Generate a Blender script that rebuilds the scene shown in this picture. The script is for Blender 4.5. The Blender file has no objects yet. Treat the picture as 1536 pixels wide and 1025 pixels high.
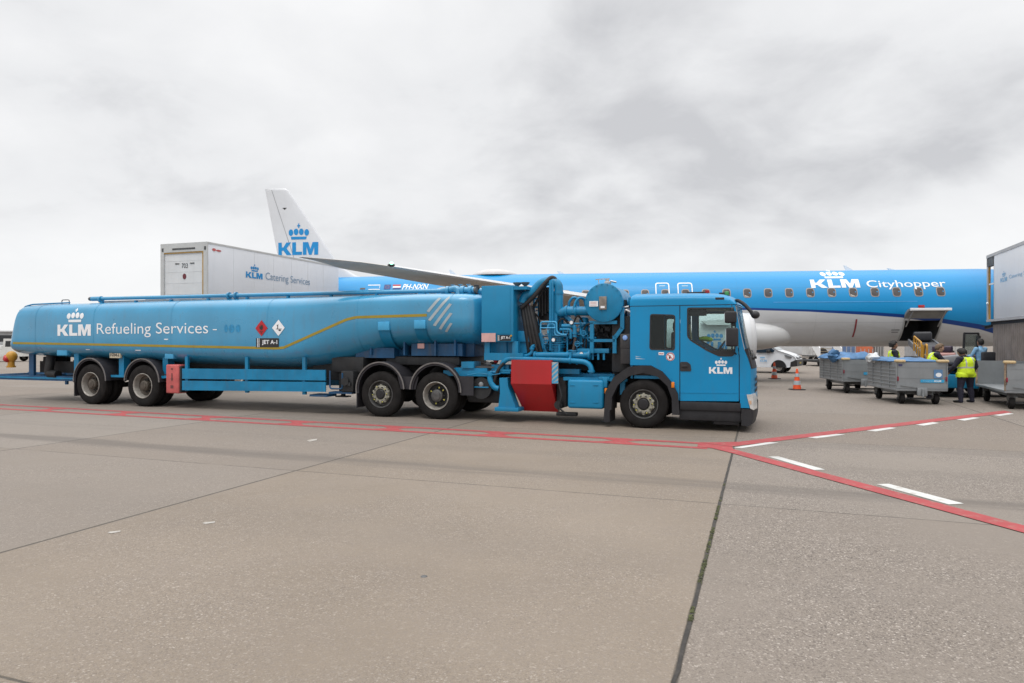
import bpy, bmesh, math, random
from mathutils import Vector, Matrix
random.seed(7)
R = math.radians
SC = bpy.context.scene
COL = SC.collection

# ------------------------------------------------------------------ camera
CAM_H, FPX, CX, CY = 1.75, 1024.0, 768.0, 512.5
cam_d = bpy.data.cameras.new('camera'); cam = bpy.data.objects.new('camera', cam_d); COL.objects.link(cam)
cam.location = (0, 0, CAM_H); cam.rotation_euler = (R(90), 0, 0)
cam_d.sensor_width = 36; cam_d.lens = 24.0; cam_d.clip_start = .1; cam_d.clip_end = 6000
SC.camera = cam
SC.view_settings.view_transform = 'Standard'; SC.view_settings.look = 'None'
SC.view_settings.exposure = .12; SC.view_settings.gamma = 1
SC.view_settings.use_curve_mapping = False
SC.render.engine = 'CYCLES'
SC.cycles.max_bounces = 8; SC.cycles.transparent_max_bounces = 12
SC.cycles.use_denoising = True

# ------------------------------------------------------------------ survey frames: metres along and across a thing
class Frame:
    """origin on the ground, x axis turned by ang; at() gives the local point of a survey sight in the plane y = y0"""
    def __init__(s, ox, oy, deg):
        s.o = Vector((ox, oy, 0)); s.a = R(deg); s.deg = deg
        s.U = Vector((math.cos(s.a), math.sin(s.a), 0)); s.V = Vector((-math.sin(s.a), math.cos(s.a), 0))
    def at(s, px, py, y0=0.0):
        d = Vector(((px-CX)/FPX, 1, (CY-py)/FPX)); p0 = s.o + s.V*y0
        t = p0.dot(s.V)/d.dot(s.V); P = d*t
        return ((P-s.o).dot(s.U), y0, CAM_H+P.z)
    def loc(s, X, Y, Z=0):
        P = Vector((X, Y, 0))-s.o
        return (P.dot(s.U), P.dot(s.V), Z)
    def world(s, u, v, w=0):
        P = s.o+s.U*u+s.V*v
        return (P.x, P.y, w)
def gp(px, py):
    Y = FPX*CAM_H/(py-CY); return ((px-CX)/FPX*Y, Y)
TR = Frame(2.6418, 13.7318, -20.011)          # the fuel truck: u forward, v to its far side
AC = Frame(5.1, 31.3, -6.95)                  # the aircraft
T = TR.at

# ------------------------------------------------------------------ mesh builder
class G:
    def __init__(s): s.v = []; s.f = []; s.m = []; s.mi = 0
    def add(s, vs, fs):
        n = len(s.v); s.v += [tuple(v) for v in vs]
        for f in fs: s.f.append(tuple(i+n for i in f)); s.m.append(s.mi)
        return s
    def addbm(s, bm):
        bm.verts.ensure_lookup_table(); bm.verts.index_update()
        s.add([v.co[:] for v in bm.verts], [[v.index for v in f.verts] for f in bm.faces]); bm.free(); return s
    def box(s, x0, x1, y0, y1, z0, z1, bev=0.0, seg=2, rot=None):
        bm = bmesh.new(); bmesh.ops.create_cube(bm, size=1)
        for v in bm.verts: v.co = Vector(((x0+x1)/2+v.co.x*(x1-x0), (y0+y1)/2+v.co.y*(y1-y0), (z0+z1)/2+v.co.z*(z1-z0)))
        if bev > 0: bmesh.ops.bevel(bm, geom=bm.edges[:], offset=bev, segments=seg, affect='EDGES', profile=.5)
        if rot is not None:
            c = Vector(((x0+x1)/2, (y0+y1)/2, (z0+z1)/2))
            for v in bm.verts: v.co = c+rot @ (v.co-c)
        return s.addbm(bm)
    def loft(s, rings, cap=True, closed=True, loop=False):
        n = len(rings[0]); vs = [p for r in rings for p in r]; fs = []
        m = len(rings)
        for i in range(m if loop else m-1):
            j2 = (i+1) % m
            for j in range(n if closed else n-1):
                k = (j+1) % n
                fs.append((i*n+j, i*n+k, j2*n+k, j2*n+j))
        if cap and not loop:
            fs.append(tuple(range(n-1, -1, -1))); fs.append(tuple((m-1)*n+j for j in range(n)))
        return s.add(vs, fs)
    def tube(s, pts, r, n=10, fil=0.0, cap=True, loop=False):
        P = [Vector(p) for p in pts]
        if fil > 0 and len(P) > 2:
            Q = [P[0]]
            for i in range(1, len(P)-1):
                a = P[i-1]-P[i]; b = P[i+1]-P[i]
                f = min(fil, a.length*.48, b.length*.48)
                A = P[i]+a.normalized()*f; B = P[i]+b.normalized()*f
                for k in range(6):
                    t = k/5; Q.append(A*(1-t)**2+P[i]*2*t*(1-t)+B*t*t)
            Q.append(P[-1]); P = Q
        rr = r if isinstance(r, (list, tuple)) else [r]*len(P)
        if len(rr) != len(P): rr = [rr[0]]*len(P)
        tg = []
        for i in range(len(P)):
            d = (P[min(i+1, len(P)-1)]-P[max(i-1, 0)])
            tg.append(d.normalized() if d.length > 1e-9 else Vector((0, 0, 1)))
        up = Vector((0, 0, 1)) if abs(tg[0].z) < .9 else Vector((1, 0, 0))
        x = tg[0].cross(up).normalized(); rings = []
        for i in range(len(P)):
            x = (x-tg[i]*x.dot(tg[i])).normalized(); y = tg[i].cross(x)
            rings.append([P[i]+(x*math.cos(2*math.pi*k/n)+y*math.sin(2*math.pi*k/n))*rr[i] for k in range(n)])
        return s.loft(rings, cap)
    def bar(s, p, q, w, h):
        """square bar from p to q, w wide, h high"""
        p, q = Vector(p), Vector(q); d = (q-p).normalized(); up = Vector((0, 0, 1)) if abs(d.z) < .95 else Vector((1, 0, 0))
        x = d.cross(up).normalized()*w/2; y = x.normalized().cross(d)*h/2
        return s.loft([[p+x+y, p-x+y, p-x-y, p+x-y], [q+x+y, q-x+y, q-x-y, q+x-y]])
    def cyl(s, p, q, r0, r1=None, n=24): return s.tube([p, q], [r0, r0 if r1 is None else r1], n)
    def lathe(s, prof, o, axis='y', n=36, sgn=1, cap=False):
        """profile of (radius, distance along axis)"""
        rings = []
        for r, d in prof:
            ring = []
            for k in range(n):
                c, e = math.cos(2*math.pi*k/n)*r, math.sin(2*math.pi*k/n)*r
                ring.append({'y': (o[0]+c, o[1]+d*sgn, o[2]+e), 'x': (o[0]+d*sgn, o[1]+c, o[2]+e), 'z': (o[0]+c, o[1]+e, o[2]+d*sgn)}[axis])
            rings.append(ring)
        return s.loft(rings, cap=cap)
    def prism(s, poly, d0, d1, axis='y', holes=()):
        """outline (a,b) pushed from d0 to d1; axis y: a=x b=z; x: a=y b=z; z: a=x b=y"""
        def P(a, b, d): return {'y': (a, d, b), 'x': (d, a, b), 'z': (a, b, d)}[axis]
        bm = bmesh.new(); es = []
        loops = [poly]+list(holes)
        for lp in loops:
            vs = [bm.verts.new(P(a, b, d0)) for a, b in lp]
            for i in range(len(vs)): es.append(bm.edges.new((vs[i], vs[(i+1) % len(vs)])))
        bmesh.ops.triangle_fill(bm, use_beauty=True, use_dissolve=False, edges=es)
        if d1 != d0:
            r = bmesh.ops.extrude_face_region(bm, geom=bm.faces[:])
            dv = Vector(P(0, 0, d1))-Vector(P(0, 0, d0))
            bmesh.ops.translate(bm, verts=[g for g in r['geom'] if isinstance(g, bmesh.types.BMVert)], vec=dv)
        return s.addbm(bm)
    def ball(s, c, rx, ry=None, rz=None, n=16, m=10):
        ry = rx if ry is None else ry; rz = rx if rz is None else rz
        bm = bmesh.new(); bmesh.ops.create_uvsphere(bm, u_segments=n, v_segments=m, radius=1)
        for v in bm.verts: v.co = Vector((c[0]+v.co.x*rx, c[1]+v.co.y*ry, c[2]+v.co.z*rz))
        return s.addbm(bm)
    def sheet(s, fn, A, B):
        n = len(B); vs = [fn(a, b) for a in A for b in B]; fs = []
        for i in range(len(A)-1):
            for j in range(n-1): fs.append((i*n+j, i*n+j+1, (i+1)*n+j+1, (i+1)*n+j))
        return s.add(vs, fs)
    def xf(s, M, i0=0):
        for i in range(i0, len(s.v)): s.v[i] = tuple(M @ Vector(s.v[i]))
        return s

def round_poly(p, r, n=5):
    out = []
    for i in range(len(p)):
        P = Vector(p[i]); a = Vector(p[i-1])-P; b = Vector(p[(i+1) % len(p)])-P
        f = min(r, a.length*.45, b.length*.45); A = P+a.normalized()*f; B = P+b.normalized()*f
        for k in range(n+1):
            t = k/n; q = A*(1-t)**2+P*2*t*(1-t)+B*t*t; out.append((q.x, q.y))
    return out
def lin(a, b, n): return [a+(b-a)*i/(n-1) for i in range(n)]
def interp(x, tab):
    if x <= tab[0][0]: return tab[0][1]
    for (a, b), (c, d) in zip(tab, tab[1:]):
        if x <= c: return b+(d-b)*(x-a)/(c-a)
    return tab[-1][1]

# ------------------------------------------------------------------ scene graph
OFF = {}
def thing(name, label, cat, frame=None, base=(0, 0), loc=None, rotz=0, group=None):
    o = bpy.data.objects.new(name, None); COL.objects.link(o); o.empty_display_size = .3
    if frame is not None:
        o.location = frame.world(base[0], base[1], 0); o.rotation_euler = (0, 0, frame.a)
        OFF[o.name] = Vector((base[0], base[1], 0))
    else:
        o.location = loc; o.rotation_euler = (0, 0, rotz); OFF[o.name] = Vector((0, 0, 0))
    o['label'] = label; o['category'] = cat
    if group: o['group'] = group
    return o
def root_of(o):
    while o.parent: o = o.parent
    return o
def part(name, g, mat, parent=None, smooth=38, label=None, recalc=True):
    me = bpy.data.meshes.new(name)
    off = OFF.get(root_of(parent).name, Vector((0, 0, 0))) if parent else Vector((0, 0, 0))
    me.from_pydata([tuple(Vector(v)-off) for v in g.v], [], g.f)
    if recalc:
        bm = bmesh.new(); bm.from_mesh(me); bmesh.ops.recalc_face_normals(bm, faces=bm.faces[:]); bm.to_mesh(me); bm.free()
    for m in (mat if isinstance(mat, (list, tuple)) else [mat]): me.materials.append(m)
    if isinstance(mat, (list, tuple)):
        for p, i in zip(me.polygons, g.m): p.material_index = i
    if smooth:
        me.shade_smooth(); me.set_sharp_from_angle(angle=R(smooth))
    o = bpy.data.objects.new(name, me); COL.objects.link(o)
    if parent: o.parent = parent
    if label: o['label'] = label
    return o
def struct(name, g, mat, smooth=0, kind='structure'):
    o = part(name, g, mat, None, smooth); o['kind'] = kind; return o
def solo(name, g, mat, label, cat, group=None, smooth=38):
    o = part(name, g, mat, None, smooth); o['label'] = label; o['category'] = cat
    if group: o['group'] = group
    return o
def copy_tree(o, parent=None):
    c = o.copy(); COL.objects.link(c)
    if parent: c.parent = parent
    for ch in list(o.children): copy_tree(ch, c)
    return c

# ------------------------------------------------------------------ materials
MATS = {}
def nt_of(name):
    m = bpy.data.materials.new(name); m.use_nodes = True; nt = m.node_tree
    b = nt.nodes['Principled BSDF']; return m, nt, b
def N(nt, typ, **kw):
    n = nt.nodes.new(typ)
    for k, v in kw.items():
        if k.startswith('i_'): n.inputs[k[2:]].default_value = v
        else: setattr(n, k, v)
    return n
def mixc(nt, fac, a, b, bt='MIX'):
    n = nt.nodes.new('ShaderNodeMix'); n.data_type = 'RGBA'; n.blend_type = bt
    for sock, val in ((n.inputs[0], fac), (n.inputs[6], a), (n.inputs[7], b)):
        if hasattr(val, 'links'): nt.links.new(val, sock)
        elif isinstance(val, (int, float)) and sock.name == 'Factor': sock.default_value = val
        else: sock.default_value = (*val[:3], 1)
    return n.outputs[2]
def mth(nt, op, a, b=None, c=None, clamp=False):
    n = nt.nodes.new('ShaderNodeMath'); n.operation = op; n.use_clamp = clamp
    for i, v in enumerate((a, b, c)):
        if v is None: continue
        if hasattr(v, 'links'): nt.links.new(v, n.inputs[i])
        else: n.inputs[i].default_value = v
    return n.outputs[0]
def sstep(nt, v, lo, hi):
    n = nt.nodes.new('ShaderNodeMapRange'); n.interpolation_type = 'SMOOTHSTEP'
    nt.links.new(v, n.inputs[0]); n.inputs[1].default_value = lo; n.inputs[2].default_value = hi; return n.outputs[0]
def noise(nt, vec, scale, detail=4, rough=.55, dist=0):
    n = N(nt, 'ShaderNodeTexNoise'); n.inputs['Scale'].default_value = scale; n.inputs['Detail'].default_value = detail
    n.inputs['Roughness'].default_value = rough; n.inputs['Distortion'].default_value = dist
    nt.links.new(vec, n.inputs['Vector']); return n.outputs[0]
def stretch(nt, vec, s):
    n = N(nt, 'ShaderNodeMapping'); n.inputs['Scale'].default_value = s; nt.links.new(vec, n.inputs[0]); return n.outputs[0]
def M(name, rgb, rough=.5, metal=0, coat=0, var=.12, scale=2.5, grime=0.0, grime_rgb=(.09, .075, .06), bump=0, bscale=60, streak=True, spec=.5):
    """painted / bare surface: slight uneven tone, uneven gloss and grime with a shape of its own"""
    if name in MATS: return MATS[name]
    m, nt, b = nt_of(name)
    co = N(nt, 'ShaderNodeTexCoord').outputs['Object']
    n1 = noise(nt, co, scale, 5)
    hi = tuple(min(1, c*(1+var)) for c in rgb); lo = tuple(c*(1-var) for c in rgb)
    col = mixc(nt, sstep(nt, n1, .3, .7), lo, hi)
    if grime > 0:
        v = stretch(nt, co, (3, 3, .5)) if streak else co
        g = mth(nt, 'MULTIPLY', sstep(nt, noise(nt, v, 2.2, 8, .65), .48, .78), grime)
        col = mixc(nt, g, col, grime_rgb)
    nt.links.new(col, b.inputs['Base Color'])
    rn = noise(nt, co, scale*3.1, 4)
    nt.links.new(mth(nt, 'MULTIPLY_ADD', rn, .22, rough-.11, clamp=True), b.inputs['Roughness'])
    b.inputs['Metallic'].default_value = metal; b.inputs['Coat Weight'].default_value = coat; b.inputs['Coat Roughness'].default_value = .08
    b.inputs['Specular IOR Level'].default_value = spec
    if bump:
        bn = N(nt, 'ShaderNodeBump'); bn.inputs['Strength'].default_value = bump; bn.inputs['Distance'].default_value = .01
        nt.links.new(noise(nt, co, bscale, 3), bn.inputs['Height']); nt.links.new(bn.outputs[0], b.inputs['Normal'])
    MATS[name] = m; return m
def glass(name, tint=(.75, .85, .85), refl=1.0):
    m, nt, b = nt_of(name); nt.nodes.remove(b); out = nt.nodes['Material Output']
    t = N(nt, 'ShaderNodeBsdfTransparent'); t.inputs[0].default_value = (*tint, 1)
    g = N(nt, 'ShaderNodeBsdfGlossy'); g.inputs['Roughness'].default_value = .03
    fr = N(nt, 'ShaderNodeFresnel'); fr.inputs[0].default_value = 1.5
    mx = N(nt, 'ShaderNodeMixShader')
    nt.links.new(mth(nt, 'MULTIPLY', fr.outputs[0], refl, clamp=True), mx.inputs[0]); nt.links.new(t.outputs[0], mx.inputs[1]); nt.links.new(g.outputs[0], mx.inputs[2])
    nt.links.new(mx.outputs[0], out.inputs[0]); MATS[name] = m; return m

BLUE = M('tractor_blue', (.0005, .225, .465), .36, coat=.14, var=.06, scale=.8, grime=.14, spec=.3, bump=.12, bscale=2.2)
BLUE_TANK = M('tank_blue', (.028, .262, .465), .30, coat=.85, var=.09, scale=.8, grime=.45, bump=.35, bscale=1.6, grime_rgb=(.07, .17, .26))
BLUE_EQ = M('equipment_blue', (.004, .19, .37), .45, coat=.1, var=.12, scale=3, grime=.35, spec=.35)
BLUE_CAB = M('cabinet_blue', (.006, .205, .395), .45, coat=.1, var=.06, scale=1.5, grime=.18, spec=.35)
BLUE_DK = M('frame_blue', (.006, .07, .17), .55, var=.2, scale=3, grime=.5)
BLUE_PAD = M('pad_blue', (.05, .33, .58), .45, var=.08, scale=4, grime=.15)
WHITE = M('white_paint', (.80, .81, .82), .4, coat=.3, var=.03, scale=1.2, grime=.06)
LETTER = M('white_lettering', (.80, .82, .84), .5, var=.03, scale=5)
PANEL = M('white_panel', (.66, .67, .70), .5, var=.03, scale=.7, grime=.10, grime_rgb=(.3, .3, .3))
DOORW = M('roller_door_white', (.66, .655, .65), .5, var=.04, scale=2, grime=.15, grime_rgb=(.35, .33, .3))
ALU = M('aluminium', (.48, .48, .48), .42, metal=.7, var=.15, scale=4, grime=.2)
STEEL = M('galvanised_steel', (.25, .265, .275), .5, metal=.35, var=.07, scale=2.5, grime=.18, grime_rgb=(.14, .135, .13))
STEEL_DK = M('dark_steel', (.10, .10, .10), .6, metal=.4, var=.3, scale=8, grime=.4)
RUBBER = M('tyre_rubber', (.014, .0128, .0125), .82, var=.25, scale=5, grime=.5, grime_rgb=(.036, .031, .028), bump=.3, bscale=90, spec=.2)
HOSE = M('black_hose', (.012, .012, .013), .6, var=.3, scale=8, grime=.3)
BLACK = M('black_plastic', (.018, .018, .02), .55, var=.2, scale=6, grime=.25)
GREYP = M('dark_grey_plastic', (.022, .022, .025), .58, var=.15, scale=4, grime=.3, grime_rgb=(.06, .056, .052), spec=.35)
FENDER = M('mudguard_grey', (.028, .027, .032), .55, var=.15, scale=4, grime=.35, grime_rgb=(.05, .046, .043), spec=.35)
FEDGE = M('mudguard_edge', (.15, .14, .135), .5, var=.15, scale=8)
CHASSIS = M('chassis_black', (.016, .017, .019), .65, var=.3, scale=5, grime=.5, grime_rgb=(.04, .036, .03))
RED = M('signal_red', (.40, .010, .013), .45, coat=.15, var=.07, scale=2, grime=.12)
REDFADE = M('faded_red', (.50, .105, .10), .6, var=.12, scale=6, grime=.2)
YELLOW = M('stripe_yellow', (.32, .235, .018), .5, var=.06, scale=3, grime=.15)
YEL_EQ = M('loader_yellow', (.50, .25, .02), .5, var=.1, scale=4, grime=.2)
ORANGE = M('marker_orange', (.70, .20, .01), .3, var=.05, scale=10)
CONE = M('cone_orange', (.78, .09, .02), .5, var=.06, scale=6, grime=.15)
PINKW = M('faded_pink_plate', (.60, .36, .34), .6, var=.07, scale=8, grime=.1)
REFLECT = M('reflective_grey', (.36, .42, .45), .4, var=.06, scale=6)
RIM = M('rim_steel', (.34, .32, .29), .5, metal=.35, var=.2, scale=9, grime=.4)
DISC = M('wheel_disc_brown', (.085, .072, .058), .65, metal=.2, var=.3, scale=12, grime=.4)
HUBY = M('hub_grey', (.30, .29, .24), .55, metal=.3, var=.25, scale=14, grime=.35)
NUTS = M('yellow_nut_marker', (.55, .50, .10), .5, var=.15, scale=20)
LAMP = M('headlight_glass', (.62, .63, .62), .15, metal=.3, var=.15, scale=12)
LOGO = M('logo_blue', (.0, .225, .53), .45, var=.04, scale=3)
LOGO_PALE = M('logo_pale_blue', (.24, .46, .68), .5, var=.04, scale=3)
CARDK = M('dark_trim', (.012, .012, .014), .5, var=.1, scale=5)
SEAT = M('cab_interior_grey', (.035, .035, .04), .8, var=.2, scale=8)
TARP = M('blue_tarpaulin', (.05, .15, .31), .55, var=.25, scale=5, grime=.25)
TAN = M('tan_wood_pad', (.55, .41, .22), .6, var=.1, scale=9, grime=.2)
RUST = M('rusty_steel', (.30, .22, .15), .7, metal=.2, var=.45, scale=9, grime=.7, grime_rgb=(.16, .07, .03))
GLASS = glass('clear_glass', (.80, .87, .86), .6)
GLASSD = glass('tinted_glass', (.70, .78, .77), .6)
GLASS_VAN = M('dark_window_glass', (.015, .017, .02), .12, var=.1, scale=3)

# ------------------------------------------------------------------ lettering (paint films)
def text_bm(s, bold=0.0, shear=0.0):
    cu = bpy.data.curves.new('t', 'FONT'); cu.body = s; cu.size = 1; cu.offset = bold; cu.shear = shear; cu.resolution_u = 4
    o = bpy.data.objects.new('t', cu); COL.objects.link(o)
    me = bpy.data.meshes.new_from_object(o.evaluated_get(bpy.context.evaluated_depsgraph_get()))
    bpy.data.objects.remove(o); bpy.data.curves.remove(cu)
    bm = bmesh.new(); bm.from_mesh(me); bpy.data.meshes.remove(me)
    bmesh.ops.remove_doubles(bm, verts=bm.verts[:], dist=1e-5); return bm
def fit(bm, x0, x1, y0, y1):
    xs = [v.co.x for v in bm.verts]; ys = [v.co.y for v in bm.verts]
    a, b, c, d = min(xs), max(xs), min(ys), max(ys)
    for v in bm.verts: v.co = Vector((x0+(v.co.x-a)/(b-a)*(x1-x0), y0+(v.co.y-c)/(d-c)*(y1-y0), 0))
    return bm
def poly_bm(polys):
    bm = bmesh.new()
    for p in polys:
        es = []; vs = [bm.verts.new((x, y, 0)) for x, y in p]
        for i in range(len(vs)): es.append(bm.edges.new((vs[i], vs[(i+1) % len(vs)])))
        bmesh.ops.triangle_fill(bm, use_beauty=True, edges=es)
    return bm
def film(g, bm, fn, cut=None):
    """lay flat lettering on a surface: fn(x, y) -> local point; cut = spacing of extra edges so that it follows a curve"""
    if cut:
        for ax in ((1, 0, 0), (0, 1, 0)):
            k = 0 if ax[0] else 1
            lo = min(v.co[k] for v in bm.verts); hi = max(v.co[k] for v in bm.verts); c = lo+cut
            while c < hi-1e-6:
                p = [0, 0, 0]; p[k] = c
                bmesh.ops.bisect_plane(bm, geom=bm.verts[:]+bm.edges[:]+bm.faces[:], plane_co=p, plane_no=ax); c += cut
    for v in bm.verts: v.co = Vector(fn(v.co.x, v.co.y))
    return g.addbm(bm)
def oval(cx, cy, rx, ry, n=18): return [(cx+rx*math.cos(2*math.pi*k/n), cy+ry*math.sin(2*math.pi*k/n)) for k in range(n)]
def klm(x0, x1, y0, y1, crown=True, letters=True, cw=.56, gap=.22):
    """the three block letters in x0..x1, y0..y1, the crown of four ovals, bar and cross above"""
    W = x1-x0; H = y1-y0; P = []
    if letters:
        K = [[(0, 0), (.30, 0), (.30, .36), (.46, .36+.0), (.72, 0), (1.14, 0), (.72, .53), (1.10, 1), (.70, 1), (.44, .62), (.30, .62), (.30, 1), (0, 1)]]
        L = [[(1.20, 0), (2.02, 0), (2.02, .25), (1.52, .25), (1.52, 1), (1.20, 1)]]
        MM = [[(2.10, 0), (2.40, 0), (2.40, .62), (2.60, 0), (2.82, 0), (3.04, .62), (3.04, 0), (3.36, 0), (3.36, 1), (2.90, 1), (2.72, .45), (2.54, 1), (2.10, 1)]]
        P += [[(x0+x/3.36*W, y0+y*H) for x, y in p] for p in K+L+MM]
    if crown:
        cx = x0+.52*W; w = cw*W; b = y1+gap*H; h = H
        P.append([(cx-w*.37, b), (cx+w*.37, b), (cx+w*.39, b+.22*h), (cx-w*.39, b+.22*h)])
        for k, (dx, dy) in enumerate(((-.39, .55), (-.13, .60), (.13, .60), (.39, .55))):
            P.append(oval(cx+dx*w, b+dy*h, .115*w, .26*h))
        c = b+1.08*h; e = .07*w
        P.append([(cx-e*.35, c-.18*h), (cx+e*.35, c-.18*h), (cx+e*.35, c-.05*h), (cx+e, c-.05*h), (cx+e, c+.06*h), (cx+e*.35, c+.06*h), (cx+e*.35, c+.18*h), (cx-e*.35, c+.18*h), (cx-e*.35, c+.06*h), (cx-e, c+.06*h), (cx-e, c-.05*h), (cx-e*.35, c-.05*h)])
    return poly_bm(P)
# ================================================================== SKY AND LIGHT
SUN_EL, SUN_AZ = 62, 200
W = bpy.data.worlds.new('World'); SC.world = W; W.use_nodes = True
nt = W.node_tree; bg = nt.nodes['Background']; bg.inputs[1].default_value = .1
sky = N(nt, 'ShaderNodeTexSky', sky_type='NISHITA', sun_disc=False); sky.sun_elevation = R(SUN_EL); sky.sun_rotation = R(SUN_AZ)
d = N(nt, 'ShaderNodeTexCoord').outputs['Generated']
sx = N(nt, 'ShaderNodeSeparateXYZ'); nt.links.new(d, sx.inputs[0])
SK_DEN, SK_SEED = .40, 13.5
den = mth(nt, 'ADD', mth(nt, 'MAXIMUM', sx.outputs[2], 0), SK_DEN)
cb = N(nt, 'ShaderNodeCombineXYZ')
nt.links.new(mth(nt, 'DIVIDE', sx.outputs[0], den), cb.inputs[0]); nt.links.new(mth(nt, 'DIVIDE', sx.outputs[1], den), cb.inputs[1])
cb.inputs[2].default_value = SK_SEED
c0 = noise(nt, cb.outputs[0], .62, 3, .45, .3)                      # broad banks
c1 = noise(nt, stretch(nt, cb.outputs[0], (1, 1, 1)), 1.7, 9, .50, .25)   # cloud bodies
c2 = noise(nt, stretch(nt, cb.outputs[0], (1, 1.1, 1)), 4.6, 8, .55, .3)  # torn edges
cc = mth(nt, 'ADD', mth(nt, 'ADD', mth(nt, 'MULTIPLY', c0, .45), mth(nt, 'MULTIPLY', c1, .38)), mth(nt, 'MULTIPLY', c2, .17))
rp = N(nt, 'ShaderNodeValToRGB'); nt.links.new(cc, rp.inputs[0])
el = rp.color_ramp.elements; el[0].position = .39; el[0].color = (.575, .58, .60, 1); el[1].position = .60; el[1].color = (.92, .92, .925, 1)
e = el.new(.47); e.color = (.79, .795, .807, 1)
lowhaze = sstep(nt, sx.outputs[2], .24, .0)
col = mixc(nt, mth(nt, 'MULTIPLY', lowhaze, .78), rp.outputs[0], (.90, .905, .912))
zen = mth(nt, 'MULTIPLY_ADD', sstep(nt, sx.outputs[2], .46, .92), 1.7, 1.0)   # an overcast sky is brightest overhead
col = mixc(nt, 1.0, col, zen, 'MULTIPLY')
col = mixc(nt, 1.0, col, (10, 10, 10), 'MULTIPLY')
col = mixc(nt, .965, sky.outputs[0], col)
nt.links.new(col, bg.inputs[0])
sd = bpy.data.lights.new('sun', 'SUN'); sd.energy = .7; sd.angle = R(25); sd.color = (1, .97, .92)
so = bpy.data.objects.new('sun', sd); COL.objects.link(so)
so.rotation_euler = (R(90-SUN_EL), 0, R(180-SUN_AZ)); so.location = (0, 0, 40)

# ================================================================== APRON
m, nt, b = nt_of('concrete_apron')
pos = N(nt, 'ShaderNodeNewGeometry').outputs['Position']
mp = N(nt, 'ShaderNodeMapping', vector_type='TEXTURE'); mp.inputs['Location'].default_value = (*TR.world(1.8, -6.12)[:2], 0); mp.inputs['Rotation'].default_value = (0, 0, TR.a)
nt.links.new(pos, mp.inputs[0]); uv = mp.outputs[0]
s3 = N(nt, 'ShaderNodeSeparateXYZ'); nt.links.new(uv, s3.inputs[0]); U_, V_ = s3.outputs[0], s3.outputs[1]
SL, SW = 5.5, 5.25
su = mth(nt, 'DIVIDE', U_, SL); sv = mth(nt, 'DIVIDE', V_, SW)
cell = N(nt, 'ShaderNodeCombineXYZ'); nt.links.new(mth(nt, 'FLOOR', su), cell.inputs[0]); nt.links.new(mth(nt, 'FLOOR', sv), cell.inputs[1])
wn = N(nt, 'ShaderNodeTexWhiteNoise', noise_dimensions='2D'); nt.links.new(cell.outputs[0], wn.inputs['Vector'])
n_big = noise(nt, pos, .22, 6, .6); n_mid = noise(nt, pos, 1.6, 8, .65); n_fine = noise(nt, pos, 38, 6, .75)
base = mixc(nt, sstep(nt, n_big, .3, .7), (.205, .170, .132), (.258, .217, .172))
base = mixc(nt, mth(nt, 'MULTIPLY', sstep(nt, n_mid, .40, .72), .28), base, (.215, .182, .152))
colm = mth(nt, 'LESS_THAN', mth(nt, 'ABSOLUTE', mth(nt, 'ADD', su, .5)), .5)   # the tan slab column in front of the truck
greyer = mth(nt, 'SUBTRACT', 1, colm); rough_col = mth(nt, 'GREATER_THAN', su, 0)
base = mixc(nt, mth(nt, 'MULTIPLY', greyer, .55), base, (.195, .173, .153))
slab = N(nt, 'ShaderNodeMapRange'); nt.links.new(wn.outputs[0], slab.inputs[0]); slab.inputs[3].default_value = .86; slab.inputs[4].default_value = 1.08
base = mixc(nt, 1.0, base, slab.outputs[0], 'MULTIPLY')
tint = mixc(nt, mth(nt, 'MULTIPLY', wn.outputs[0], .8), (1.03, .985, .95), (.975, 1.0, 1.035))
base = mixc(nt, 1.0, base, tint, 'MULTIPLY')
# exposed aggregate: pebbles of 8 to 20 mm, some pale, some dark
def pebbles(scale, seed):
    v = N(nt, 'ShaderNodeTexVoronoi'); v.inputs['Scale'].default_value = scale; v.inputs['Randomness'].default_value = 1
    nt.links.new(stretch(nt, pos, (1, 1, 1)), v.inputs['Vector']); return v
v1 = pebbles(88, 0); v2 = pebbles(190, 1)
for v, lo_, amt in ((v2, .0, .60), (v1, .0, .78)):
    g_ = N(nt, 'ShaderNodeSeparateColor'); nt.links.new(v.outputs['Color'], g_.inputs[0])
    pale = mth(nt, 'MULTIPLY', sstep(nt, g_.outputs[0], .90, .975), amt); dark = mth(nt, 'MULTIPLY', sstep(nt, g_.outputs[1], .70, .92), amt*1.25)
    wear = mth(nt, 'MULTIPLY', sstep(nt, noise(nt, pos, .55, 5), .25, .70), mth(nt, 'MULTIPLY_ADD', rough_col, .40, .60))
    if v is v1: dark = mth(nt, 'MULTIPLY', dark, mth(nt, 'MULTIPLY_ADD', rough_col, .30, .65))
    base = mixc(nt, mth(nt, 'MULTIPLY', pale, wear), base, (.50, .45, .40)); base = mixc(nt, mth(nt, 'MULTIPLY', dark, wear), base, (.085, .07, .06))
base = mixc(nt, mth(nt, 'MULTIPLY', sstep(nt, n_fine, .45, .7), .55), base, (.20, .17, .15))
n_gr = noise(nt, pos, 14, 6, .8)
base = mixc(nt, mth(nt, 'MULTIPLY', sstep(nt, n_gr, .50, .66), .30), base, (.21, .18, .155)); base = mixc(nt, mth(nt, 'MULTIPLY', sstep(nt, n_gr, .46, .34), .22), base, (.38, .34, .295))
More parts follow.
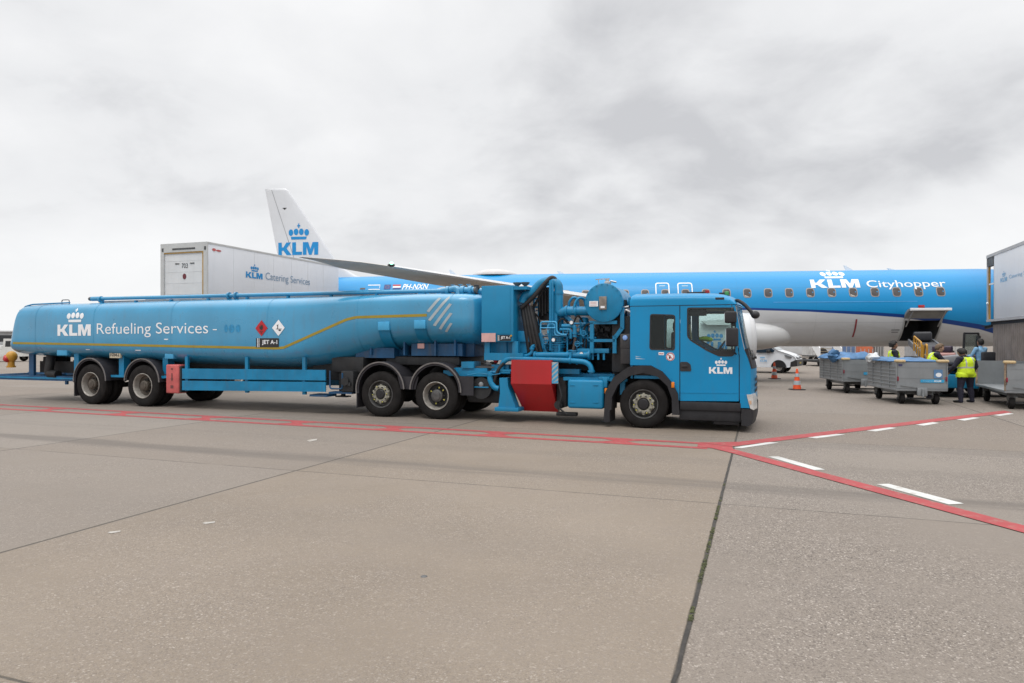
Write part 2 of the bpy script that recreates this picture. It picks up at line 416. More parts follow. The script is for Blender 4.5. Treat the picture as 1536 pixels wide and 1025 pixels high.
# rubber-dark band along the truck lane and fainter ones beside it
for vc, hw, amt, sc_ in ((.95, .36, .62, 1), (4.9, .5, .30, 1), (2.6, .4, .14, 1), (-2.2, .7, .08, 1)):
    dd = mth(nt, 'ABSOLUTE', mth(nt, 'ADD', mth(nt, 'SUBTRACT', V_, vc), mth(nt, 'MULTIPLY_ADD', noise(nt, stretch(nt, uv, (.25, 1, 1)), .9, 4), .7, -.35)))
    k = mth(nt, 'MULTIPLY', sstep(nt, dd, hw, hw*.35), mth(nt, 'MULTIPLY', sstep(nt, noise(nt, stretch(nt, uv, (.12, 2.5, 1)), 1.1, 6, .6), .30, .60), amt))
    base = mixc(nt, k, base, (.112, .097, .085))
# oil spots and scuffs
sp = sstep(nt, noise(nt, stretch(nt, uv, (.7, 1.6, 1)), 2.6, 3, .5), .735, .78)
base = mixc(nt, mth(nt, 'MULTIPLY', sp, .35), base, (.10, .088, .075))
sp2 = sstep(nt, noise(nt, stretch(nt, uv, (.35, 1.7, 1)), 5.5, 2, .4), .765, .80)
base = mixc(nt, mth(nt, 'MULTIPLY', sp2, .55), base, (.085, .075, .062))
# joints between the slabs
def joint(coord, size, w0, w1, thick_at=None):
    fr = mth(nt, 'FRACT', mth(nt, 'ADD', coord, .5)); dist = mth(nt, 'MULTIPLY', mth(nt, 'ABSOLUTE', mth(nt, 'SUBTRACT', fr, .5)), size)
    wob = mth(nt, 'MULTIPLY_ADD', noise(nt, pos, 7, 5, .6), .014, -.007)
    return sstep(nt, mth(nt, 'ADD', dist, wob), w1, w0)
ju = joint(su, SL, .009, .024); jv = joint(sv, SW, .005, .013)
j = mth(nt, 'MAXIMUM', ju, mth(nt, 'MULTIPLY', jv, sstep(nt, noise(nt, pos, 1.1, 3), .25, .5)))
base = mixc(nt, mth(nt, 'MULTIPLY', j, .82), base, (.055, .05, .042))
nt.links.new(base, b.inputs['Base Color'])
nt.links.new(mth(nt, 'MULTIPLY_ADD', n_mid, -.22, .93), b.inputs['Roughness']); b.inputs['Specular IOR Level'].default_value = .35
bn = N(nt, 'ShaderNodeBump'); bn.inputs['Strength'].default_value = .55; bn.inputs['Distance'].default_value = .006
hh = mth(nt, 'SUBTRACT', mth(nt, 'ADD', mth(nt, 'MULTIPLY', v1.outputs['Distance'], -.8), mth(nt, 'MULTIPLY', n_fine, .8)), mth(nt, 'MULTIPLY', j, 2.0))
nt.links.new(hh, bn.inputs['Height']); nt.links.new(bn.outputs[0], b.inputs['Normal'])
APRON = m
g = G(); g.add([(-3000, -60, 0), (3000, -60, 0), (3000, 5000, 0), (-3000, 5000, 0)], [(0, 1, 2, 3)])
struct('apron_ground', g, APRON)
# grass beyond the apron
GRASS = M('far_grass', (.075, .095, .035), .9, var=.35, scale=.05)
g = G(); g.add([(-3000, 260, .004), (3000, 260, .004), (3000, 5000, .004), (-3000, 5000, .004)], [(0, 1, 2, 3)])
struct('grass_field', g, GRASS)

# sealed joint with weeds near the camera
def worn(name, rgb, thr=(.36, .6), wear_rgb=(.33, .28, .24), amt=.75):
    m, nt, b = nt_of(name); pos = N(nt, 'ShaderNodeNewGeometry').outputs['Position']
    n1 = noise(nt, pos, 9, 9, .7); n2 = noise(nt, pos, 1.3, 5, .6)
    c = mixc(nt, sstep(nt, n2, .3, .7), tuple(x*.9 for x in rgb), tuple(min(1, x*1.1) for x in rgb))
    w = mth(nt, 'MULTIPLY', mth(nt, 'SUBTRACT', 1, sstep(nt, n1, *thr)), amt)
    nt.links.new(mixc(nt, w, c, wear_rgb), b.inputs['Base Color']); b.inputs['Roughness'].default_value = .8; return m
PAINT_RED = worn('red_road_paint', (.33, .050, .053), (.30, .52), (.28, .17, .14), .70); PAINT_WHITE = worn('white_road_paint', (.53, .53, .51), (.30, .50), (.34, .30, .26), .75)
SEAL = worn('joint_sealant', (.028, .025, .022), (.3, .6), (.075, .064, .054), .6)
g = G(); r_ = random.Random(3); pts = []
vv = -12.5
while vv < -2.5:
    pts.append((1.80+r_.uniform(-.006, .006), vv, .009+r_.uniform(0, .005))); vv += .12
vs = []; fs = []
for i, (u, v, w) in enumerate(pts):
    a = TR.world(u-w, v); c = TR.world(u+w, v); vs += [(a[0], a[1], .004), (c[0], c[1], .004)]
    if i: fs.append((2*i-2, 2*i-1, 2*i+1, 2*i))
g.add(vs, fs); struct('pavement_joint', g, SEAL)
MOSS = M('joint_weeds', (.085, .092, .040), .9, var=.5, scale=25)
g = G()
def tuft(u, v, n, spread, hgt):
    for _ in range(n):
        du, dv = r_.gauss(0, spread*.35), r_.uniform(-spread, spread)
        x, y, _z = TR.world(u+du, v+dv); a = r_.uniform(0, 6.28); L = hgt*r_.uniform(.5, 1.3); w = r_.uniform(.0025, .006)
        ex, ey = x+math.cos(a)*L*.8, y+math.sin(a)*L*.8; px_, py_ = -math.sin(a)*w, math.cos(a)*w
        g.add([(x-px_, y-py_, .003), (x+px_, y+py_, .003), ((x+ex)/2+px_, (y+ey)/2+py_, L*.8), (ex, ey, L*.55), ((x+ex)/2-px_, (y+ey)/2-py_, L*.8)], [(0, 1, 2, 3, 4)])
for v0, v1, dens in ((-6.85, -6.25, 420), (-7.9, -7.15, 520), (-8.7, -8.15, 520), (-9.42, -9.18, 330), (-5.15, -5.05, 50), (-6.2, -5.8, 60), (-8.1, -7.9, 50)):
    for _ in range(int(dens/11)):
        tuft(1.80, r_.uniform(v0, v1), 6, .020, .012)
struct('joint_weeds', g, MOSS, kind='stuff')
# second weedy spot by the left joint
# painted lines: red double line beside the truck, the two red legs, white dashes
def strip_uv(name, quads, mat):
    g = G()
    for q in quads:
        P = [TR.world(u, v) for u, v in q]; g.add([(x, y, z_h) for x, y, _ in P], [tuple(range(len(P)))])
    return struct(name, g, mat)
def gpoly(g, px, z):
    P = [gp(*p) for p in px]; g.add([(x, y, z) for x, y in P], [tuple(range(len(P)))])
g = G()
up = lambda u: -1.69-.0415*(u-1.35); lw = lambda u: -2.21-.0305*(u-1.35)
hw = .088
us = lin(-40, 1.4, 60)
for fn in (up, lw):
    vs = []; fs = []
    for i, u in enumerate(us):
        for k in (-hw, hw):
            x, y, _ = TR.world(u, fn(u)+k); vs.append((x, y, .004))
        if i: fs.append((2*i-2, 2*i-1, 2*i+1, 2*i))
    g.add(vs, fs)
for uc in (-23, -20.2, -17.6, -14.97, -12.33, -9.69, -7.12, -4.73, -2.45, -.1):
    a = .14; a2 = .36
    q = [(uc-a2, up(uc-a2)-hw-.001), (uc-a, up(uc-a)-hw-.001), (uc+a, up(uc+a)-hw-.001), (uc+a2, up(uc+a2)-hw-.001), (uc+a*.8, (up(uc)+lw(uc))/2), (uc+a2, lw(uc+a2)+hw+.001), (uc+a, lw(uc+a)+hw+.001), (uc-a, lw(uc-a)+hw+.001), (uc-a2, lw(uc-a2)+hw+.001), (uc-a*.8, (up(uc)+lw(uc))/2)]
    g.add([(*TR.world(u, v)[:2], .004) for u, v in q], [tuple(range(len(q)))])
struct('red_double_line', g, PAINT_RED)
g = G()
gpoly(g, [(1048, 664.0), (1098, 670.5), (1518, 619.2), (1506, 616.4), (1108, 663.3), (1068, 664.2)], .006)
gpoly(g, [(1046, 671.0), (1068, 673), (1096, 680.0), (1536, 800.5), (1660, 834), (1660, 823), (1536, 789.5), (1100, 674.5), (1098, 671), (1048, 664.5)], .008)
struct('red_lane_lines', g, PAINT_RED)
g = G()
for q in ([(1100, 672), (1113, 672.6), (1168, 664.6), (1154, 663.4)], [(1210.5, 656.5), (1225, 658), (1268, 652.3), (1252, 651)], [(1300, 646.3), (1314, 647.6), (1345, 642.4), (1333, 641.4)],
          [(1373, 637.6), (1386, 639), (1409, 635), (1399, 633.6)], [(1435, 629.8), (1447, 631.4), (1470, 627.3), (1460, 626.4)], [(1490, 623), (1500, 624.4), (1521, 621), (1513, 619.8)],
          [(1152, 685.3), (1168, 685.3), (1238, 705), (1221, 705.6)], [(1314.5, 726.8), (1333, 726.3), (1446, 756), (1423, 757.3)]): gpoly(g, q, .004)
struct('white_lane_dashes', g, PAINT_WHITE)
# worn scraps of old white paint
g = G()
for cx, cy, w in ((171, 799, 10), (313, 785, 10), (468, 661, 8)):
    gpoly(g, [(cx-w, cy+.4), (cx-w*.5, cy-1.2), (cx+w*.1, cy-1.4), (cx+w, cy-2.4), (cx+w*.9, cy-.4), (cx+w*.3, cy+.6), (cx-w*.4, cy+1.9)], .004)
struct('paint_scraps', g, worn('old_paint', (.40, .38, .35), (.36, .58), (.28, .24, .195), 1.0))
# steel stud in the slab
g = G(); x, y = gp(636, 865); g.lathe([(0.001, .005), (.020, .005), (.024, .003), (.026, 0)], (x, y, 0), 'z', 20)
o = struct('ground_stud', g, STEEL_DK, 38)
# ================================================================== WHEELS
RAD = .49
_wheel_cache = {}
def wheel(parent, u, v, near=True, kind='steer', tw=.29, rad=RAD, fr=None):
    """kind steer: flush hub; dish: deep rim of a twin wheel; trail: deep rim with hand holes.  v = outer face"""
    sg = 1 if near else -1
    g = G()
    def tyre(v0):
        g.lathe([(rad*.60, .035), (rad*.63, .012), (rad*.72, .0), (rad*.86, .006), (rad*.94, .022), (rad*.985, .045), (rad, .075), (rad, .098), (rad*.982, .10), (rad*.982, .112), (rad, .114), (rad, tw-.114), (rad*.982, tw-.112), (rad*.982, tw-.10), (rad, tw-.098), (rad, tw-.075),
                 (rad*.985, tw-.045), (rad*.90, tw-.01), (rad*.72, tw), (rad*.60, tw-.03)], (u, v+v0*sg, rad), 'y', 48, sg)
    tyre(0)
    if kind != 'steer': tyre(tw+.05)
    w = part('wheel', g, RUBBER, parent, 30)
    rr = rad*.60
    g = G()
    if kind == 'steer':
        g.lathe([(rr+.004, .02), (rr, .012), (rr-.015, .014), (rr-.03, .06), (rr-.045, .14), (.12, .15)], (u, v, rad), 'y', 40, sg)
        part('rim', g, STEEL_DK, w)
        g = G(); g.lathe([(.208, .11), (.206, .05), (.195, .016), (.18, .004), (.13, .004), (.118, .02), (.118, .10)], (u, v, rad), 'y', 40, sg)
        for k in range(10):   # scalloped edge
            a = 2*math.pi*k/10+.31; g.lathe([(.030, .09), (.030, .02), (.02, .010), (.001, .010)], (u+math.cos(a)*.196, v, rad+math.sin(a)*.196), 'y', 8, sg)
        g.mi = 1
        g.lathe([(.112, .10), (.110, .002), (.095, -.012), (.05, -.016), (.002, -.016)], (u, v, rad), 'y', 28, sg)
        g.mi = 2
        for k in range(10):
            a = 2*math.pi*k/10; g.lathe([(.019, .01), (.019, -.012), (.013, -.028), (.001, -.028)], (u+math.cos(a)*.168, v, rad+math.sin(a)*.168), 'y', 6, sg)
        g.mi = 3
        for k in (0, 1, 3, 5, 6, 8):
            a = 2*math.pi*k/10+.08; c, e = math.cos(a), math.sin(a)
            g.prism([(u+c*.195-e*.012, rad+e*.195+c*.012), (u+c*.195+e*.012, rad+e*.195-c*.012), (u+c*.172+e*.008, rad+e*.172-c*.008), (u+c*.172-e*.008, rad+e*.172+c*.008)], v-.030*sg, v-.018*sg)
        part('hub', g, [HUBY, CARDK, STEEL_DK, NUTS], w)
    else:
        g.lathe([(rr+.004, .022), (rr+.002, .010), (rr-.012, .006), (rr-.022, .016), (rr-.03, .06), (rr-.045, .10), (rr-.06, .150)], (u, v, rad), 'y', 40, sg)
        g.mi = 2; g.lathe([(rr-.06, .150), (rr-.09, .175), (.06, .17)], (u, v, rad), 'y', 40, sg)
        g.mi = 1
        if kind == 'trail':
            for k in range(10):
                a = 2*math.pi*k/10+.2; g.lathe([(.030, .172), (.030, .158), (.026, .156), (.001, .157)], (u+math.cos(a)*.172, v, rad+math.sin(a)*.172), 'y', 10, sg)
        part('rim', g, [RIM, CARDK, DISC if kind == 'trail' else CHASSIS], w)
        g = G()
        g.lathe([(.14, .17), (.138, .06), (.12, .045), (.10, .04), (.095, .02), (.06, .012), (.002, .012)], (u, v, rad), 'y', 28, sg)
        g.mi = 1
        for k in range(10):
            a = 2*math.pi*k/10; c, e = math.cos(a), math.sin(a)
            g.lathe([(.017, .17), (.017, .135), (.011, .12), (.001, .12)], (u+c*.155, v, rad+e*.155), 'y', 6, sg)
        g.mi = 2
        if kind == 'dish':
            for k in (1, 2, 4, 7, 9):
                a = 2*math.pi*k/10+.1; c, e = math.cos(a), math.sin(a)
                g.prism([(u+c*.20-e*.016, rad+e*.20+c*.016), (u+c*.20+e*.016, rad+e*.20-c*.016), (u+c*.165+e*.01, rad+e*.165-c*.01), (u+c*.165-e*.01, rad+e*.165+c*.01)], v+.105*sg, v+.118*sg)
        part('hub', g, [STEEL_DK if kind == 'dish' else DISC, STEEL_DK, NUTS], w)
    return w
def arc(u, r, a0, a1, n=22, zc=RAD): return [(u+r*math.cos(R(a0+(a1-a0)*i/(n-1))), zc+r*math.sin(R(a0+(a1-a0)*i/(n-1)))) for i in range(n)]
def mudguard(parent, u, v0, v1, r=.575, a0=8, a1=172, flap=None, flap_b=.2, zc=RAD):
    g = G()
    o = arc(u, r+.012, a0, a1, zc=zc); i = arc(u, r-.012, a1, a0, zc=zc)
    g.prism(o+i, v0+.004, v1)
    g.prism(arc(u, r+.012, a0, a1, zc=zc)+arc(u, r-.06, a1, a0, zc=zc), v0+.012, v0+.02)
    if flap:
        x = u+flap*(r-.005); g.box(x-.012, x+.012, v0+.02, v1, flap_b, zc+.10)
    m = part('mudguard', g, FENDER, parent)
    e = G(); e.prism(arc(u, r+.016, a0, a1, zc=zc)+arc(u, r-.014, a1, a0, zc=zc), v0-.012, v0+.006); part('edge_trim', e, FEDGE, m)
    return m

# ================================================================== TANK SEMI-TRAILER
TL = thing('tank_trailer', 'long blue jet fuel tank semi-trailer with white Refueling Services lettering and a yellow stripe', 'tank trailer', TR, (-14.3, 1.25))
TOPT = [(-18.75, 2.83), (-17.4, 2.86), (-12, 2.87), (-4.8, 2.87), (-3.5, 2.84)]
BOTT = [(-18.75, 1.36), (-18.2, 1.30), (-14, 1.17), (-9.6, 1.06), (-8.1, 1.06), (-7.3, 1.17), (-6.3, 1.45), (-5.6, 1.58), (-4.9, 1.61), (-3.5, 1.66)]
BELT = [(-18.75, 1.72), (-16, 1.69), (-12, 1.635), (-9.0, 1.595), (-8.78, 1.61), (-6.98, 2.24), (-6.72, 2.28), (-3.5, 2.30)]   # widest line of the shell, along the stripe
HALF = [(-18.75, 1.23), (-4.9, 1.235), (-3.5, 1.235)]
def sm(x, tab):  return (interp(x-.22, tab)+interp(x, tab)*2+interp(x+.22, tab))/4
NUP, NDN = 6.0, 2.6
def tank_sec(u):
    c = sm(u, BELT); return c, sm(u, TOPT)-c, c-sm(u, BOTT), sm(u, HALF)
def capk(u):
    """shrink of the domed ends"""
    if u < -18.42: x = min(1, (-18.42-u)/.22); q_ = max(.02, (1-x**2.4))**.30; return 1-(1-q_)*.55, 1-(1-q_)*.40
    if u > -4.25: x = min(1, (u+4.25)/.72); q_ = max(.02, (1-x**2.7))**.40; return 1-(1-q_)*.80, 1-(1-q_)*.36
    return 1, 1
def tank_v(u, w, off=.005):
    c, hu, hd, a = tank_sec(u); k, kh = capk(u)
    n_, h = (NUP, hu) if w > c else (NDN, hd)
    x = min(.995, abs(w-c)/(h*kh)); return 1.25-(a*k+off)*(1-x**n_)**(1/n_)
def sgp(x, e): return math.copysign(abs(x)**e, x)
g = G(); rings = []
us = [-18.6399, -18.6395, -18.638, -18.634, -18.625, -18.61, -18.59, -18.56, -18.52, -18.47, -18.42]+lin(-18.3, -4.35, 60)+[-4.25, -4.1, -3.98, -3.87, -3.78, -3.70, -3.64, -3.60, -3.57, -3.55, -3.538, -3.5325, -3.5305]
def end_lean(u, w): return (w-1.9)*.28*max(0, min(1, (-17.6-u)/1.0))    # the rear face leans forward at its top
for u in us:
    c, hu, hd, a = tank_sec(u); k, kh = capk(u)
    ring = []
    for j in range(96):
        t = 2*math.pi*j/96; n_, h = (NUP, hu) if math.sin(t) > 0 else (NDN, hd)
        w = c+h*kh*sgp(math.sin(t), 2/n_); ring.append((u+end_lean(u, w), 1.25-a*k*sgp(math.cos(t), 2/n_), w))
    rings.append(ring)
g.loft(rings)
tank = part('tank', g, BLUE_TANK, TL, 60)
# weld seams (thin raised bands)
g = G()
for u in (-17.5, -15.2, -12.4, -9.3, -6.7, -4.3):
    c, hu, hd, a = tank_sec(u)
    rr = [[(uu, 1.25-(a+.004)*sgp(math.cos(t), 2/(NUP if math.sin(t) > 0 else NDN)), c+((hu if math.sin(t) > 0 else hd)+.004)*sgp(math.sin(t), 2/(NUP if math.sin(t) > 0 else NDN))) for t in [2*math.pi*j/96 for j in range(96)]] for uu in (u-.018, u+.018)]
    g = G(); g.loft(rr, cap=False); part('weld_seam', g, BLUE_TANK, tank, 60)
def on_tank(off=.006): return lambda x, y: (x, tank_v(x, y, off), y)
# yellow stripe
line = [(-18.42, 1.705), (-16, 1.68), (-12, 1.625), (-9.0, 1.585), (-8.78, 1.60), (-6.98, 2.27), (-6.72, 2.32), (-4.86, 2.345)]
g = G(); n = 150; L = [(u, interp(u, line)) for u in lin(-18.42, -4.86, n)]
vs = []; fs = []
for i, (u, w) in enumerate(L):
    sl = (L[min(i+1, n-1)][1]-L[max(i-1, 0)][1])/(L[min(i+1, n-1)][0]-L[max(i-1, 0)][0]); hh = .031*math.sqrt(1+sl*sl)
    for k in (-hh, hh): vs.append((u, tank_v(u, w+k, .006), w+k))
    if i: fs.append((2*i-2, 2*i-1, 2*i+1, 2*i))
g.add(vs, fs); part('stripe', g, YELLOW, TL, 60)
# diagonal reflective stripes at the front
g = G()
for (p, q, hw_) in (((643, 468), (660, 447), 3.2), ((645, 481), (674, 445), 3.2), ((652, 489), (677, 456), 3.2), ((660, 494), (678, 470), 3.0), ((668, 498), (678, 485), 2.6)):
    vs = []; fs = []
    for i in range(9):
        t = i/8; x, y = p[0]+(q[0]-p[0])*t, p[1]+(q[1]-p[1])*t
        for k in (-hw_*.62, hw_*.62):
            u, _, w = T(x+k, y+k*.35, .05); vs.append((u, tank_v(u, w, .006), w))
        if i: fs.append((2*i-2, 2*i-1, 2*i+1, 2*i))
    g.add(vs, fs)
part('reflective_stripes', g, REFLECT, TL, 60)
# lettering
def rect(px0, py0, px1, py1, v=.03):
    a = T(px0, py1, v); b = T(px1, py0, v); c0 = T(px0, py0, v); return a[0], b[0], a[2], c0[2]
g = G(); x0, x1, y0, y1 = rect(87, 487.3, 137, 504.0)
film(g, klm(x0, x1, y0, y1, cw=.50, gap=.21), on_tank(), .12); part('emblem_lettering', g, LETTER, TL, 0); g = G()
x0, x1, y0, y1 = rect(146, 485.2, 313, 506.3)
film(g, fit(text_bm('Refueling Services', -.002), x0, x1, y0, y1), on_tank(), .15)
part('lettering', g, LETTER, TL, 0)
for px in ((320, 494, 326, 495.4), (247, 508.5, 253, 510), (128, 524, 134, 525.2), (203, 525, 211, 526.4)):
    x0, x1, y0, y1 = rect(*px); g = G(); film(g, poly_bm([[(x0, y0), (x1, y0), (x1, y1), (x0, y1)]]), on_tank()); part('paint_mark', g, LETTER, TL, 0)
# ghost of removed lettering
g = G()
for px in ((337, 487, 342, 499), (343.5, 487, 352, 499.5), (354, 487, 361, 499)):
    x0, x1, y0, y1 = rect(*px); film(g, poly_bm([oval((x0+x1)/2, (y0+y1)/2, (x1-x0)/2, (y1-y0)/2, 12)]), on_tank(.004))
part('faded_mark', g, M('mark_blue', (.020, .235, .455), .42, var=.2, scale=12), TL, 0)
# hazard diamonds and product plate
def diamond(cx, cy, r, mat, name):
    g = G(); u, _, w = T(cx, cy, .03); s = r*T(cx, cy, .03)[2]*0+r*.0165
    film(g, poly_bm([[(u-s, w), (u, w-s*1.06), (u+s, w), (u, w+s*1.06)]]), on_tank(.010), .1)
    return part(name, g, mat, TL, 0), u, w, s
DKT = M('placard_black', (.02, .02, .022), .5)
o, u, w, s = diamond(393, 492.5, 11.5, M('placard_red', (.44, .012, .02), .45, var=.05), 'hazard_placard')
g = G(); film(g, poly_bm([[(u-.055, w-.01), (u-.06, w+.05), (u-.03, w+.03), (u-.02, w+.10), (u+.01, w+.06), (u+.03, w+.09), (u+.05, w+.02), (u+.04, w-.03), (u, w-.05)], [(u-.05, w-.085), (u+.05, w-.085), (u+.05, w-.07), (u-.05, w-.07)], [(u-.02, w-.13), (u+.02, w-.13), (u+.02, w-.105), (u-.02, w-.105)]]), on_tank(.014)); part('flame_symbol', g, DKT, o, 0)
o, u, w, s = diamond(418.5, 492, 11.5, LETTER, 'hazard_placard')
g = G(); film(g, poly_bm([[(u-.01, w-.02), (u-.005, w+.10), (u-.03, w+.06), (u-.06, w+.08), (u-.028, w+.03), (u-.035, w-.02)], [(u-.07, w-.035), (u+.10, w-.035), (u+.10, w-.022), (u-.07, w-.022)], [(u+.0, w-.055)] + [(u+.03, w-.085), (u+.09, w-.06), (u+.05, w-.04)]]), on_tank(.014)); part('fish_tree_symbol', g, DKT, o, 0)
def product_plate(parent, px, fn, dfn):
    x0, x1, y0, y1 = rect(*px); W_ = x1-x0
    g = G(); film(g, poly_bm([[(x0, y0), (x1, y0), (x1, y1), (x0, y1)]]), fn, .1); o = part('product_plate', g, DKT, parent, 0)
    g = G(); h = y1-y0
    film(g, poly_bm([[(x0+W_*a, y0), (x0+W_*b_, y0), (x0+W_*b_, y1), (x0+W_*a, y1)] for a, b_ in ((.06, .085), (.125, .15))]), dfn, .1)
    film(g, fit(text_bm('JET A-1', .02), x0+W_*.27, x1-W_*.06, y0+h*.22, y1-h*.20), dfn)
    part('lettering', g, LETTER, o, 0); return o
product_plate(TL, (385, 507.6, 419, 521), on_tank(.010), on_tank(.014))
# bracket pads with gussets on the flank
for (px0, py0, px1, py1) in ((83, 521.5, 98, 533.5), (245, 528.5, 258, 538.5), (568, 483, 585, 496), (622, 480.5, 639, 493.5)):
    x0, x1, y0, y1 = rect(px0, py0, px1, py1); g = G(); yc = (y0+y1)/2
    vf = tank_v((x0+x1)/2, yc)-.012
    g.box(x0, x1, vf-.02, vf+.12, y0, y1, .012)
    b = part('bracket', g, BLUE_PAD, TL)
    g = G(); c, _hu, h, a = tank_sec((x0+x1)/2); pts = []
    for k in range(9):
        w = y0-(y0-(c-h))*k/8; pts.append((x0, min(tank_v(x0, max(w, c-h*.995), .02), 1.2), w))
    xs = .18
    g.add([(p[0], p[1]-.01, p[2]) for p in pts]+[(p[0]+(x1-x0), p[1]-.01, p[2]) for p in pts], [(i, i+1, i+10, i+9) for i in range(8)])
    part('gusset', g, BLUE_EQ, b)
# number plate, small fittings
x0, x1, y0, y1 = rect(161, 526.3, 177, 537.3); g = G(); vf = tank_v((x0+x1)/2, (y0+y1)/2)-.02; g.box(x0, x1, vf-.012, vf+.05, y0, y1, .006)
o = part('number_plate', g, M('plate_cream', (.60, .55, .42), .5, var=.06), TL)
g = G(); film(g, fit(text_bm('10562', .02), x0+.03, x1-.03, y0+.045, y1-.045), lambda x, y: (x, vf-.016, y)); part('lettering', g, DKT, o, 0)
# roof: pipe, walkway, hatches, handle
g = G(); pv = .55
def rp_(u, w, v=pv): return (u, v, w)
zt = 2.955
g.tube([rp_(-15.85, zt+.025), rp_(-7.0, zt-.01), rp_(-4.55, zt-.03)], .050, 14)
g.cyl(rp_(-15.9, zt+.025), rp_(-15.6, zt+.025), .065)
zt0_ = zt
for u in (-10.95, -10.72, -15.55):
    g.cyl(rp_(u-.022, zt), rp_(u+.022, zt), .095, n=20)
for u in (-10.95, -10.72):
    for k in range(8):
        a = 2*math.pi*k/8; g.cyl((u-.035, pv+math.cos(a)*.078, zt+math.sin(a)*.078), (u+.035, pv+math.cos(a)*.078, zt+math.sin(a)*.078), .011, n=6)
pipe = part('roof_pipe', g, BLUE_TANK, TL)
g = G(); g.lathe([(.06, 0), (.06, .06), (.05, .10), (.001, .10)], (-15.9, pv, zt+.025), 'x', 18, -1); part('pipe_cap', g, STEEL_DK, pipe)
for u in lin(-15.5, -5.2, 9):
    g = G(); g.box(u-.03, u+.03, pv-.04, pv+.04, 2.78, zt-.05); part('pipe_support', g, BLUE_EQ, pipe)
g = G()
for v in (.78, 1.5): g.bar((-15.9, v, 2.905), (-5.6, v, 2.905), .05, .04)
g.box(-15.9, -5.6, .8, 1.5, 2.875, 2.89)
for u in lin(-15.6, -5.9, 14): g.box(u-.02, u+.02, .78, 1.5, 2.83, 2.875)
part('walkway', g, ALU, TL)
for u in (-14.6, -12.2, -9.0, -6.9):
    g = G(); g.cyl((u, 1.6, 2.85), (u, 1.6, 2.96), .27, n=24); g.cyl((u, 1.6, 2.96), (u, 1.6, 2.99), .30, n=24)
    g.box(u-.02, u+.34, 1.58, 1.62, 2.99, 3.02); part('hatch', g, ALU, TL)
g = G(); u, _, w = T(95, 452, .75); u2 = T(101, 452, .75)[0]
g.tube([(u-.06, .75, 2.84), (u-.06, .75, 2.99), (u2+.08, .75, 2.99), (u2+.08, .75, 2.84)], .013, 8, .05); part('grab_handle', g, STEEL_DK, TL)
g = G()
u0 = -18.45; g.tube([(-18.62, .42, 2.62), (-18.45, .38, 2.79), (-18.1, .36, 2.85), (-16.6, .40, 2.875)], .022, 8, .1)
g.box(-18.66, -18.5, .36, .46, 2.60, 2.70, .01)
part('rear_hose_rail', g, BLUE_EQ, TL)
# valve cluster at the front top
zt -= .03
g = G()
g.tube([(-4.75, pv, zt), (-4.62, pv, zt+.01), (-4.35, pv, 2.98), (-4.30, pv-.02, 2.84)], .075, 14, .12)
g.cyl((-4.62, pv, zt), (-4.55, pv, zt), .11); g.cyl((-4.42, pv, zt+.01), (-3.92, pv, zt+.0), .07); g.cyl((-4.25, pv, zt), (-4.17, pv, zt), .105); g.cyl((-4.05, pv, zt), (-3.98, pv, zt), .105)
g.cyl((-4.45, pv+.3, zt+.0), (-3.78, pv+.3, zt-.02), .06); g.cyl((-3.9, pv+.3, zt-.02), (-3.84, pv+.3, zt-.02), .09)
for u in (-4.5, -4.3, -4.1): g.cyl((u, pv+.05, zt+.06), (u, pv+.05, zt+.13), .022, n=8); g.box(u-.05, u+.05, pv+.03, pv+.07, zt+.13, zt+.145)
vc_ = part('valve_cluster', g, BLUE_TANK, TL)
g = G(); g.cyl((-3.92, pv, zt), (-3.87, pv, zt), .075); part('coupling', g, STEEL_DK, vc_); g = G(); g.cyl((-3.78, pv+.3, zt-.02), (-3.73, pv+.3, zt-.02), .062); part('coupling', g, STEEL_DK, vc_)
# chassis, bogie, legs
g = G()
for v in (.72, 1.78): g.box(-18.2, -8.2, v-.06, v+.06, .82, 1.16)
g.box(-16.3, -12.4, .55, 1.95, .66, 1.22, .03); g.box(-12.3, -8.3, .9, 1.6, .78, 1.12, .02)  # wide dark box added so that no light shows through under the tank
for u in lin(-17.8, -8.6, 9): g.box(u-.05, u+.05, .66, 1.84, .86, 1.06)
for u in (-15.29, -13.37):
    g.cyl((u, .2, RAD), (u, 2.3, RAD), .075, n=14); g.box(u-.45, u+.5, .55, .68, .50, .62); g.box(u-.45, u+.5, 1.82, 1.95, .50, .62)
    g.cyl((u+.45, .62, .62), (u+.45, .62, .86), .12); g.cyl((u+.45, 1.88, .62), (u+.45, 1.88, .86), .12)
part('chassis', g, CHASSIS, TL)
g = G()
for u in (-16.05, -14.33, -12.75):
    g = G(); g.box(u-.09, u+.09, .18, .40, .78, 1.42); part('bogie_bracket', g, BLUE_EQ, TL)
g = G()
g.bar((-14.6, .12, .80), (-14.0, .12, .80), .08, .06); part('bogie_bar', g, BLUE_EQ, TL); g = G(); g.bar((-13.0, .10, .78), (-12.3, .10, .84), .07, .07)
part('bogie_bar', g, BLUE_EQ, TL)
for u in (-15.29, -13.37):
    wheel(TL, u, .0, True, 'trail', rad=.56); wheel(TL, u, 2.5, False, 'trail', rad=.56)
mudguard(TL, -15.29, -.015, .60, .615, 0, 186, -1, .22, .67); mudguard(TL, -13.37, -.015, .60, .615, 0, 178, zc=.67)
mudguard(TL, -15.29, 1.90, 2.5, .615, 0, 186, -1, .22, .67); mudguard(TL, -13.37, 1.90, 2.5, .615, 0, 178, zc=.67)
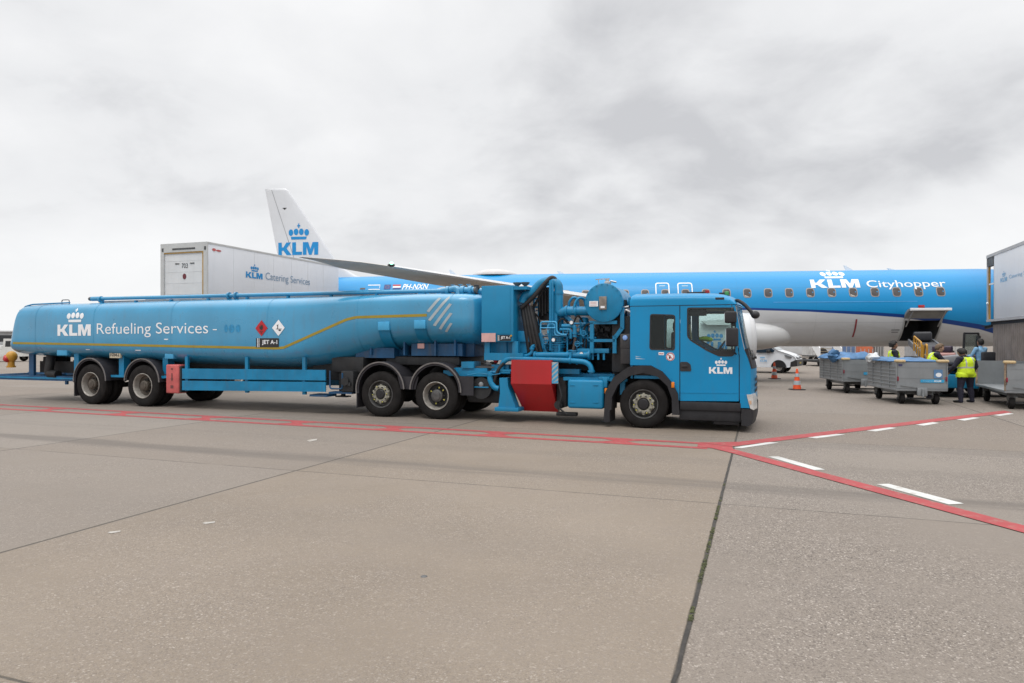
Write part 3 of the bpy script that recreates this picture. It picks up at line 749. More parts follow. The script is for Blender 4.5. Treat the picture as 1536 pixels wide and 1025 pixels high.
# side guard
for v in (.02, 2.44):
    g = G()
    for py in (553, 568.4), (571.2, 585.5):
        a0 = T(273, py[0], .02); a1 = T(488, py[0]+2.2, .02); b0 = T(273, py[1], .02); b1 = T(488, py[1]+2.6, .02)
        g.loft([[(a0[0], v, b0[2]), (a0[0], v+.035, b0[2]), (a0[0], v+.035, a0[2]), (a0[0], v, a0[2])], [(a1[0], v, b1[2]), (a1[0], v+.035, b1[2]), (a1[0], v+.035, a1[2]), (a1[0], v, a1[2])]])
    sgd = part('side_guard', g, BLUE_PAD if False else BLUE_EQ, TL)
    for u in (-11.9, -9.95, -8.22): g = G(); g.box(u-.045, u+.045, v+.036, v+.10, .46, 1.36); part('post', g, BLUE_EQ, sgd)
g = G(); x0, x1, y0, y1 = rect(249, 547, 268, 590, -.02)
g.box(x0, x1, -.03, .27, y0, y1, .035, 3); ex = part('extinguisher_box', g, REDFADE, TL)
g = G(); g.box(x1+.002, x1+.05, .0, .25, y0+.03, y1-.04, .02); g.box(x0-.32, x0+.02, .10, .16, .82, .88); part('mounting', g, CHASSIS, ex)
g = G(); xm = (x0+x1)/2
film(g, poly_bm([[(xm-.05, .78), (xm, .70), (xm+.05, .78), (xm+.025, .78), (xm+.02, .92), (xm-.02, .92), (xm-.025, .78)], [(xm-.05, .52), (xm+.05, .52), (xm+.05, .60), (xm-.05, .60)], oval(xm, 1.03, .04, .025, 12)]), lambda x, y: (x, -.034, y)); part('symbol', g, M('faded_red_dark', (.16, .05, .05), .6), ex, 0)
# landing legs
for v in (.35, 2.05):
    g = G(); g.box(-7.42, -7.26, v, v+.14, .50, 1.32, .01); g.box(-7.38, -7.30, v+.03, v+.11, .42, .52); g.box(-7.5, -7.18, v-.03, v+.17, .40, .43)
    g.bar((-7.3, v+.07, .9), (-6.95, v+.5, 1.35), .06, .06); part('landing_leg', g, CHASSIS, TL)
g = G(); g.box(-8.05, -7.55, .05, .45, .42, .47); g.box(-7.55, -6.9, .12, .42, .50, .54); g.tube([(-7.5, .1, 1.05), (-7.5, .1, .62), (-7.15, .1, .62), (-7.15, .1, 1.0)], .02, 8, .06); part('step', g, BLUE_DK, TL)
g = G(); g.box(-7.2, -6.85, .1, .55, .55, 1.05, .03); g.cyl((-7.05, .04, .8), (-7.05, .12, .8), .10); g.box(-6.98, -6.9, .05, .12, .70, .78); part('control_valves', g, CHASSIS, TL)
# fifth-wheel support under the raised front
g = G()
g.box(-7.3, -3.95, .60, 1.9, 1.40, 1.74, .02); g.box(-6.95, -5.9, .36, .62, 1.36, 1.60); g.box(-5.45, -4.15, .38, .62, 1.42, 1.70)
for u in (-6.5, -5.6, -4.8, -4.3): g.box(u-.02, u+.02, .30, 2.2, 1.43, 1.80)
part('neck_frame', g, BLUE_DK, TL)
g = G(); g.box(-6.15, -4.25, .42, 2.08, 1.20, 1.395, .02); g.box(-8.3, -6.75, .5, 2.0, .80, 1.22, .03); g.box(-7.6, -6.7, .3, 2.1, 1.0, 1.38, .03); g.cyl((-5.35, 1.25, 1.10), (-5.35, 1.25, 1.28), .06); part('kingpin_plate', g, CHASSIS, TL)
g = G(); x0, x1, y0, y1 = rect(622, 515.5, 632, 523, .22); g.box(x0, x1, .36, .375, y0, y1); part('label_plate', g, PINKW, TL)
# rear frame beyond the tank
g = G()
for v in (.36, 1.95):
    g.box(-20.6, -15.9, v, v+.10, .60, .74)
for u in (-20.3, -18.9, -17.4): g.box(u-.05, u+.05, .46, 1.95, .61, .73)
for u, v in ((-18.2, .40), (-16.9, 1.99), (-16.5, 1.99)): g.box(u-.10 if v < 1 else u-.05, u+.10 if v < 1 else u+.05, v, v+.08, .74, 1.40)
g.box(-16.8, -16.72, .40, .46, .50, .60)
rf = part('rear_frame', g, BLUE_DK, TL)
g = G(); g.box(-20.6, -15.9, .343, .357, .655, .70); part('edge_strip', g, BLUE_EQ, rf)
g = G(); u, v, w = T(17.5, 535, .35)
g.ball((u, v, w), .155, .15, .165, 18, 12); g.cyl((u-.02, v, w-.30), (u-.02, v, w-.1), .095, .085); g.cyl((u-.02, v, w-.33), (u-.02, v, w-.28), .12)
vb = part('discharge_valve', g, YEL_EQ, TL)
g = G(); g.lathe([(.10, -.03), (.105, 0), (.10, .05), (.06, .10), (.001, .11)], (u-.06, v-.08, w-.07), 'y', 18, -1); g.cyl((u-.23, v, w-.03), (u-.14, v, w-.03), .09); part('red_cap', g, RED, vb)
g = G(); g.tube([(-17.5, .5, 1.32), (-17.45, .42, 1.05), (-17.5, .42, .80), (-17.1, .42, .78)], .12, 12, .12); g.box(-18.0, -17.6, .6, 1.2, 1.05, 1.30, .03); part('discharge_hose', g, HOSE, TL)
# ================================================================== REFUELLING TRUCK
TK = thing('refueling_truck', 'blue airport fuel truck with exposed pipework behind its cab and a red side box', 'fuel truck', TR, (-2.4, 1.25))
# ---------------- chassis
g = G()
for v in (.80, 1.62): g.box(-7.1, 1.7, v, v+.08, .70, .98)
for u in lin(-6.8, 1.4, 9): g.box(u-.04, u+.04, .84, 1.66, .74, .92)
for u in (-6.06, -4.64): g.cyl((u, .25, RAD), (u, 2.25, RAD), .085, n=14); g.ball((u, 1.25, RAD), .26, .26, .24)
g.cyl((0, .2, RAD), (0, 2.3, RAD), .07, n=12)
for v in (.62, 1.78): g.box(-6.6, -4.1, v, v+.1, .62, .78)
g.box(-3.6, 1.5, .5, 2.0, .60, .72); g.cyl((-2.4, 1.25, .62), (-.3, 1.25, .62), .11)
g.box(-.75, 1.8, .55, 1.95, .45, 1.15, .05)  # underbody mass added to deepen the shade beneath the cab
part('chassis', g, CHASSIS, TK)
g = G(); g.prism([(-6.0, 1.0), (-4.75, 1.0), (-4.75, 1.18), (-5.0, 1.265), (-5.75, 1.265), (-6.0, 1.16)], .82, 1.68); part('fifth_wheel', g, CHASSIS, TK)
wheel(TK, 0, 0, True, 'steer'); wheel(TK, 0, 2.5, False, 'steer')
wheel(TK, -6.06, .0, True, 'steer', rad=.53); wheel(TK, -6.06, 2.5, False, 'steer', rad=.53)
wheel(TK, -4.64, .0, True, 'dish', rad=.53); wheel(TK, -4.64, 2.5, False, 'dish', rad=.53)
for v0, v1 in ((-.02, .66), (1.84, 2.52)):
    mudguard(TK, -6.06, v0, v1, .63, 2, 190, -1, .20, .64)
    mudguard(TK, -4.64, v0, v1, .63, -2, 178, zc=.64)
    g = G()
    g.box(-5.63, -5.07, v0+.03, v1, .70, .80, .01) if False else None
    g.prism([(-5.62, .95), (-5.08, .95), (-5.16, .66), (-5.54, .66)], v0+.05, v0+.07)
    part('mudguard_panel', g, FENDER, TK); g = G(); g.prism([(-4.08, .98), (-3.72, .98), (-3.72, .56), (-4.03, .56)], v0+.03, v0+.06)
    part('mudguard_panel', g, FENDER, TK)
def marker(u, w, v=-.035, s=.03):
    g = G(); g.box(u-s, u+s, v, v+.05, w-s*1.9, w+s*1.9, .012); return part('side_marker', g, ORANGE, TK)
marker(-3.90, .84, .02); x = T(908, 587, .0); marker(x[0], x[2], .05); x = T(1009.5, 577.5, -.02); marker(x[0], x[2], -.05)
# ---------------- deck and plumbing base
g = G()
g.box(-4.25, -3.45, .15, 1.6, 1.10, 1.16); g.box(-4.05, -3.75, .10, .5, 1.16, 1.30)
g.box(-3.5, -2.6, .1, 1.2, 1.34, 1.50)
g.box(-3.55, -2.55, .35, .45, 1.50, 1.76); g.box(-3.5, -3.38, .12, .22, 1.50, 1.76); g.box(-3.2, -3.05, .3, .42, 1.50, 1.76); g.box(-2.85, -2.72, .12, .24, 1.50, 1.76)
g.box(-4.5, -3.3, .12, .22, .98, 1.10)
dk = part('rear_deck', g, BLUE_EQ, TK)
g = G(); g.box(-4.1, -3.3, .18, 1.5, 1.165, 1.20); part('tread_plate', g, STEEL_DK, dk)
g = G(); g.box(-2.62, -.35, .55, 2.0, .98, 1.06); g.box(-1.7, -.35, .12, .22, .93, 1.00); g.box(-.50, -.40, .14, .24, .66, .98); g.box(-2.6, -1.4, .3, .45, 1.06, 1.16)
for u in (-2.4, -1.5, -.6): g.box(u-.05, u+.05, .5, 2.0, .86, .98)
part('equipment_deck', g, BLUE_EQ, TK)
# air tank and brackets behind the rear wheels
g = G(); g.cyl((-3.58, .12, .72), (-3.58, .95, .72), .24, n=28); g.box(-4.0, -3.2, .3, 1.0, .38, .9, .05); part('air_tank', g, CHASSIS, TK)
g = G(); g.lathe([(.001, -.03), (.045, -.02), (.06, .0)], (-3.58, .11, .80), 'y', 16); part('tank_valve', g, STEEL, TK)
g = G(); g.tube([(-3.95, .1, 1.02), (-3.95, .1, .64)], .022, 8); g.tube([(-3.95, .1, .74), (-3.4, .1, .74)], .015, 8); g.tube([(-3.9, .05, 1.0), (-3.6, .05, 1.06), (-3.3, .05, 1.02), (-3.1, .05, 1.05)], .012, 6, .1); part('air_lines', g, BLUE_EQ, TK)
# ---------------- control cabinet
a = T(722, 428.5, .06); b = T(770, 428.5, .06); c = T(745, 513, .06)
cu0, cu1, cz0, cz1 = a[0], b[0], c[2], (a[2]+b[2])/2
g = G(); g.box(cu0, cu1, .06, 1.05, cz0, cz1, .012)
cab_ = part('control_cabinet', g, BLUE_CAB, TK)
g = G(); g.box(cu0+.03, cu1-.07, .048, .058, cz0+.17, cz1-.03, .004); part('cabinet_door', g, BLUE_CAB, cab_)
g = G(); g.box(cu1+.002, cu1+.34, .30, 1.0, cz0, cz0+.24, .01); part('cabinet_ledge', g, BLUE_EQ, cab_); g = G(); g.box(cu1+.002, cu1+.30, .08, 1.0, cz1-.10, cz1-.03); part('cabinet_canopy', g, BLUE_EQ, cab_)
x0, x1, y0, y1 = rect(722.5, 500, 743.5, 513, .045); g = G(); g.box(x0, x1, .036, .046, y0, y1); part('label_plate', g, PINKW, cab_)
product_plate(TK, (745.5, 503, 766, 511.5), lambda x, y: (x, .040, y), lambda x, y: (x, .036, y))
x = T(767, 504, .05); g = G(); g.cyl((x[0], .02, x[2]), (x[0], .055, x[2]), .02, n=12); part('cabinet_lock', g, YEL_EQ, cab_)
g = G()
for px in (776, 788): u, _, w = T(px, 428, .5); g.cyl((u, .5, cz1-.06), (u, .5, cz1+.02), .035); g.lathe([(.05, 0), (.095, .05), (.10, .07), (.001, .075)], (u, .5, cz1+.02), 'z', 16)
part('work_lamps', g, M('lamp_brown', (.12, .10, .085), .5), cab_)
g = G()
for px, h in ((714, .02), (726, .015), (733, .015), (740, .012)):
    u, _, w = T(px, 430, .7); g.box(u-.02, u+.025, .66, .74, cz1-.02, cz1+.04+h)
u = T(715, 428, .8)[0]; g.box(u-.05, u+.05, .74, .86, cz1-.02, cz1+.10, .02); g.cyl((u, .8, cz1-.5), (u, .8, cz1), .02); part('cabinet_fittings', g, CHASSIS, cab_)
# open ladder frame right of the cabinet
g = G()
for u in (cu1+.07, cu1+.19, cu1+.30):
    g.box(u-.018, u+.018, .9, .94, cz0+.24, cz1-.1)
for w in lin(cz0+.40, cz1-.25, 4): g.box(cu1+.05, cu1+.33, .91, .93, w-.02, w+.02)
part('ladder_frame', g, BLUE_PAD, TK)
g = G(); g.box(cu1+.03, cu1+.09, .86, .90, cz1-.45, cz1-.16, .01); part('red_hose', g, RED, TK)
# ---------------- hose bundles
g = G()
for k in range(12):
    t = k/11; p0 = T(783+t*15, 458+t*2, .35+.1*(k % 3)); p1 = T(794+t*22, 530, .35+.1*(k % 3)); m_ = T(788+t*17, 490, .30+.1*(k % 3))
    g.tube([p0, m_, p1], .046, 8, .2)
p = [T(782, 462, .3), T(800, 446, .3), T(818, 424, .35), T(828, 415.5, .4), T(835, 421, .45), T(836, 430, .5)]
g.tube(p, .050, 10, .12)
p = [T(800, 462, .5), T(812, 440, .5), T(824, 419, .5), T(833, 421, .6), T(840, 436, .7)]; g.tube(p, .03, 8, .12)
part('hose_bundle', g, HOSE, TK)
g = G()
for k in range(8):
    p0 = T(809+k*2.3, 431, .62+.05*(k % 2)); p1 = T(809.5+k*2.2, 468+(k % 3)*3, .62+.05*(k % 2)); g.tube([p0, p1], .032, 8)
a = T(809, 468, .72); b = T(826, 480, .72); g.box(a[0], b[0], .68, .8, b[2], a[2], .01); g.box(a[0], b[0], .74, .95, b[2], a[2]+.4)
part('hanging_hoses', g, HOSE, TK)
# ---------------- big pipework
def pipe_(name, pts, r, mat=BLUE_EQ, fil=.12, n=14, flanges=()):
    g = G(); P = [T(*p) for p in pts]; g.tube(P, r, n, fil)
    for (px, py, v), ax, fr_ in flanges:
        q = Vector(T(px, py, v)); e = {'x': Vector((.02, 0, 0)), 'y': Vector((0, .02, 0)), 'z': Vector((0, 0, .02))}[ax]; g.cyl(q-e, q+e, fr_)
    return part(name, g, mat, TK)
pipe_('loading_arm', [(784, 454, .35), (787, 444, .35), (798, 440, .37), (812, 424, .40), (826, 421, .45), (838, 426, .45), (838, 470, .45), (848, 466.5, .45), (888, 467, .5)], .098, flanges=(((850, 467, .45), 'x', .12), ((864, 467, .47), 'x', .12), ((838, 440, .45), 'z', .108)))
g = G(); a = T(824, 421, .36); b = T(832, 500, .36); g.box(a[0], a[0]+.10, .33, .39, 1.55, a[2], .01); g.box(a[0]+.05, a[0]+.062, .30, .33, 1.6, a[2]-.05); a2 = T(834, 430, .36); g.box(a[0]+.1, a[0]+.17, .38, .41, 1.6, a2[2]-.1); part('arm_post', g, BLUE_EQ, TK)
pipe_('chrome_loop', [(811, 500, .22), (811, 483, .22), (835, 483, .22), (835, 497, .22), (840, 502, .22), (850, 502, .22)], .018, BLUE_PAD, .06, 8)
pipe_('chrome_loop', [(822, 500, .22), (822, 486, .24), (832, 486, .24), (832, 503, .24), (850, 504, .24)], .016, BLUE_PAD, .06, 8)
pipe_('chrome_loop', [(811, 492, .2), (833, 492, .2)], .014, BLUE_PAD, 0, 8)
pipe_('cross_pipe', [(843, 489.5, .3), (862, 489.5, .3), (862, 506, .3)], .045, fil=.06, flanges=(((862, 500, .3), 'z', .06),))
pipe_('cross_pipe', [(840, 494.5, .26), (856, 494.5, .26), (856, 508, .26)], .028, fil=.06)
pipe_('meter_hose', [(863, 506, .3), (861, 520, .3), (858, 534, .3)], .030, M('brown_hose', (.06, .045, .04), .6), .1)
pipe_('arched_pipe', [(852, 468, .55), (854, 452, .55), (860, 446, .55), (866, 448, .6), (868, 466, .62)], .030, fil=.1)
pipe_('arched_pipe', [(860, 470, .4), (863, 454, .4), (869, 446, .42), (877, 449, .5), (880, 466, .55)], .030, fil=.1)
pipe_('manifold_pipe', [(801, 533, .28), (886, 533, .28)], .07, flanges=(((803, 533, .28), 'x', .09), ((852, 533, .28), 'x', .085), ((884, 533, .28), 'x', .10)))
pipe_('manifold_pipe', [(752, 556, .14), (753, 545, .14), (762, 538, .14), (855, 541, .14), (878, 543, .14), (886, 549, .14), (888, 560, .14)], .055, fil=.14, flanges=(((855, 541, .14), 'x', .07), ((887, 557, .14), 'z', .075)))
pipe_('manifold_pipe', [(758, 534, .22), (790, 534, .22), (798, 530, .22), (798, 520, .22), (802, 519, .22)], .036, fil=.08, flanges=(((798, 523, .22), 'z', .052),))
pipe_('manifold_pipe', [(853, 541, .18), (856, 535, .2), (856, 528, .2)], .03, fil=.05)
pipe_('drain_elbow', [(735, 558, .1), (735, 572, .08), (742, 582, .08), (748, 583, .1)], .062, fil=.1, flanges=(((736, 562, .1), 'z', .078),))
pipe_('drain_elbow', [(736, 558.5, .14), (766, 559, .14)], .035, fil=.0)
pipe_('drain_hose', [(756, 545, .1), (748, 553, .08), (744, 564, .08), (741, 575, .1)], .035, HOSE, .1)
g = G(); a = T(737, 547, .2); b = T(763, 556, .2); g.box(a[0], b[0], .2, .5, b[2], a[2], .01); part('junction_box', g, BLUE_EQ, TK)
g = G(); a = T(744, 538, .3); g.ball((a[0], .3, a[2]-.03), .06, .06, .08); part('red_cap', g, RED, TK)
# tall slanted struts behind the loops and the small pumps
g = G()
for (x0_, y0_, x1_, y1_) in ((810, 500, 819, 530), (824, 497, 831, 530)):
    g.bar(T(x0_, y0_, .42), T(x1_, y1_, .42), .11, .08)
part('strut', g, BLUE_EQ, TK)
g = G()
for k in range(6):
    a = T(843, 503+k*3.4, .42); g.cyl((a[0]-.10, .45, a[2]-.02), (a[0]-.10, .45, a[2]-.0), .17, n=20)
a = T(843, 500, .42); b = T(843, 528, .42); g.cyl((a[0]-.10, .45, b[2]), (a[0]-.10, .45, a[2]), .12, n=20); part('hose_pump', g, BLUE_EQ, TK)
for px, r in ((876, .105), (840, .085)):
    g = G(); a = T(px, 480 if px > 850 else 470, .6); b = T(px, 526, .6); g.cyl((a[0], .6, b[2]), (a[0], .6, a[2]), r, n=20); g.cyl((a[0], .6, a[2]-.3), (a[0], .6, a[2]-.26), r*1.22, n=20); g.cyl((a[0], .6, b[2]+.12), (a[0], .6, b[2]+.16), r*1.22, n=20); g.ball((a[0], .6, a[2]), r, r, r*.7)
    part('filter_vessel', g, BLUE_EQ, TK)
g = G(); a = T(868, 491, .5); g.tube([(a[0], .5, a[2]), (a[0]+.1, .5, a[2]+.05), (a[0]+.25, .6, a[2]+.1)], .03, 8, .05); a = T(850, 470, .6); g.ball((a[0], .6, a[2]-.08), .09, .09, .1); a = T(855, 477, .5)
g.bar(T(848, 473, .5), T(862, 486, .5), .07, .07); part('linkage', g, BLUE_EQ, TK)
rr_ = random.Random(11)
g = G()
for k in range(26):
    px, py = rr_.uniform(806, 886), rr_.uniform(484, 530); v = rr_.uniform(.55, 1.3); p = T(px, py, v)
    ax = rr_.choice((Vector((1, 0, 0)), Vector((0, 0, 1)), Vector((0, 1, 0)))); l = rr_.uniform(.08, .32)
    g.cyl(Vector(p)-ax*l, Vector(p)+ax*l, rr_.uniform(.012, .03), n=8)
for k in range(12):
    px, py = rr_.uniform(806, 886), rr_.uniform(484, 530); v = rr_.uniform(.7, 1.3); p = T(px, py, v); s = rr_.uniform(.04, .09); g.box(p[0]-s, p[0]+s, v, v+.15, p[2]-s, p[2]+s, .008)
part('small_plumbing', g, BLUE_EQ, TK)
g = G(); rr5 = random.Random(21)
for k in range(46):   # short orthogonal pipe runs with elbows
    p = Vector(T(rr5.uniform(808, 884), rr5.uniform(478, 530), rr5.uniform(.25, .75))); q = [p]
    for _ in range(3):
        ax = rr5.choice((Vector((1, 0, 0)), Vector((0, 0, 1)), Vector((0, .6, 0)))); q.append(q[-1]+ax*rr5.choice((-1, 1))*rr5.uniform(.08, .26))
    if all(1.1 < a_.z < 2.2 and -2.3 < a_.x < -.9 and a_.y > .12 for a_ in q): g.tube(q, rr5.uniform(.011, .022), 8, .04)
for px, py in ((818, 512), (848, 498), (866, 516), (875, 500)):
    p = T(px, py, .24); g.tube([(p[0]+.055*math.cos(t), .24, p[2]+.055*math.sin(t)) for t in [2*math.pi*j/16 for j in range(17)]], .008, 6); g.cyl((p[0], .24, p[2]), (p[0], .5, p[2]), .012, n=8); g.box(p[0]-.05, p[0]+.05, .237, .245, p[2]-.006, p[2]+.006)
part('valve_lines', g, BLUE_EQ, TK)
g = G()
for k, (px, py) in enumerate(((803, 470), (845, 478), (852, 488), (868, 474), (884, 486), (890, 500))):
    p = T(px, py, .5); s_ = .10+.03*(k % 3); g.tube([(p[0]-s_, .45, p[2]-.5), (p[0]-s_*.8, .42, p[2]-.1), (p[0], .42, p[2]+.02), (p[0]+s_, .5, p[2]-.12), (p[0]+s_*1.1, .55, p[2]-.5)], .020, 8, .12)
part('hose_loop', g, HOSE, TK)
for px, py in ((857, 484), (830, 510), (872, 531)):
    p = T(px, py, .22); g = G(); g.lathe([(.045, .05), (.045, 0), (.038, -.006)], (p[0], .22, p[2]), 'y', 18); gg_ = part('gauge', g, STEEL_DK, TK); g = G(); g.lathe([(.038, -.003), (.001, -.003)], (p[0], .22, p[2]), 'y', 18); part('dial', g, LETTER, gg_)
g = G()
for k in range(16):
    px, py = rr_.uniform(800, 935), rr_.uniform(490, 545); v = rr_.uniform(.8, 1.5); p = T(px, py, v); s = rr_.uniform(.05, .14); g.box(p[0]-s, p[0]+s, v, v+.3, p[2]-s*.8, p[2]+s*.8, .01)
g.box(-2.2, -.45, 1.35, 1.9, 1.06, 2.0, .03)
g.box(-2.3, -1.3, .9, 1.4, 1.1, 1.8, .03)
part('pump_body', g, CHASSIS, TK)
g = G(); a = T(868, 523, .35); b = T(914, 530, .35); g.box(a[0]-.02, b[0], .30, .8, b[2], a[2], .01)
for k in range(5): g.box(a[0]+.05+k*.12, a[0]+.09+k*.12, .32, .36, b[2]-.14, b[2])
part('valve_shelf', g, BLUE_EQ, TK)
# ---------------- drum
u, _, w = T(905.5, 454.2, .20); r0 = .405
g = G(); g.lathe([(.001, 0), (r0-.02, 0), (r0, .012), (r0, .05), (r0-.015, .052), (r0-.015, 1.25), (r0-.06, 1.36), (.15, 1.45), (.001, 1.46)], (u, .20, w), 'y', 56)
dr = part('filter_drum', g, BLUE_EQ, TK)
g = G()
for k in range(20):
    a_ = 2*math.pi*k/20+.1; g.cyl((u+math.cos(a_)*(r0-.022), .185, w+math.sin(a_)*(r0-.022)), (u+math.cos(a_)*(r0-.022), .2, w+math.sin(a_)*(r0-.022)), .011, n=6)
g.cyl((u-.02, .2, w), (u+.45, .2, w-.02), .0001) if False else None
part('drum_bolts', g, BLUE_EQ, dr)
g = G(); x0, x1, y0, y1 = rect(898.6, 445, 909.8, 464.8, .18); g.box(x0, x1, .165, .195, y0, y1, .006); pl_ = part('gauge_plate', g, M('brown_plate', (.20, .175, .15), .6, var=.2, scale=10, grime=.4), TK)
g = G(); g.box(x0+.035, x1-.035, .158, .164, y0+.03, y0+.075); part('label_strip', g, LETTER, pl_)
g = G(); x0, x1, y0, y1 = rect(884, 452, 897, 460, .18); g.box(x0, x1, .178, .19, y0, y1); dl = part('label_plate', g, LETTER, TK)
g = G(); film(g, poly_bm([[(x0+.02, y), (x1-.03, y), (x1-.03, y+.012), (x0+.02, y+.012)] for y in lin(y0+.02, y1-.03, 3)]), lambda x, y: (x, .176, y)); part('print_lines', g, PINKW, dl, 0)
g = G(); zt_ = w+r0
g.box(u-.02, u+.10, .35, .5, zt_-.01, zt_+.05, .01); g.cyl((u+.03, .42, zt_+.03), (u+.03, .42, zt_+.11), .04, n=12); g.bar((u-.22, .40, zt_+.10), (u+.08, .42, zt_+.11), .02, .02); g.bar((u-.14, .40, zt_-.02), (u-.16, .40, zt_+.10), .015, .015)
g.cyl((u+.10, .42, zt_+.06), (u+.22, .42, zt_+.03), .022, n=10); part('vent_fitting', g, ALU, dr)
g = G()
L0 = T(887.5, 486, .25)[0]; L1 = T(921, 486, .25)[0]; zb = T(890, 530, .25)[2]; zm = T(890, 511, .25)[2]; zu = T(890, 484, .25)[2]
g.box(L0-.04, L0+.04, .25, .33, zb, zu); g.box(L0-.04, L1+.06, .25, .33, zu-.035, zu+.035); g.box(L0-.04, L1+.02, .25, .33, zm-.03, zm+.03)
g.box(L1-.03, L1+.05, .25, .33, zb, zm+.1); g.bar((L1+.01, .29, zm+.05), (L1+.17, .29, zu-.12), .08, .08); g.box(L1+.13, L1+.21, .25, .33, zu-.14, w-.1); 
part('drum_frame', g, BLUE_EQ, TK)
g = G(); g.cyl((u+r0-.05, .9, w+.02), (u+r0+.22, .9, w+.02), .10, n=18); g.cyl((u+r0+.1, .9, w+.02), (u+r0+.14, .9, w+.02), .15, n=18); g.box(u+r0+.05, u+r0+.22, .5, .62, w-.06, w+.12, .01); part('outlet_pipe', g, BLUE_EQ, TK)
g = G(); rr2 = random.Random(5)
for k in range(14):
    p = T(rr2.uniform(893, 916), rr2.uniform(490, 508), .5); s = rr2.uniform(.02, .05); g.box(p[0]-s, p[0]+s, .45+rr2.random()*.2, .6+rr2.random()*.2, p[2]-s, p[2]+s, .006)
g.box(L0, L1, .75, .95, zm, zu, .01); part('instrument_cluster', g, CHASSIS, TK)
# grey box behind the cab, air intake
g = G(); x0, x1, y0, y1 = rect(930.5, 501, 950, 546, .12); g.box(x0, x1-.03, .12, .55, y0, y1, .015); g.box(x0, x1-.06, .11, .5, y1-.30, y1-.02, .01); bx = part('rear_cab_box', g, M('box_grey', (.035, .035, .038), .55, var=.2, scale=5, grime=.35), TK)
q = T(937.5, 507, .1); g = G(); g.lathe([(.001, -.02), (.04, -.015), (.052, 0), (.052, .03)], (q[0], .10, q[2]), 'y', 20); part('round_lamp', g, M('blue_lens', (.22, .36, .68), .2), bx)
g = G(); g.box(-.72, -.31, .35, 2.2, 1.1, 2.28, .04); g.cyl((-.52, .5, 2.2), (-.52, .5, 2.62), .10); part('air_intake', g, CHASSIS, TK)
g = G(); g.tube([(-.62, .35, 2.30), (-.50, .35, 2.45), (-.36, .36, 2.48)], .02, 8, .06); g.tube([(-.5, .3, 2.2), (-.42, .3, 2.42), (-.3, .3, 2.35)], .022, 8, .05); part('service_lines', g, ALU, TK)
# ---------------- red box, blue foot, fuel tank
g = G()
P0 = [T(767, 540, -.02), T(827, 541, -.02), T(827, 577, -.02), T(830, 619, .06), T(775, 614.5, .06), T(767, 573.5, -.02)]
zt0, zm0, zb0 = 1.355, .845, .27; ua, ub = P0[0][0], P0[1][0]
g.loft([[(ua+.0, -.02, zt0), (ub, -.02, zt0), (ub, .55, zt0), (ua, .55, zt0)], [(ua-.01, -.02, zm0), (ub, -.02, zm0), (ub, .55, zm0), (ua-.01, .55, zm0)], [(ua+.13, .42, zb0-.045), (ub+.02, .42, zb0-.045), (ub+.02, .55, zb0-.045), (ua+.13, .55, zb0-.045)]])
rb = part('red_valve_box', g, RED, TK, 20)
g = G(); x0, x1, y0, y1 = rect(828, 543.5, 837, 575.5, -.0); g.box(ub+.004, x1, .0, .03, y0, y1); sp_ = part('striped_panel', g, REFLECT, TK)
g = G(); uu = ub+.004; ww = x1-uu
for k in range(-1, 6):
    zz = y0+k*.105; q = [(uu, zz), (uu+ww, zz+.12), (uu+ww, zz+.12+.055), (uu, zz+.055)]
    q = [(a_, min(max(b_, y0), y1)) for a_, b_ in q]
    if abs(q[0][1]-q[3][1])+abs(q[1][1]-q[2][1]) > .03: g.add([(a_, -.004, b_) for a_, b_ in q], [(0, 1, 2, 3)])
part('stripe', g, BLUE_PAD, sp_, 0)
g = G(); A = [T(749, 567, .04), T(761, 567, .04), T(762, 580, .04), T(774, 613, .04), T(747, 613, .04), T(750, 590, .04)]
g.prism([(p[0], p[2]) for p in A], .04, .30); q0 = T(742, 611, .02); q1 = T(776, 616.5, .02); g.box(q0[0], q1[0]+.03, .0, .45, q1[2]-.02, q0[2], .01); g.box(A[0][0]-.12, ub, .1, .5, 1.10, 1.14)
part('step_foot', g, BLUE_CAB, TK)
g = G(); g.box(ub+.03, ub+.26, .25, .9, .35, .98, .03); g.cyl((ub+.1, .15, .4), (ub+.1, .5, .4), .09); g.tube([(ub+.1, .1, .95), (ub+.2, .08, .6), (ub+.12, .1, .35), (ub+.3, .1, .22)], .02, 8, .06); g.box(ub+.05, ub+.5, .15, .3, .17, .25, .02); part('drain_gear', g, CHASSIS, TK)
x0, x1, y0, y1 = rect(851, 569.5, 905, 612.5, .02); g = G(); g.box(x0, x1, .02, .62, y0, y1, .055, 4); ft = part('fuel_tank', g, BLUE_CAB, TK)
g = G()
for px, py in ((858, 578), (893, 578), (858, 604), (893, 604)):
    q = T(px, py, .015); g.box(q[0]-.045, q[0]+.055, .008, .03, q[2]-.012, q[2]+.012, .004)
part('tank_strap', g, BLUE_EQ, ft)
g = G(); q = T(910, 560, .1); g.box(q[0]-.08, q[0]+.02, .06, .14, .80, 1.02, .01); g.box(q[0]-.16, q[0]+.05, .08, .3, .94, 1.02, .01); part('fuel_tank_bracket', g, BLUE_EQ, TK)

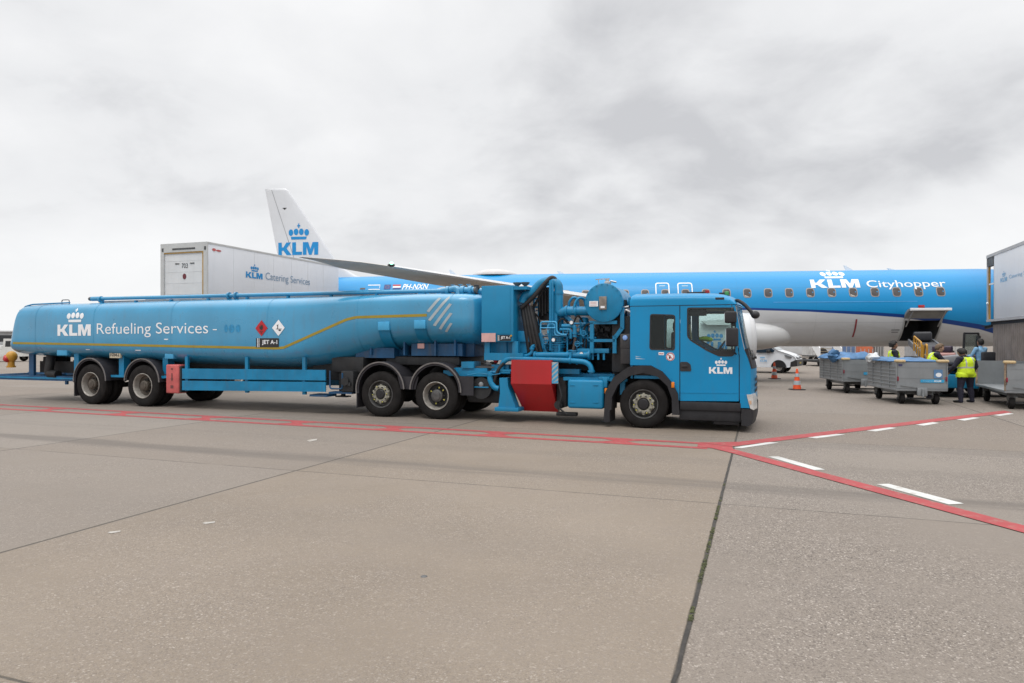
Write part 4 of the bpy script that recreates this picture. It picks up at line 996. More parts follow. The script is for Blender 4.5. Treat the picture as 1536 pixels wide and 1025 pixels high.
# ---------------- CAB
VN, VF = .03, 2.47
qp = [(-.27, 1.27), (.15, 1.27), (.38, 1.15), (.58, .92), (.68, .72), (.69, .575), (.705, .575), (.705, 2.465), (-.27, 2.465)]
w2 = round_poly([T(974, 525, VN)[::2], T(1012.5, 526, VN)[::2], T(1013, 472.3, VN)[::2], T(975, 471, VN)[::2]], .06)
dp = [(.722, .575), (1.822, .60), (1.822, 1.46), (1.772, 1.95), (1.685, 2.455), (.722, 2.455)]
wd = round_poly([T(*p, VN)[::2] for p in ((1030.5, 505), (1030.5, 461.5), (1100, 461.5), (1104, 476), (1103, 530), (1099, 535), (1078, 535), (1060, 526.5), (1035, 511))], .05)
fs_ = [(1.838, .62), (2.04, .62), (2.04, 1.25), (1.99, 1.42), (1.92, 1.6), (1.845, 1.95), (1.755, 2.455), (1.70, 2.455), (1.788, 1.95), (1.838, 1.46)]
UF = [(.2, 2.04), (1.25, 2.04), (1.42, 1.99), (1.6, 1.92), (1.95, 1.845), (2.455, 1.755), (2.62, 1.66)]
def front(w, v):
    x = (v-1.25)/1.22; return interp(w, UF)+.10*(1-abs(x)**2.2)-.045*abs(x)**14
g = G()
for v0, v1 in ((VN, VN+.05), (VF-.05, VF)):
    g.prism(qp, v0, v1, holes=[w2]); g.prism(fs_, v0, v1)
# rear wall and floor
g.box(-.27, -.23, VN+.05, VF-.05, 1.0, 2.46); g.box(-.2, 2.0, VN+.06, VF-.06, 1.0, 1.06)
# front skin with windscreen opening
WB, WT = 1.47, 2.44
vv = [VN, VN+.02, VN+.05, VN+.10, VN+.2]+lin(.4, 2.1, 9)+[VF-.2, VF-.10, VF-.05, VF-.02, VF]
for z0, z1, n_ in ((.62, 1.22, 6), (WT, 2.56, 3)):
    g.sheet(lambda z, v: (front(z, v), v, z), lin(z0, z1, n_), vv)
for vs_ in ([VN, VN+.02, VN+.05, VN+.09], [VF-.09, VF-.05, VF-.02, VF]):
    g.sheet(lambda z, v: (front(z, v), v, z), lin(1.22, WT, 9), vs_)
body = part('cab_body', g, BLUE, TK, 30)
# roof
g = G(); rings = []
for u, zt_, e in ((-.275, 2.66, 0), (-.26, 2.715, 0), (-.2, 2.745, 0), (.4, 2.74, 0), (1.0, 2.735, 0), (1.35, 2.72, 0), (1.52, 2.69, 0), (1.63, 2.645, 0), (1.70, 2.59, 0), (1.745, 2.53, 0), (1.77, 2.475, 0)):
    ring = []
    hh = max(zt_-2.47, .004)
    for k in range(41):
        t = math.pi*k/40; x = math.cos(t); z = math.sin(t)
        xx = math.copysign(abs(x)**.42, x); zz = abs(z)**.42
        bow = .095*(1-xx*xx) if u > 1.3 else 0
        ring.append((u+bow*min(1, max(0, (u-1.3)/.4)), 1.25-xx*1.222, 2.47+hh*zz))
    rings.append(ring)
g.loft(rings, cap=True, closed=True); part('cab_roof', g, BLUE, TK, 40)
g = G(); g.box(-.268, 1.69, VN-.0015, VN+.01, 2.4585, 2.4665); part('seam_gap', g, CARDK, TK); g = G(); g.box(.709, .717, VN-.0015, VN+.01, .60, 2.455);  part('seam_gap', g, CARDK, TK); g = G(); g.box(1.826, 1.834, VN-.0015, VN+.01, .62, 1.455); part('seam_gap', g, CARDK, TK)
# windscreen, cowl
g = G(); g.sheet(lambda z, v: (front(z, v)-.012, v, z), lin(WB, WT, 8), [VN+.09, VN+.2]+lin(.4, 2.1, 9)+[VF-.2, VF-.09]); part('windscreen', g, GLASS, TK, 60)
g = G()
g.sheet(lambda z, v: (front(z, v)+.003, v, z), lin(1.225, WB, 4), [VN+.10, VN+.2]+lin(.4, 2.1, 9)+[VF-.2, VF-.10])
for s, vv_ in ((1, VN), (-1, VF)):
    pol = [(2.045, 1.24), (2.075, 1.24), (2.02, 1.47), (1.985, 1.62), (1.93, 1.60), (1.995, 1.42)]
    g.prism(pol, vv_-.004*s, vv_+.12*s)
cow = part('windscreen_cowl', g, GREYP, TK, 40)
g = G()
for v, s in ((.5, 1), (1.3, 1)): g.bar((front(1.42, v)+.03, v, 1.42), (front(1.55, v+.6)+.02, v+.65, 1.56), .02, .02); g.box(front(1.42, v), front(1.42, v)+.05, v-.04, v+.04, 1.39, 1.44)
part('wiper', g, BLACK, cow)
# windscreen seal along the pillar
g = G()
for s, v in ((1, VN+.09), (-1, VF-.09)):
    g.tube([(front(z, v)-.002, v, z) for z in lin(WB, WT, 10)], .016, 6)
part('windscreen_seal', g, M('seal_silver', (.33, .35, .36), .35), TK)
# rear quarter window
for v0, side in ((VN, 1), (VF, -1)):
    g = G(); inner = round_poly([((a-.37)*.90+.37, (b-1.935)*.93+1.935) for a, b in [T(974, 525, VN)[::2], T(1012.5, 526, VN)[::2], T(1013, 472.3, VN)[::2], T(975, 471, VN)[::2]]], .05)
    g.prism(w2, v0-.006*side, v0+.03*side, holes=[inner]); fr_ = part('quarter_window', g, BLACK, TK)
    g = G(); g.prism(inner, v0+.008*side, v0+.014*side); part('pane', g, GLASSD, fr_, 0)
# doors
cxw = sum(p[0] for p in wd)/len(wd); czw = sum(p[1] for p in wd)/len(wd)
wdi = [((a-cxw)*.945+cxw, (b-czw)*.925+czw+.01) for a, b in wd]
for v0, side in ((VN, 1), (VF, -1)):
    g = G(); g.prism(dp, v0, v0+.05*side, holes=[wd]); dr_ = part('door', g, BLUE, TK, 30)
    g = G(); g.prism(wd, v0-.005*side, v0+.04*side, holes=[wdi]); lower = [T(*p, VN)[::2] for p in ((1079, 533.4), (1098, 533.4), (1101.5, 529.5), (1101.5, 526), (1066, 526))]
    g.prism(lower, v0-.004*side, v0+.012*side); part('window_frame', g, BLACK, dr_)
    g = G(); g.prism(wdi, v0+.010*side, v0+.016*side); part('window_pane', g, GLASS, dr_, 0)
    g = G(); hp = round_poly([T(*p, VN)[::2] for p in ((1020.5, 557), (1020.5, 543), (1031, 543), (1036, 547), (1037, 557))], .03)
    g.prism(hp, v0-.012*side, v0+.01*side); q = T(1027, 549, VN); g.box(q[0]-.05, q[0]+.06, min(v0-.03*side, v0-.012*side), max(v0-.03*side, v0-.012*side), q[2]-.03, q[2]+.02, .008); part('door_handle', g, BLACK, dr_)
    g = G(); z_ = T(1060, 588.5, VN)[2]; g.prism([(.73, z_-.004), (1.815, z_+.012), (1.815, z_-.01), (.73, z_-.03)], v0-.006*side, v0-.0005*side); part('crease_moulding', g, BLUE, dr_)
    if side == 1:
        g = G(); x0, x1, y0, y1 = rect(1063.5, 550.8, 1098.5, 560.5, VN); film(g, klm(x0, x1, y0, y1, cw=.52, gap=.20), lambda x, y: (x, VN-.0035, y)); part('lettering', g, LETTER, dr_, 0)
# stickers on the rear quarter
g = G(); x0, x1, y0, y1 = rect(988, 528.5, 996, 532.8, VN); film(g, poly_bm([[(x0, y0), (x1, y0), (x1, y1), (x0, y1)]]), lambda x, y: (x, VN-.003, y)); st_ = part('sticker', g, LETTER, TK, 0)
g = G(); film(g, poly_bm([[(x0+.01, y0+.02), (x1-.01, y0+.02), (x1-.01, y0+.035), (x0+.01, y0+.035)]]), lambda x, y: (x, VN-.006, y)); part('print_lines', g, RED, st_, 0)
g = G(); q = T(1005.5, 535.3, VN); film(g, poly_bm([oval(q[0], q[2], .085, .085, 28)]), lambda x, y: (x, VN-.003, y)); st_ = part('warning_sticker', g, LETTER, TK, 0)
g = G(); n = 28; ri = [oval(q[0], q[2], .080, .080, n), oval(q[0], q[2], .064, .064, n)]
g.loft([[(x, VN-.006, z) for x, z in rg] for rg in ri], cap=False); a_ = R(45); c_, s_ = math.cos(a_), math.sin(a_)
g.add([(q[0]+dx*c_+dz*s_, VN-.0075, q[2]+dx*-s_+dz*c_) for dx, dz in ((-.066, -.008), (.066, -.008), (.066, .008), (-.066, .008))], [(0, 1, 2, 3)]); part('prohibition_ring', g, REDFADE, st_, 0)
g = G(); film(g, poly_bm([[(q[0]-.03, q[2]-.04), (q[0]+.0, q[2]-.045), (q[0]+.012, q[2]+.02), (q[0]-.02, q[2]+.03)]]), lambda x, y: (x, VN-.005, y)); part('prohibition_symbol', g, DKT, st_, 0)
g = G(); x0, x1, y0, y1 = rect(953.5, 536.8, 969, 538.8, VN); film(g, poly_bm([[(x0, y0), (x1, y0), (x0, y1)], [(x0, y1+.015), (x0+.12, y1+.015), (x0, y1+.035)]]), lambda x, y: (x, VN-.003, y)); part('stripe_sticker', g, M('pale_blue_film', (.35, .50, .60), .5), TK, 0)
# arch trim with mud flap
ao = [(-.80, .20), (-.77, .72), (-.60, 1.02), (-.30, 1.235), (-.05, 1.265), (.15, 1.265), (.38, 1.145), (.585, .91), (.685, .70), (.715, .30)]
ai = [(.57, .30), (.565, .62), (.48, .865), (.285, 1.05), (0, 1.12), (-.285, 1.05), (-.51, .87), (-.63, .62), (-.645, .35), (-.68, .35), (-.68, .10), (-.80, .10)]
for v0, v1 in ((-.035, .55), (1.95, 2.535)):
    g = G(); g.prism(ao+ai, v0, v1); part('wheel_arch', g, GREYP, TK, 30)
# sill, bumper, headlamps
for v0, v1 in ((.0, .35), (2.15, 2.5)):
    g = G(); g.box(.715, 1.86, v0+.01, v1, .40, .565, .012); g.box(.70, 1.86, v0+.05, v1, .20, .40, .012); g.box(1.35, 1.82, v0+.10, v1, .13, .21, .01); part('side_sill', g, GREYP, TK)
g = G(); g.sheet(lambda z, v: (front(1.0, v)+.03-.05*max(0, .32-z)/.2, v, z), lin(.14, .52, 6), vv)
for v0, v1 in ((VN-.03, VN+.06), (VF-.06, VF+.03)): g.prism([(1.87, .14), (2.0, .13), (2.07, .18), (2.085, .40), (2.06, .45), (1.87, .46)], v0, v1)
g.box(1.9, 2.0, VN+.06, VF-.06, .14, .5)
part('bumper', g, GREYP, TK, 40)
g = G()
for v0, v1 in ((VN-.012, VN+.06), (VF-.06, VF+.012)): g.prism([(1.845, .475), (2.02, .475), (1.99, .60), (1.955, .735), (1.845, .735)], v0, v1)
g.sheet(lambda z, v: (front(1.0, v)+.01, v, z), lin(.52, .62, 3), vv); part('lower_corner_panel', g, BLUE, TK)
for v0, v1, s in ((VN-.018, VN+.35, 1), (VF-.35, VF+.018, -1)):
    g = G(); g.loft([[(1.965, v0 if s == 1 else v1, .735), (1.995, v0 if s == 1 else v1, .60), (2.03, v0 if s == 1 else v1, .47), (2.09, v0 if s == 1 else v1, .44), (2.085, v0 if s == 1 else v1, .66), (2.06, v0 if s == 1 else v1, .74)],
                     [(2.0, v1 if s == 1 else v0, .735), (2.03, v1 if s == 1 else v0, .60), (2.06, v1 if s == 1 else v0, .47), (2.155, v1 if s == 1 else v0, .45), (2.155, v1 if s == 1 else v0, .66), (2.12, v1 if s == 1 else v0, .74)]])
    hl = part('headlight', g, LAMP, TK, 20)
    g = G(); vq = v0-.004 if s == 1 else v1+.004; g.prism([(2.0, .62), (2.05, .62), (2.055, .55), (2.02, .55)], vq, vq+.004*s); part('indicator', g, M('indicator_lens', (.50, .33, .22), .2), hl)
# grille slats
g = G()
for z in (.75, .86, .97): g.sheet(lambda zz, v: (front(zz, v)+.012, v, zz), [z, z+.06], lin(.5, 2.0, 12))
part('grille', g, GREYP, TK)
# mirrors: two on the near door pillar, the front mirror on its long arm, two on the far side
for v, s in ((-.20, 1), (2.70, -1)):
    g = G()
    for (x0_, y0_, x1_, y1_) in ((1087, 467, 1105, 485), (1089, 492, 1107.5, 520)):
        a = T(x0_, y1_, -.20); b = T(x1_, y0_, -.20); g.box(a[0], b[0], v-.09, v+.09, a[2], b[2], .035, 3)
    mi_ = part('side_mirror', g, GREYP, TK, 40)
    g = G()
    for (x0_, y0_, x1_, y1_) in ((1087, 467, 1105, 485), (1089, 492, 1107.5, 520)):
        a = T(x0_, y1_, -.20); b = T(x1_, y0_, -.20); g.box(a[0]-.003, a[0]+.01, v-.07, v+.07, a[2]+.03, b[2]-.03)
    part('mirror_glass', g, M('mirror_silver', (.5, .52, .54), .05, metal=1), mi_)
    g = G(); a = T(1098, 462, -.2); b = T(1098, 524, -.2); vd = .05 if s == 1 else 2.45
    g.tube([(1.72, vd, 2.40), (a[0], v, a[2]), (a[0]-.0, v, 2.30)], .014, 8, .05); g.tube([(1.78, vd, 1.50), (b[0], v, b[2]-.01), (b[0], v, 1.62)], .014, 8, .05); g.cyl((a[0], v, 1.6), (a[0], v, 2.3), .014, n=8); part('mirror_bracket', g, BLACK, mi_)
g = G(); P = [(1.74, .25, 2.53)]+[T(*p) for p in ((1106, 450.5, .22), (1116, 456, .12), (1127, 468, .05), (1128, 472, .05))]
g.tube(P, .035, 10, .08); a = T(1133, 472.5, .05); fmi = part('front_mirror_arm', g, GREYP, TK)
g = G(); g.ball((a[0], .05, a[2]), .082, .11, .075, 16, 12); part('front_mirror', g, GREYP, fmi)
# roof fittings: marker, beacon stub
g = G(); q = T(1080, 449, .05); g.box(q[0]-.09, q[0]+.08, .03, .14, q[2]-.02, q[2]+.035, .012); part('roof_marker', g, BLACK, TK)
g = G(); q = T(1091, 443, .55); g.cyl((q[0], .55, 2.70), (q[0]-.02, .55, q[2]), .045, n=12); g.box(q[0]-.16, q[0]+.05, .52, .58, 2.70, 2.735); bs = part('beacon_mount', g, BLACK, TK)
g = G(); g.lathe([(.05, 0), (.05, .05), (.035, .075), (.001, .08)], (q[0]-.01, .55, q[2]), 'z', 16); part('beacon_lens', g, M('green_lens', (.03, .22, .06), .25), bs)
g = G(); a = T(1055, 441, .6); g.box(-.1+.9, a[0]+.03, .5, .62, 2.725, 2.76, .01); part('roof_bar', g, CHASSIS, TK)
g = G(); g.lathe([(.045, 0), (.045, .05), (.001, .06)], (a[0]+.08, .56, 2.735), 'z', 14); part('red_lamp', g, RED, TK)
# interior
g = G()
for v in (.35, 1.55):
    g = G(); g.box(.58, 1.02, v, v+.5, 1.06, 1.42, .06); g.box(.50, .64, v, v+.5, 1.40, 1.95, .05); g.box(.52, .62, v+.12, v+.38, 1.96, 2.16, .04); part('seat', g, SEAT, TK)
g = G(); g.prism([(1.35, 1.06), (1.9, 1.06), (1.9, 1.50), (1.6, 1.55), (1.38, 1.42)], .12, 2.38); g.box(.9, 1.3, .75, 1.75, 1.06, 1.40, .05); g.tube([(1.40, 1.95, 1.60), (1.55, 1.95, 1.42)], .03, 8)
ring = [(1.37+.20*math.sin(t)*.55, 1.95+.21*math.cos(t), 1.60+.20*math.sin(t)*.83) for t in [2*math.pi*k/24 for k in range(25)]]; g.tube(ring, .014, 6); g.box(-.2, 1.6, .12, 2.38, 2.43, 2.46)
g.box(-.22, .10, .13, .22, 1.06, 2.42); g.box(-.22, .10, 2.28, 2.37, 1.06, 2.42)
part('dashboard', g, CARDK, TK)
g = G(); q = T(1057, 507.5, .4); g.ball((q[0], .5, q[2]-.01), .13, .10, .05, 14, 8); g.ball((q[0]+.08, .45, q[2]-.03), .08, .08, .045, 12, 8); part('folded_vest', g, M('vest_lime', (.42, .62, .03), .7, var=.25, scale=14), TK)
g = G(); a = T(1031, 463, .11); b = T(1060, 474, .11); g.box(a[0], b[0], .11, .13, b[2], a[2], .012); part('sun_blind', g, GREYP, TK)
g = G(); g.tube([T(1034, 487, .3), T(1036, 500, .3), T(1037, 509, .3)], .02, 8, .05); part('seat_belt', g, M('belt_cream', (.45, .40, .25), .7), TK)
# ================================================================== AIRCRAFT
A_ = AC.at
PL = thing('airliner', 'twin-engine regional airliner with sky blue upper fuselage, grey belly and white tail fin', 'airliner', AC, (0, 0))
ZC, HW, HH = 3.205, 1.505, 1.675
XN, XT = 21.0, -19.6
def f_sec(x):
    """centre height, half width, half height along the fuselage"""
    if x > 15.0:
        t = (x-15.0)/(XN-15.0); k = max(.015, (1-t**2.1))**.62; return ZC-.55*t**2, HW*k, HH*k*(1-.05*t)
    if x < -8.0:
        t = (-8.0-x)/(-8.0-XT); k = 1-t**1.7*.86; kh = 1-t**1.55*.84; top = ZC+HH-.18*t*t; return top-HH*kh, HW*k, HH*kh
    return ZC, HW, HH
def f_y(x, z, off=.006):
    c, a, h = f_sec(x); q = min(.999, abs(z-c)/h); return -(a+off)*math.sqrt(1-q*q)
def fpt(px, py):
    """point of the near flank seen along a sight"""
    y = -1.4
    for _ in range(8):
        x, _y, z = A_(px, py, y); y = f_y(x, z, 0)
    return x, y, z
# livery
m, nt, b = nt_of('fuselage_paint')
ob = N(nt, 'ShaderNodeTexCoord').outputs['Object']; s3 = N(nt, 'ShaderNodeSeparateXYZ'); nt.links.new(ob, s3.inputs[0])
def curve_ramp(pts):
    mr = N(nt, 'ShaderNodeMapRange'); nt.links.new(s3.outputs[0], mr.inputs[0]); mr.inputs[1].default_value = XT; mr.inputs[2].default_value = XN
    r = N(nt, 'ShaderNodeValToRGB'); nt.links.new(mr.outputs[0], r.inputs[0]); el = r.color_ramp.elements
    pts = sorted(pts)
    for i, (x, z) in enumerate(pts):
        p = (x-XT)/(XN-XT)
        e = el[i] if i < 2 else el.new(p)
        e.position = p; e.color = (z/6, z/6, z/6, 1)
    return mth(nt, 'MULTIPLY', r.outputs[0], 6)
topp = [fpt(*p) for p in ((1128, 461.8), (1214, 464.5), (1299, 467.8), (1350, 471.2), (1412, 478), (1469, 486.5))]
botp = [fpt(*p) for p in ((1128, 465.2), (1214, 467.8), (1299, 472.6), (1350, 476.4), (1412, 484.6), (1469, 494))]
zt_ = curve_ramp([(XT, 3.2)]+[(p[0], p[2]) for p in topp]+[(topp[-1][0]+2.4, topp[-1][2]-.55), (XN, 1.6)])
zb_ = curve_ramp([(XT, 3.1)]+[(p[0], p[2]) for p in botp]+[(botp[-1][0]+2.4, botp[-1][2]-.70), (XN, 1.4)])
isb = sstep(nt, mth(nt, 'SUBTRACT', s3.outputs[2], zt_), -.012, .012); isd = sstep(nt, mth(nt, 'SUBTRACT', s3.outputs[2], zb_), -.012, .012)
n1 = noise(nt, stretch(nt, ob, (.4, 1, 1)), 1.2, 5)
belly = mixc(nt, sstep(nt, n1, .3, .7), (.53, .53, .535), (.59, .59, .595))
belly = mixc(nt, mth(nt, 'MULTIPLY', sstep(nt, noise(nt, stretch(nt, ob, (.35, 2, .8)), 2.2, 7, .6), .5, .75), .35), belly, (.40, .385, .36))
nose = sstep(nt, s3.outputs[0], 13.0, 17.0)
blue = mixc(nt, nose, (.001, .25, .55), (.001, .16, .39))
c = mixc(nt, isd, belly, (.004, .045, .22)); c = mixc(nt, isb, c, blue)
# panel joints along the skin
fx = mth(nt, 'FRACT', mth(nt, 'DIVIDE', s3.outputs[0], 3.2)); ln = sstep(nt, mth(nt, 'ABSOLUTE', mth(nt, 'SUBTRACT', fx, .5)), .0022, .0008)
for zl in (2.55, 4.05):
    ln = mth(nt, 'MAXIMUM', ln, sstep(nt, mth(nt, 'ABSOLUTE', mth(nt, 'SUBTRACT', s3.outputs[2], zl)), .010, .004))
c = mixc(nt, mth(nt, 'MULTIPLY', ln, .22), c, (.02, .05, .1))
nt.links.new(c, b.inputs['Base Color']); b.inputs['Roughness'].default_value = .36; b.inputs['Specular IOR Level'].default_value = .4; b.inputs['Coat Weight'].default_value = .12; b.inputs['Coat Roughness'].default_value = .12
FUS = m
# fuselage skin with the cargo opening cut out
d0 = fpt(1352, 500); d1 = fpt(1407, 500); dz1 = fpt(1380, 481)[2]; dz0 = 1.78
X0, X1 = d0[0], d1[0]
def ang(z): return math.asin((z-ZC)/HH)
angs = sorted([2*math.pi*k/64 for k in range(64)]+[math.pi-ang(dz1), math.pi-ang(dz0)])
ang_d = (math.pi-ang(dz1), math.pi-ang(dz0))
xs = sorted(lin(XT, -8.2, 26)+lin(-7.6, 14.6, 24)+[XN-6.0*(1-t)**1.6 if False else 15+6.0*math.sin(t*math.pi/2) for t in lin(0, 1, 22)]+[X0, X1])
vs = []; fs = []; n = len(angs)
for x in xs:
    c_, a_, h_ = f_sec(x)
    for t in angs: vs.append((x, a_*math.cos(t), c_+h_*math.sin(t)))
for i in range(len(xs)-1):
    for j in range(n):
        k = (j+1) % n; tm = (angs[j]+(angs[k] if k else 2*math.pi))/2
        if xs[i] >= X0-1e-6 and xs[i+1] <= X1+1e-6 and ang_d[0] < tm < ang_d[1]: continue
        fs.append((i*n+j, i*n+k, (i+1)*n+k, (i+1)*n+j))
fs.append(tuple(range(n))); fs.append(tuple((len(xs)-1)*n+j for j in range(n)))
g = G(); g.add(vs, fs); part('fuselage', g, FUS, PL, 45)
# cargo hold, door leaf, surround
g = G(); yy = -1.0
prof = [(f_y(X0, z, 0), z) for z in lin(dz1, dz0, 7)]
g.loft([[(x, y, z) for y, z in prof]+[(x, .6, dz0), (x, .6, dz1)] for x in (X0, X1)], cap=True, closed=False)
g2 = G()
for x in (X0, X1): g2.add([(x, y, z) for y, z in prof]+[(x, .6, dz0), (x, .6, dz1)], [tuple(range(9))])
g2.add([(X0, .6, dz0), (X1, .6, dz0), (X1, .6, dz1), (X0, .6, dz1)], [(0, 1, 2, 3)])
g2.add([(X0, f_y(X0, dz1, 0), dz1), (X1, f_y(X0, dz1, 0), dz1), (X1, .6, dz1), (X0, .6, dz1)], [(0, 1, 2, 3)]); g2.add([(X0, f_y(X0, dz0, 0), dz0), (X1, f_y(X0, dz0, 0), dz0), (X1, .6, dz0), (X0, .6, dz0)], [(0, 1, 2, 3)])
hold = part('cargo_hold', g2, M('hold_grey', (.05, .05, .05), .7, var=.2, scale=3), PL, 0)
hy = f_y(X0, dz1, 0); L = .82
tilt = R(38)
def leaf(s, d):  # along the leaf from the hinge, thickness d
    return (hy-.03-s*math.cos(tilt)+d*math.sin(tilt), dz1+.02+s*math.sin(tilt)*.62+.06+d*math.cos(tilt))
g = G(); xe0, xe1 = X0-.02, X1+.06
rings = []
for s in lin(0, L, 7):
    y0_, z0_ = leaf(s, 0); y1_, z1_ = leaf(s, .10); bow = .10*math.sin(math.pi*s/L)
    rings.append([(xe0, y0_, z0_+bow), (xe1, y0_, z0_+bow), (xe1, y1_, z1_+bow), (xe0, y1_, z1_+bow)])
g.loft(rings); dl = part('cargo_door', g, M('door_inside_grey', (.27, .265, .25), .6, var=.12, scale=3, grime=.3), PL, 30)
g = G(); y0_, z0_ = leaf(L, .05); g.box(xe0-.03, xe1+.03, y0_-.03, y0_+.02, z0_-.045, z0_+.06, .01); part('door_edge', g, WHITE, dl)
g = G()
for x in (X0+.1, X1-.1): g.bar((x, hy+.1, dz1-.25), (x, leaf(.7, 0)[0], leaf(.7, 0)[1]+.05), .04, .04)
part('door_strut', g, ALU, dl)
for x in (X0, X1):
    g = G(); g.tube([(x, f_y(x, z, .01), z) for z in lin(dz1+.05, dz0, 8)], .035, 8); part('door_surround', g, M('surround_grey', (.34, .34, .33), .5), PL)
g = G(); x = (X0+X1)/2-.1; y_ = f_y(x, dz1+.55); g.box(x-.12, x+.12, y_-.03, y_+.03, dz1+.52, dz1+.64, .01); part('door_latch', g, RED, PL)
# windows at one pitch along the cabin
wx = fpt(1411, 437.5); pit = (fpt(1411, 437.5)[0]-fpt(1119, 439)[0])/9.06
WFR = M('window_frame_grey', (.30, .265, .245), .5); WPN = M('window_pane_dark', (.065, .058, .056), .15, var=.2, scale=2)
def sq(rx, rz, n=22, e=.55): return [(rx*sgp(math.cos(2*math.pi*k/n), e), rz*sgp(math.sin(2*math.pi*k/n), e)) for k in range(n)]
zw = wx[2]
first = None
for k in range(28):
    x = wx[0]-pit*k
    if x < -9.5: break
    g = G(); o_ = [(x+a_, f_y(x+a_, zw+z_, .008), zw+z_) for a_, z_ in sq(.175, .205)]; i_ = [(x+a_, f_y(x+a_, zw+z_, .010), zw+z_) for a_, z_ in sq(.142, .170)]
    g.loft([o_, i_], cap=False); w_ = part('window', g, WFR, PL, 0)
    g = G(); g.add([(p[0], f_y(p[0], p[2], .006), p[2]) for p in i_], [tuple(range(22))]); part('pane', g, WPN, w_, 0)
    if k in (4, 5, 6, 9, 10, 13):
        g = G(); q = [(x+.14*sgp(math.cos(t), .55)*.9, zw+.165*sgp(math.sin(t), .55)) for t in lin(math.pi*1.08, math.pi*1.62, 8)]
        g.add([(a_, f_y(a_, z_, .011), z_) for a_, z_ in q], [tuple(range(8))]); part('blind', g, WFR if False else M('blind_pale', (.42, .38, .34), .6), w_, 0)
# lettering on the flank
def on_f(off=.012): return lambda x, z: (x, f_y(x, z, off), z)
def frect(px0, py0, px1, py1): a = fpt(px0, py1); b_ = fpt(px1, py0); return a[0], b_[0], a[2], b_[2]
def film_px(g, px, bm_fn, cut=.12):
    x0, x1, y0, y1 = frect(*px); film(g, bm_fn(x0, x1, y0, y1), on_f(), cut)
g = G(); film_px(g, (1217, 419, 1287, 432.2), lambda a_, b_, c_, d_: klm(a_, b_, c_, d_, cw=.50, gap=.15), .08); part('emblem_lettering', g, LETTER, PL, 0)
g = G(); film_px(g, (1301.5, 419.8, 1416, 434.6), lambda a_, b_, c_, d_: fit(text_bm('Cityhopper', .004), a_, b_, c_, d_), .08); part('name_lettering', g, LETTER, PL, 0)
g = G(); film_px(g, (603, 426, 643.5, 434.3), lambda a_, b_, c_, d_: fit(text_bm('PH-NXN', .02, .22), a_, b_, c_, d_), .08); part('registration', g, LETTER, PL, 0)
def patch(g, px, cut=.1): film_px(g, px, lambda a_, b_, c_, d_: poly_bm([[(a_, c_), (b_, c_), (b_, d_), (a_, d_)]]), cut)
g = G(); patch(g, (589, 427, 601.5, 429.4)); f1 = part('flag', g, RED, PL, 0)
g = G(); patch(g, (589, 429.4, 601.5, 431.8)); part('flag_band', g, LETTER, f1, 0)
g = G(); patch(g, (589, 431.8, 601.5, 434.2)); part('flag_band', g, M('flag_blue', (.02, .05, .22), .5), f1, 0)
g = G(); patch(g, (575.5, 427, 587, 434.2)); f2 = part('flag', g, M('flag_blue', (.02, .05, .22), .5), PL, 0)
g = G(); x0, x1, y0, y1 = frect(575.5, 427, 587, 434.2); P = [oval((x0+x1)/2+.085*math.cos(2*math.pi*k/12), (y0+y1)/2+.07*math.sin(2*math.pi*k/12), .012, .012, 6) for k in range(12)]; film(g, poly_bm(P), on_f(.016)); part('flag_stars', g, YELLOW, f2, 0)
g = G()
for px in ((552, 427.2, 570.5, 428.6), (569, 428.6, 570.5, 432), (552.5, 433.6, 570, 435)): patch(g, px)
part('service_door_outline', g, LETTER, PL, 0)
g = G(); patch(g, (540, 432, 548, 434.4)); part('vent_grille', g, M('vent_brown', (.12, .09, .07), .6), PL, 0)
# over-wing exit outlines
for px0, px1 in ((982.5, 1003.5), (1015.5, 1038)):
    a = fpt(px0, 424.3); b_ = fpt(px1, 424.3); c_ = fpt(px0, 452); g = G(); w_ = .045
    o_ = round_poly([(a[0], c_[2]), (a[0], a[2]), (b_[0], a[2]), (b_[0], c_[2])], .12); i_ = round_poly([(a[0]+w_, c_[2]+w_), (a[0]+w_, a[2]-w_), (b_[0]-w_, a[2]-w_), (b_[0]-w_, c_[2]+w_)], .09)
    n = len(o_); pts = []
    bm = bmesh.new(); es = []
    for lp in (o_, i_):
        v_ = [bm.verts.new((p[0], p[1], 0)) for p in lp]
        for i in range(len(v_)): es.append(bm.edges.new((v_[i], v_[(i+1) % len(v_)])))
    bmesh.ops.triangle_fill(bm, use_beauty=True, edges=es); film(g, bm, on_f(.012), .12); part('exit_outline', g, LETTER, PL, 0)
    g = G(); xm = (a[0]+b_[0])/2; film(g, poly_bm([[(xm-.13, a[2]-.17), (xm+.13, a[2]-.17), (xm+.13, a[2]-.13), (xm-.13, a[2]-.13)]]), on_f(.012)); part('exit_handle_mark', g, M('pale_mark', (.4, .6, .72), .5), PL, 0)
# pale crease line and small marks on the belly
g = G()
for px in ((1160, 452.5, 1376, 453.2),): patch(g, px, .4)
part('trim_line', g, M('trim_pale_blue', (.10, .38, .72), .4), PL, 0)
g = G(); xr_ = fpt(1282.5, 493)[0]; z0_, z1_ = fpt(1282, 506)[2], fpt(1282, 479)[2]; film(g, poly_bm([[(xr_-.035, z0_), (xr_+.035, z0_), (xr_+.035, z1_), (xr_-.035, z1_)]]), on_f(.012), .1); part('red_mark', g, M('mark_red', (.25, .04, .05), .6), PL, 0)
g = G(); patch(g, (1336.5, 494.5, 1349.5, 496), .2); patch(g, (1336.5, 498, 1347, 499.3), .2); part('belly_stencil', g, M('stencil_grey', (.18, .18, .18), .6), PL, 0)
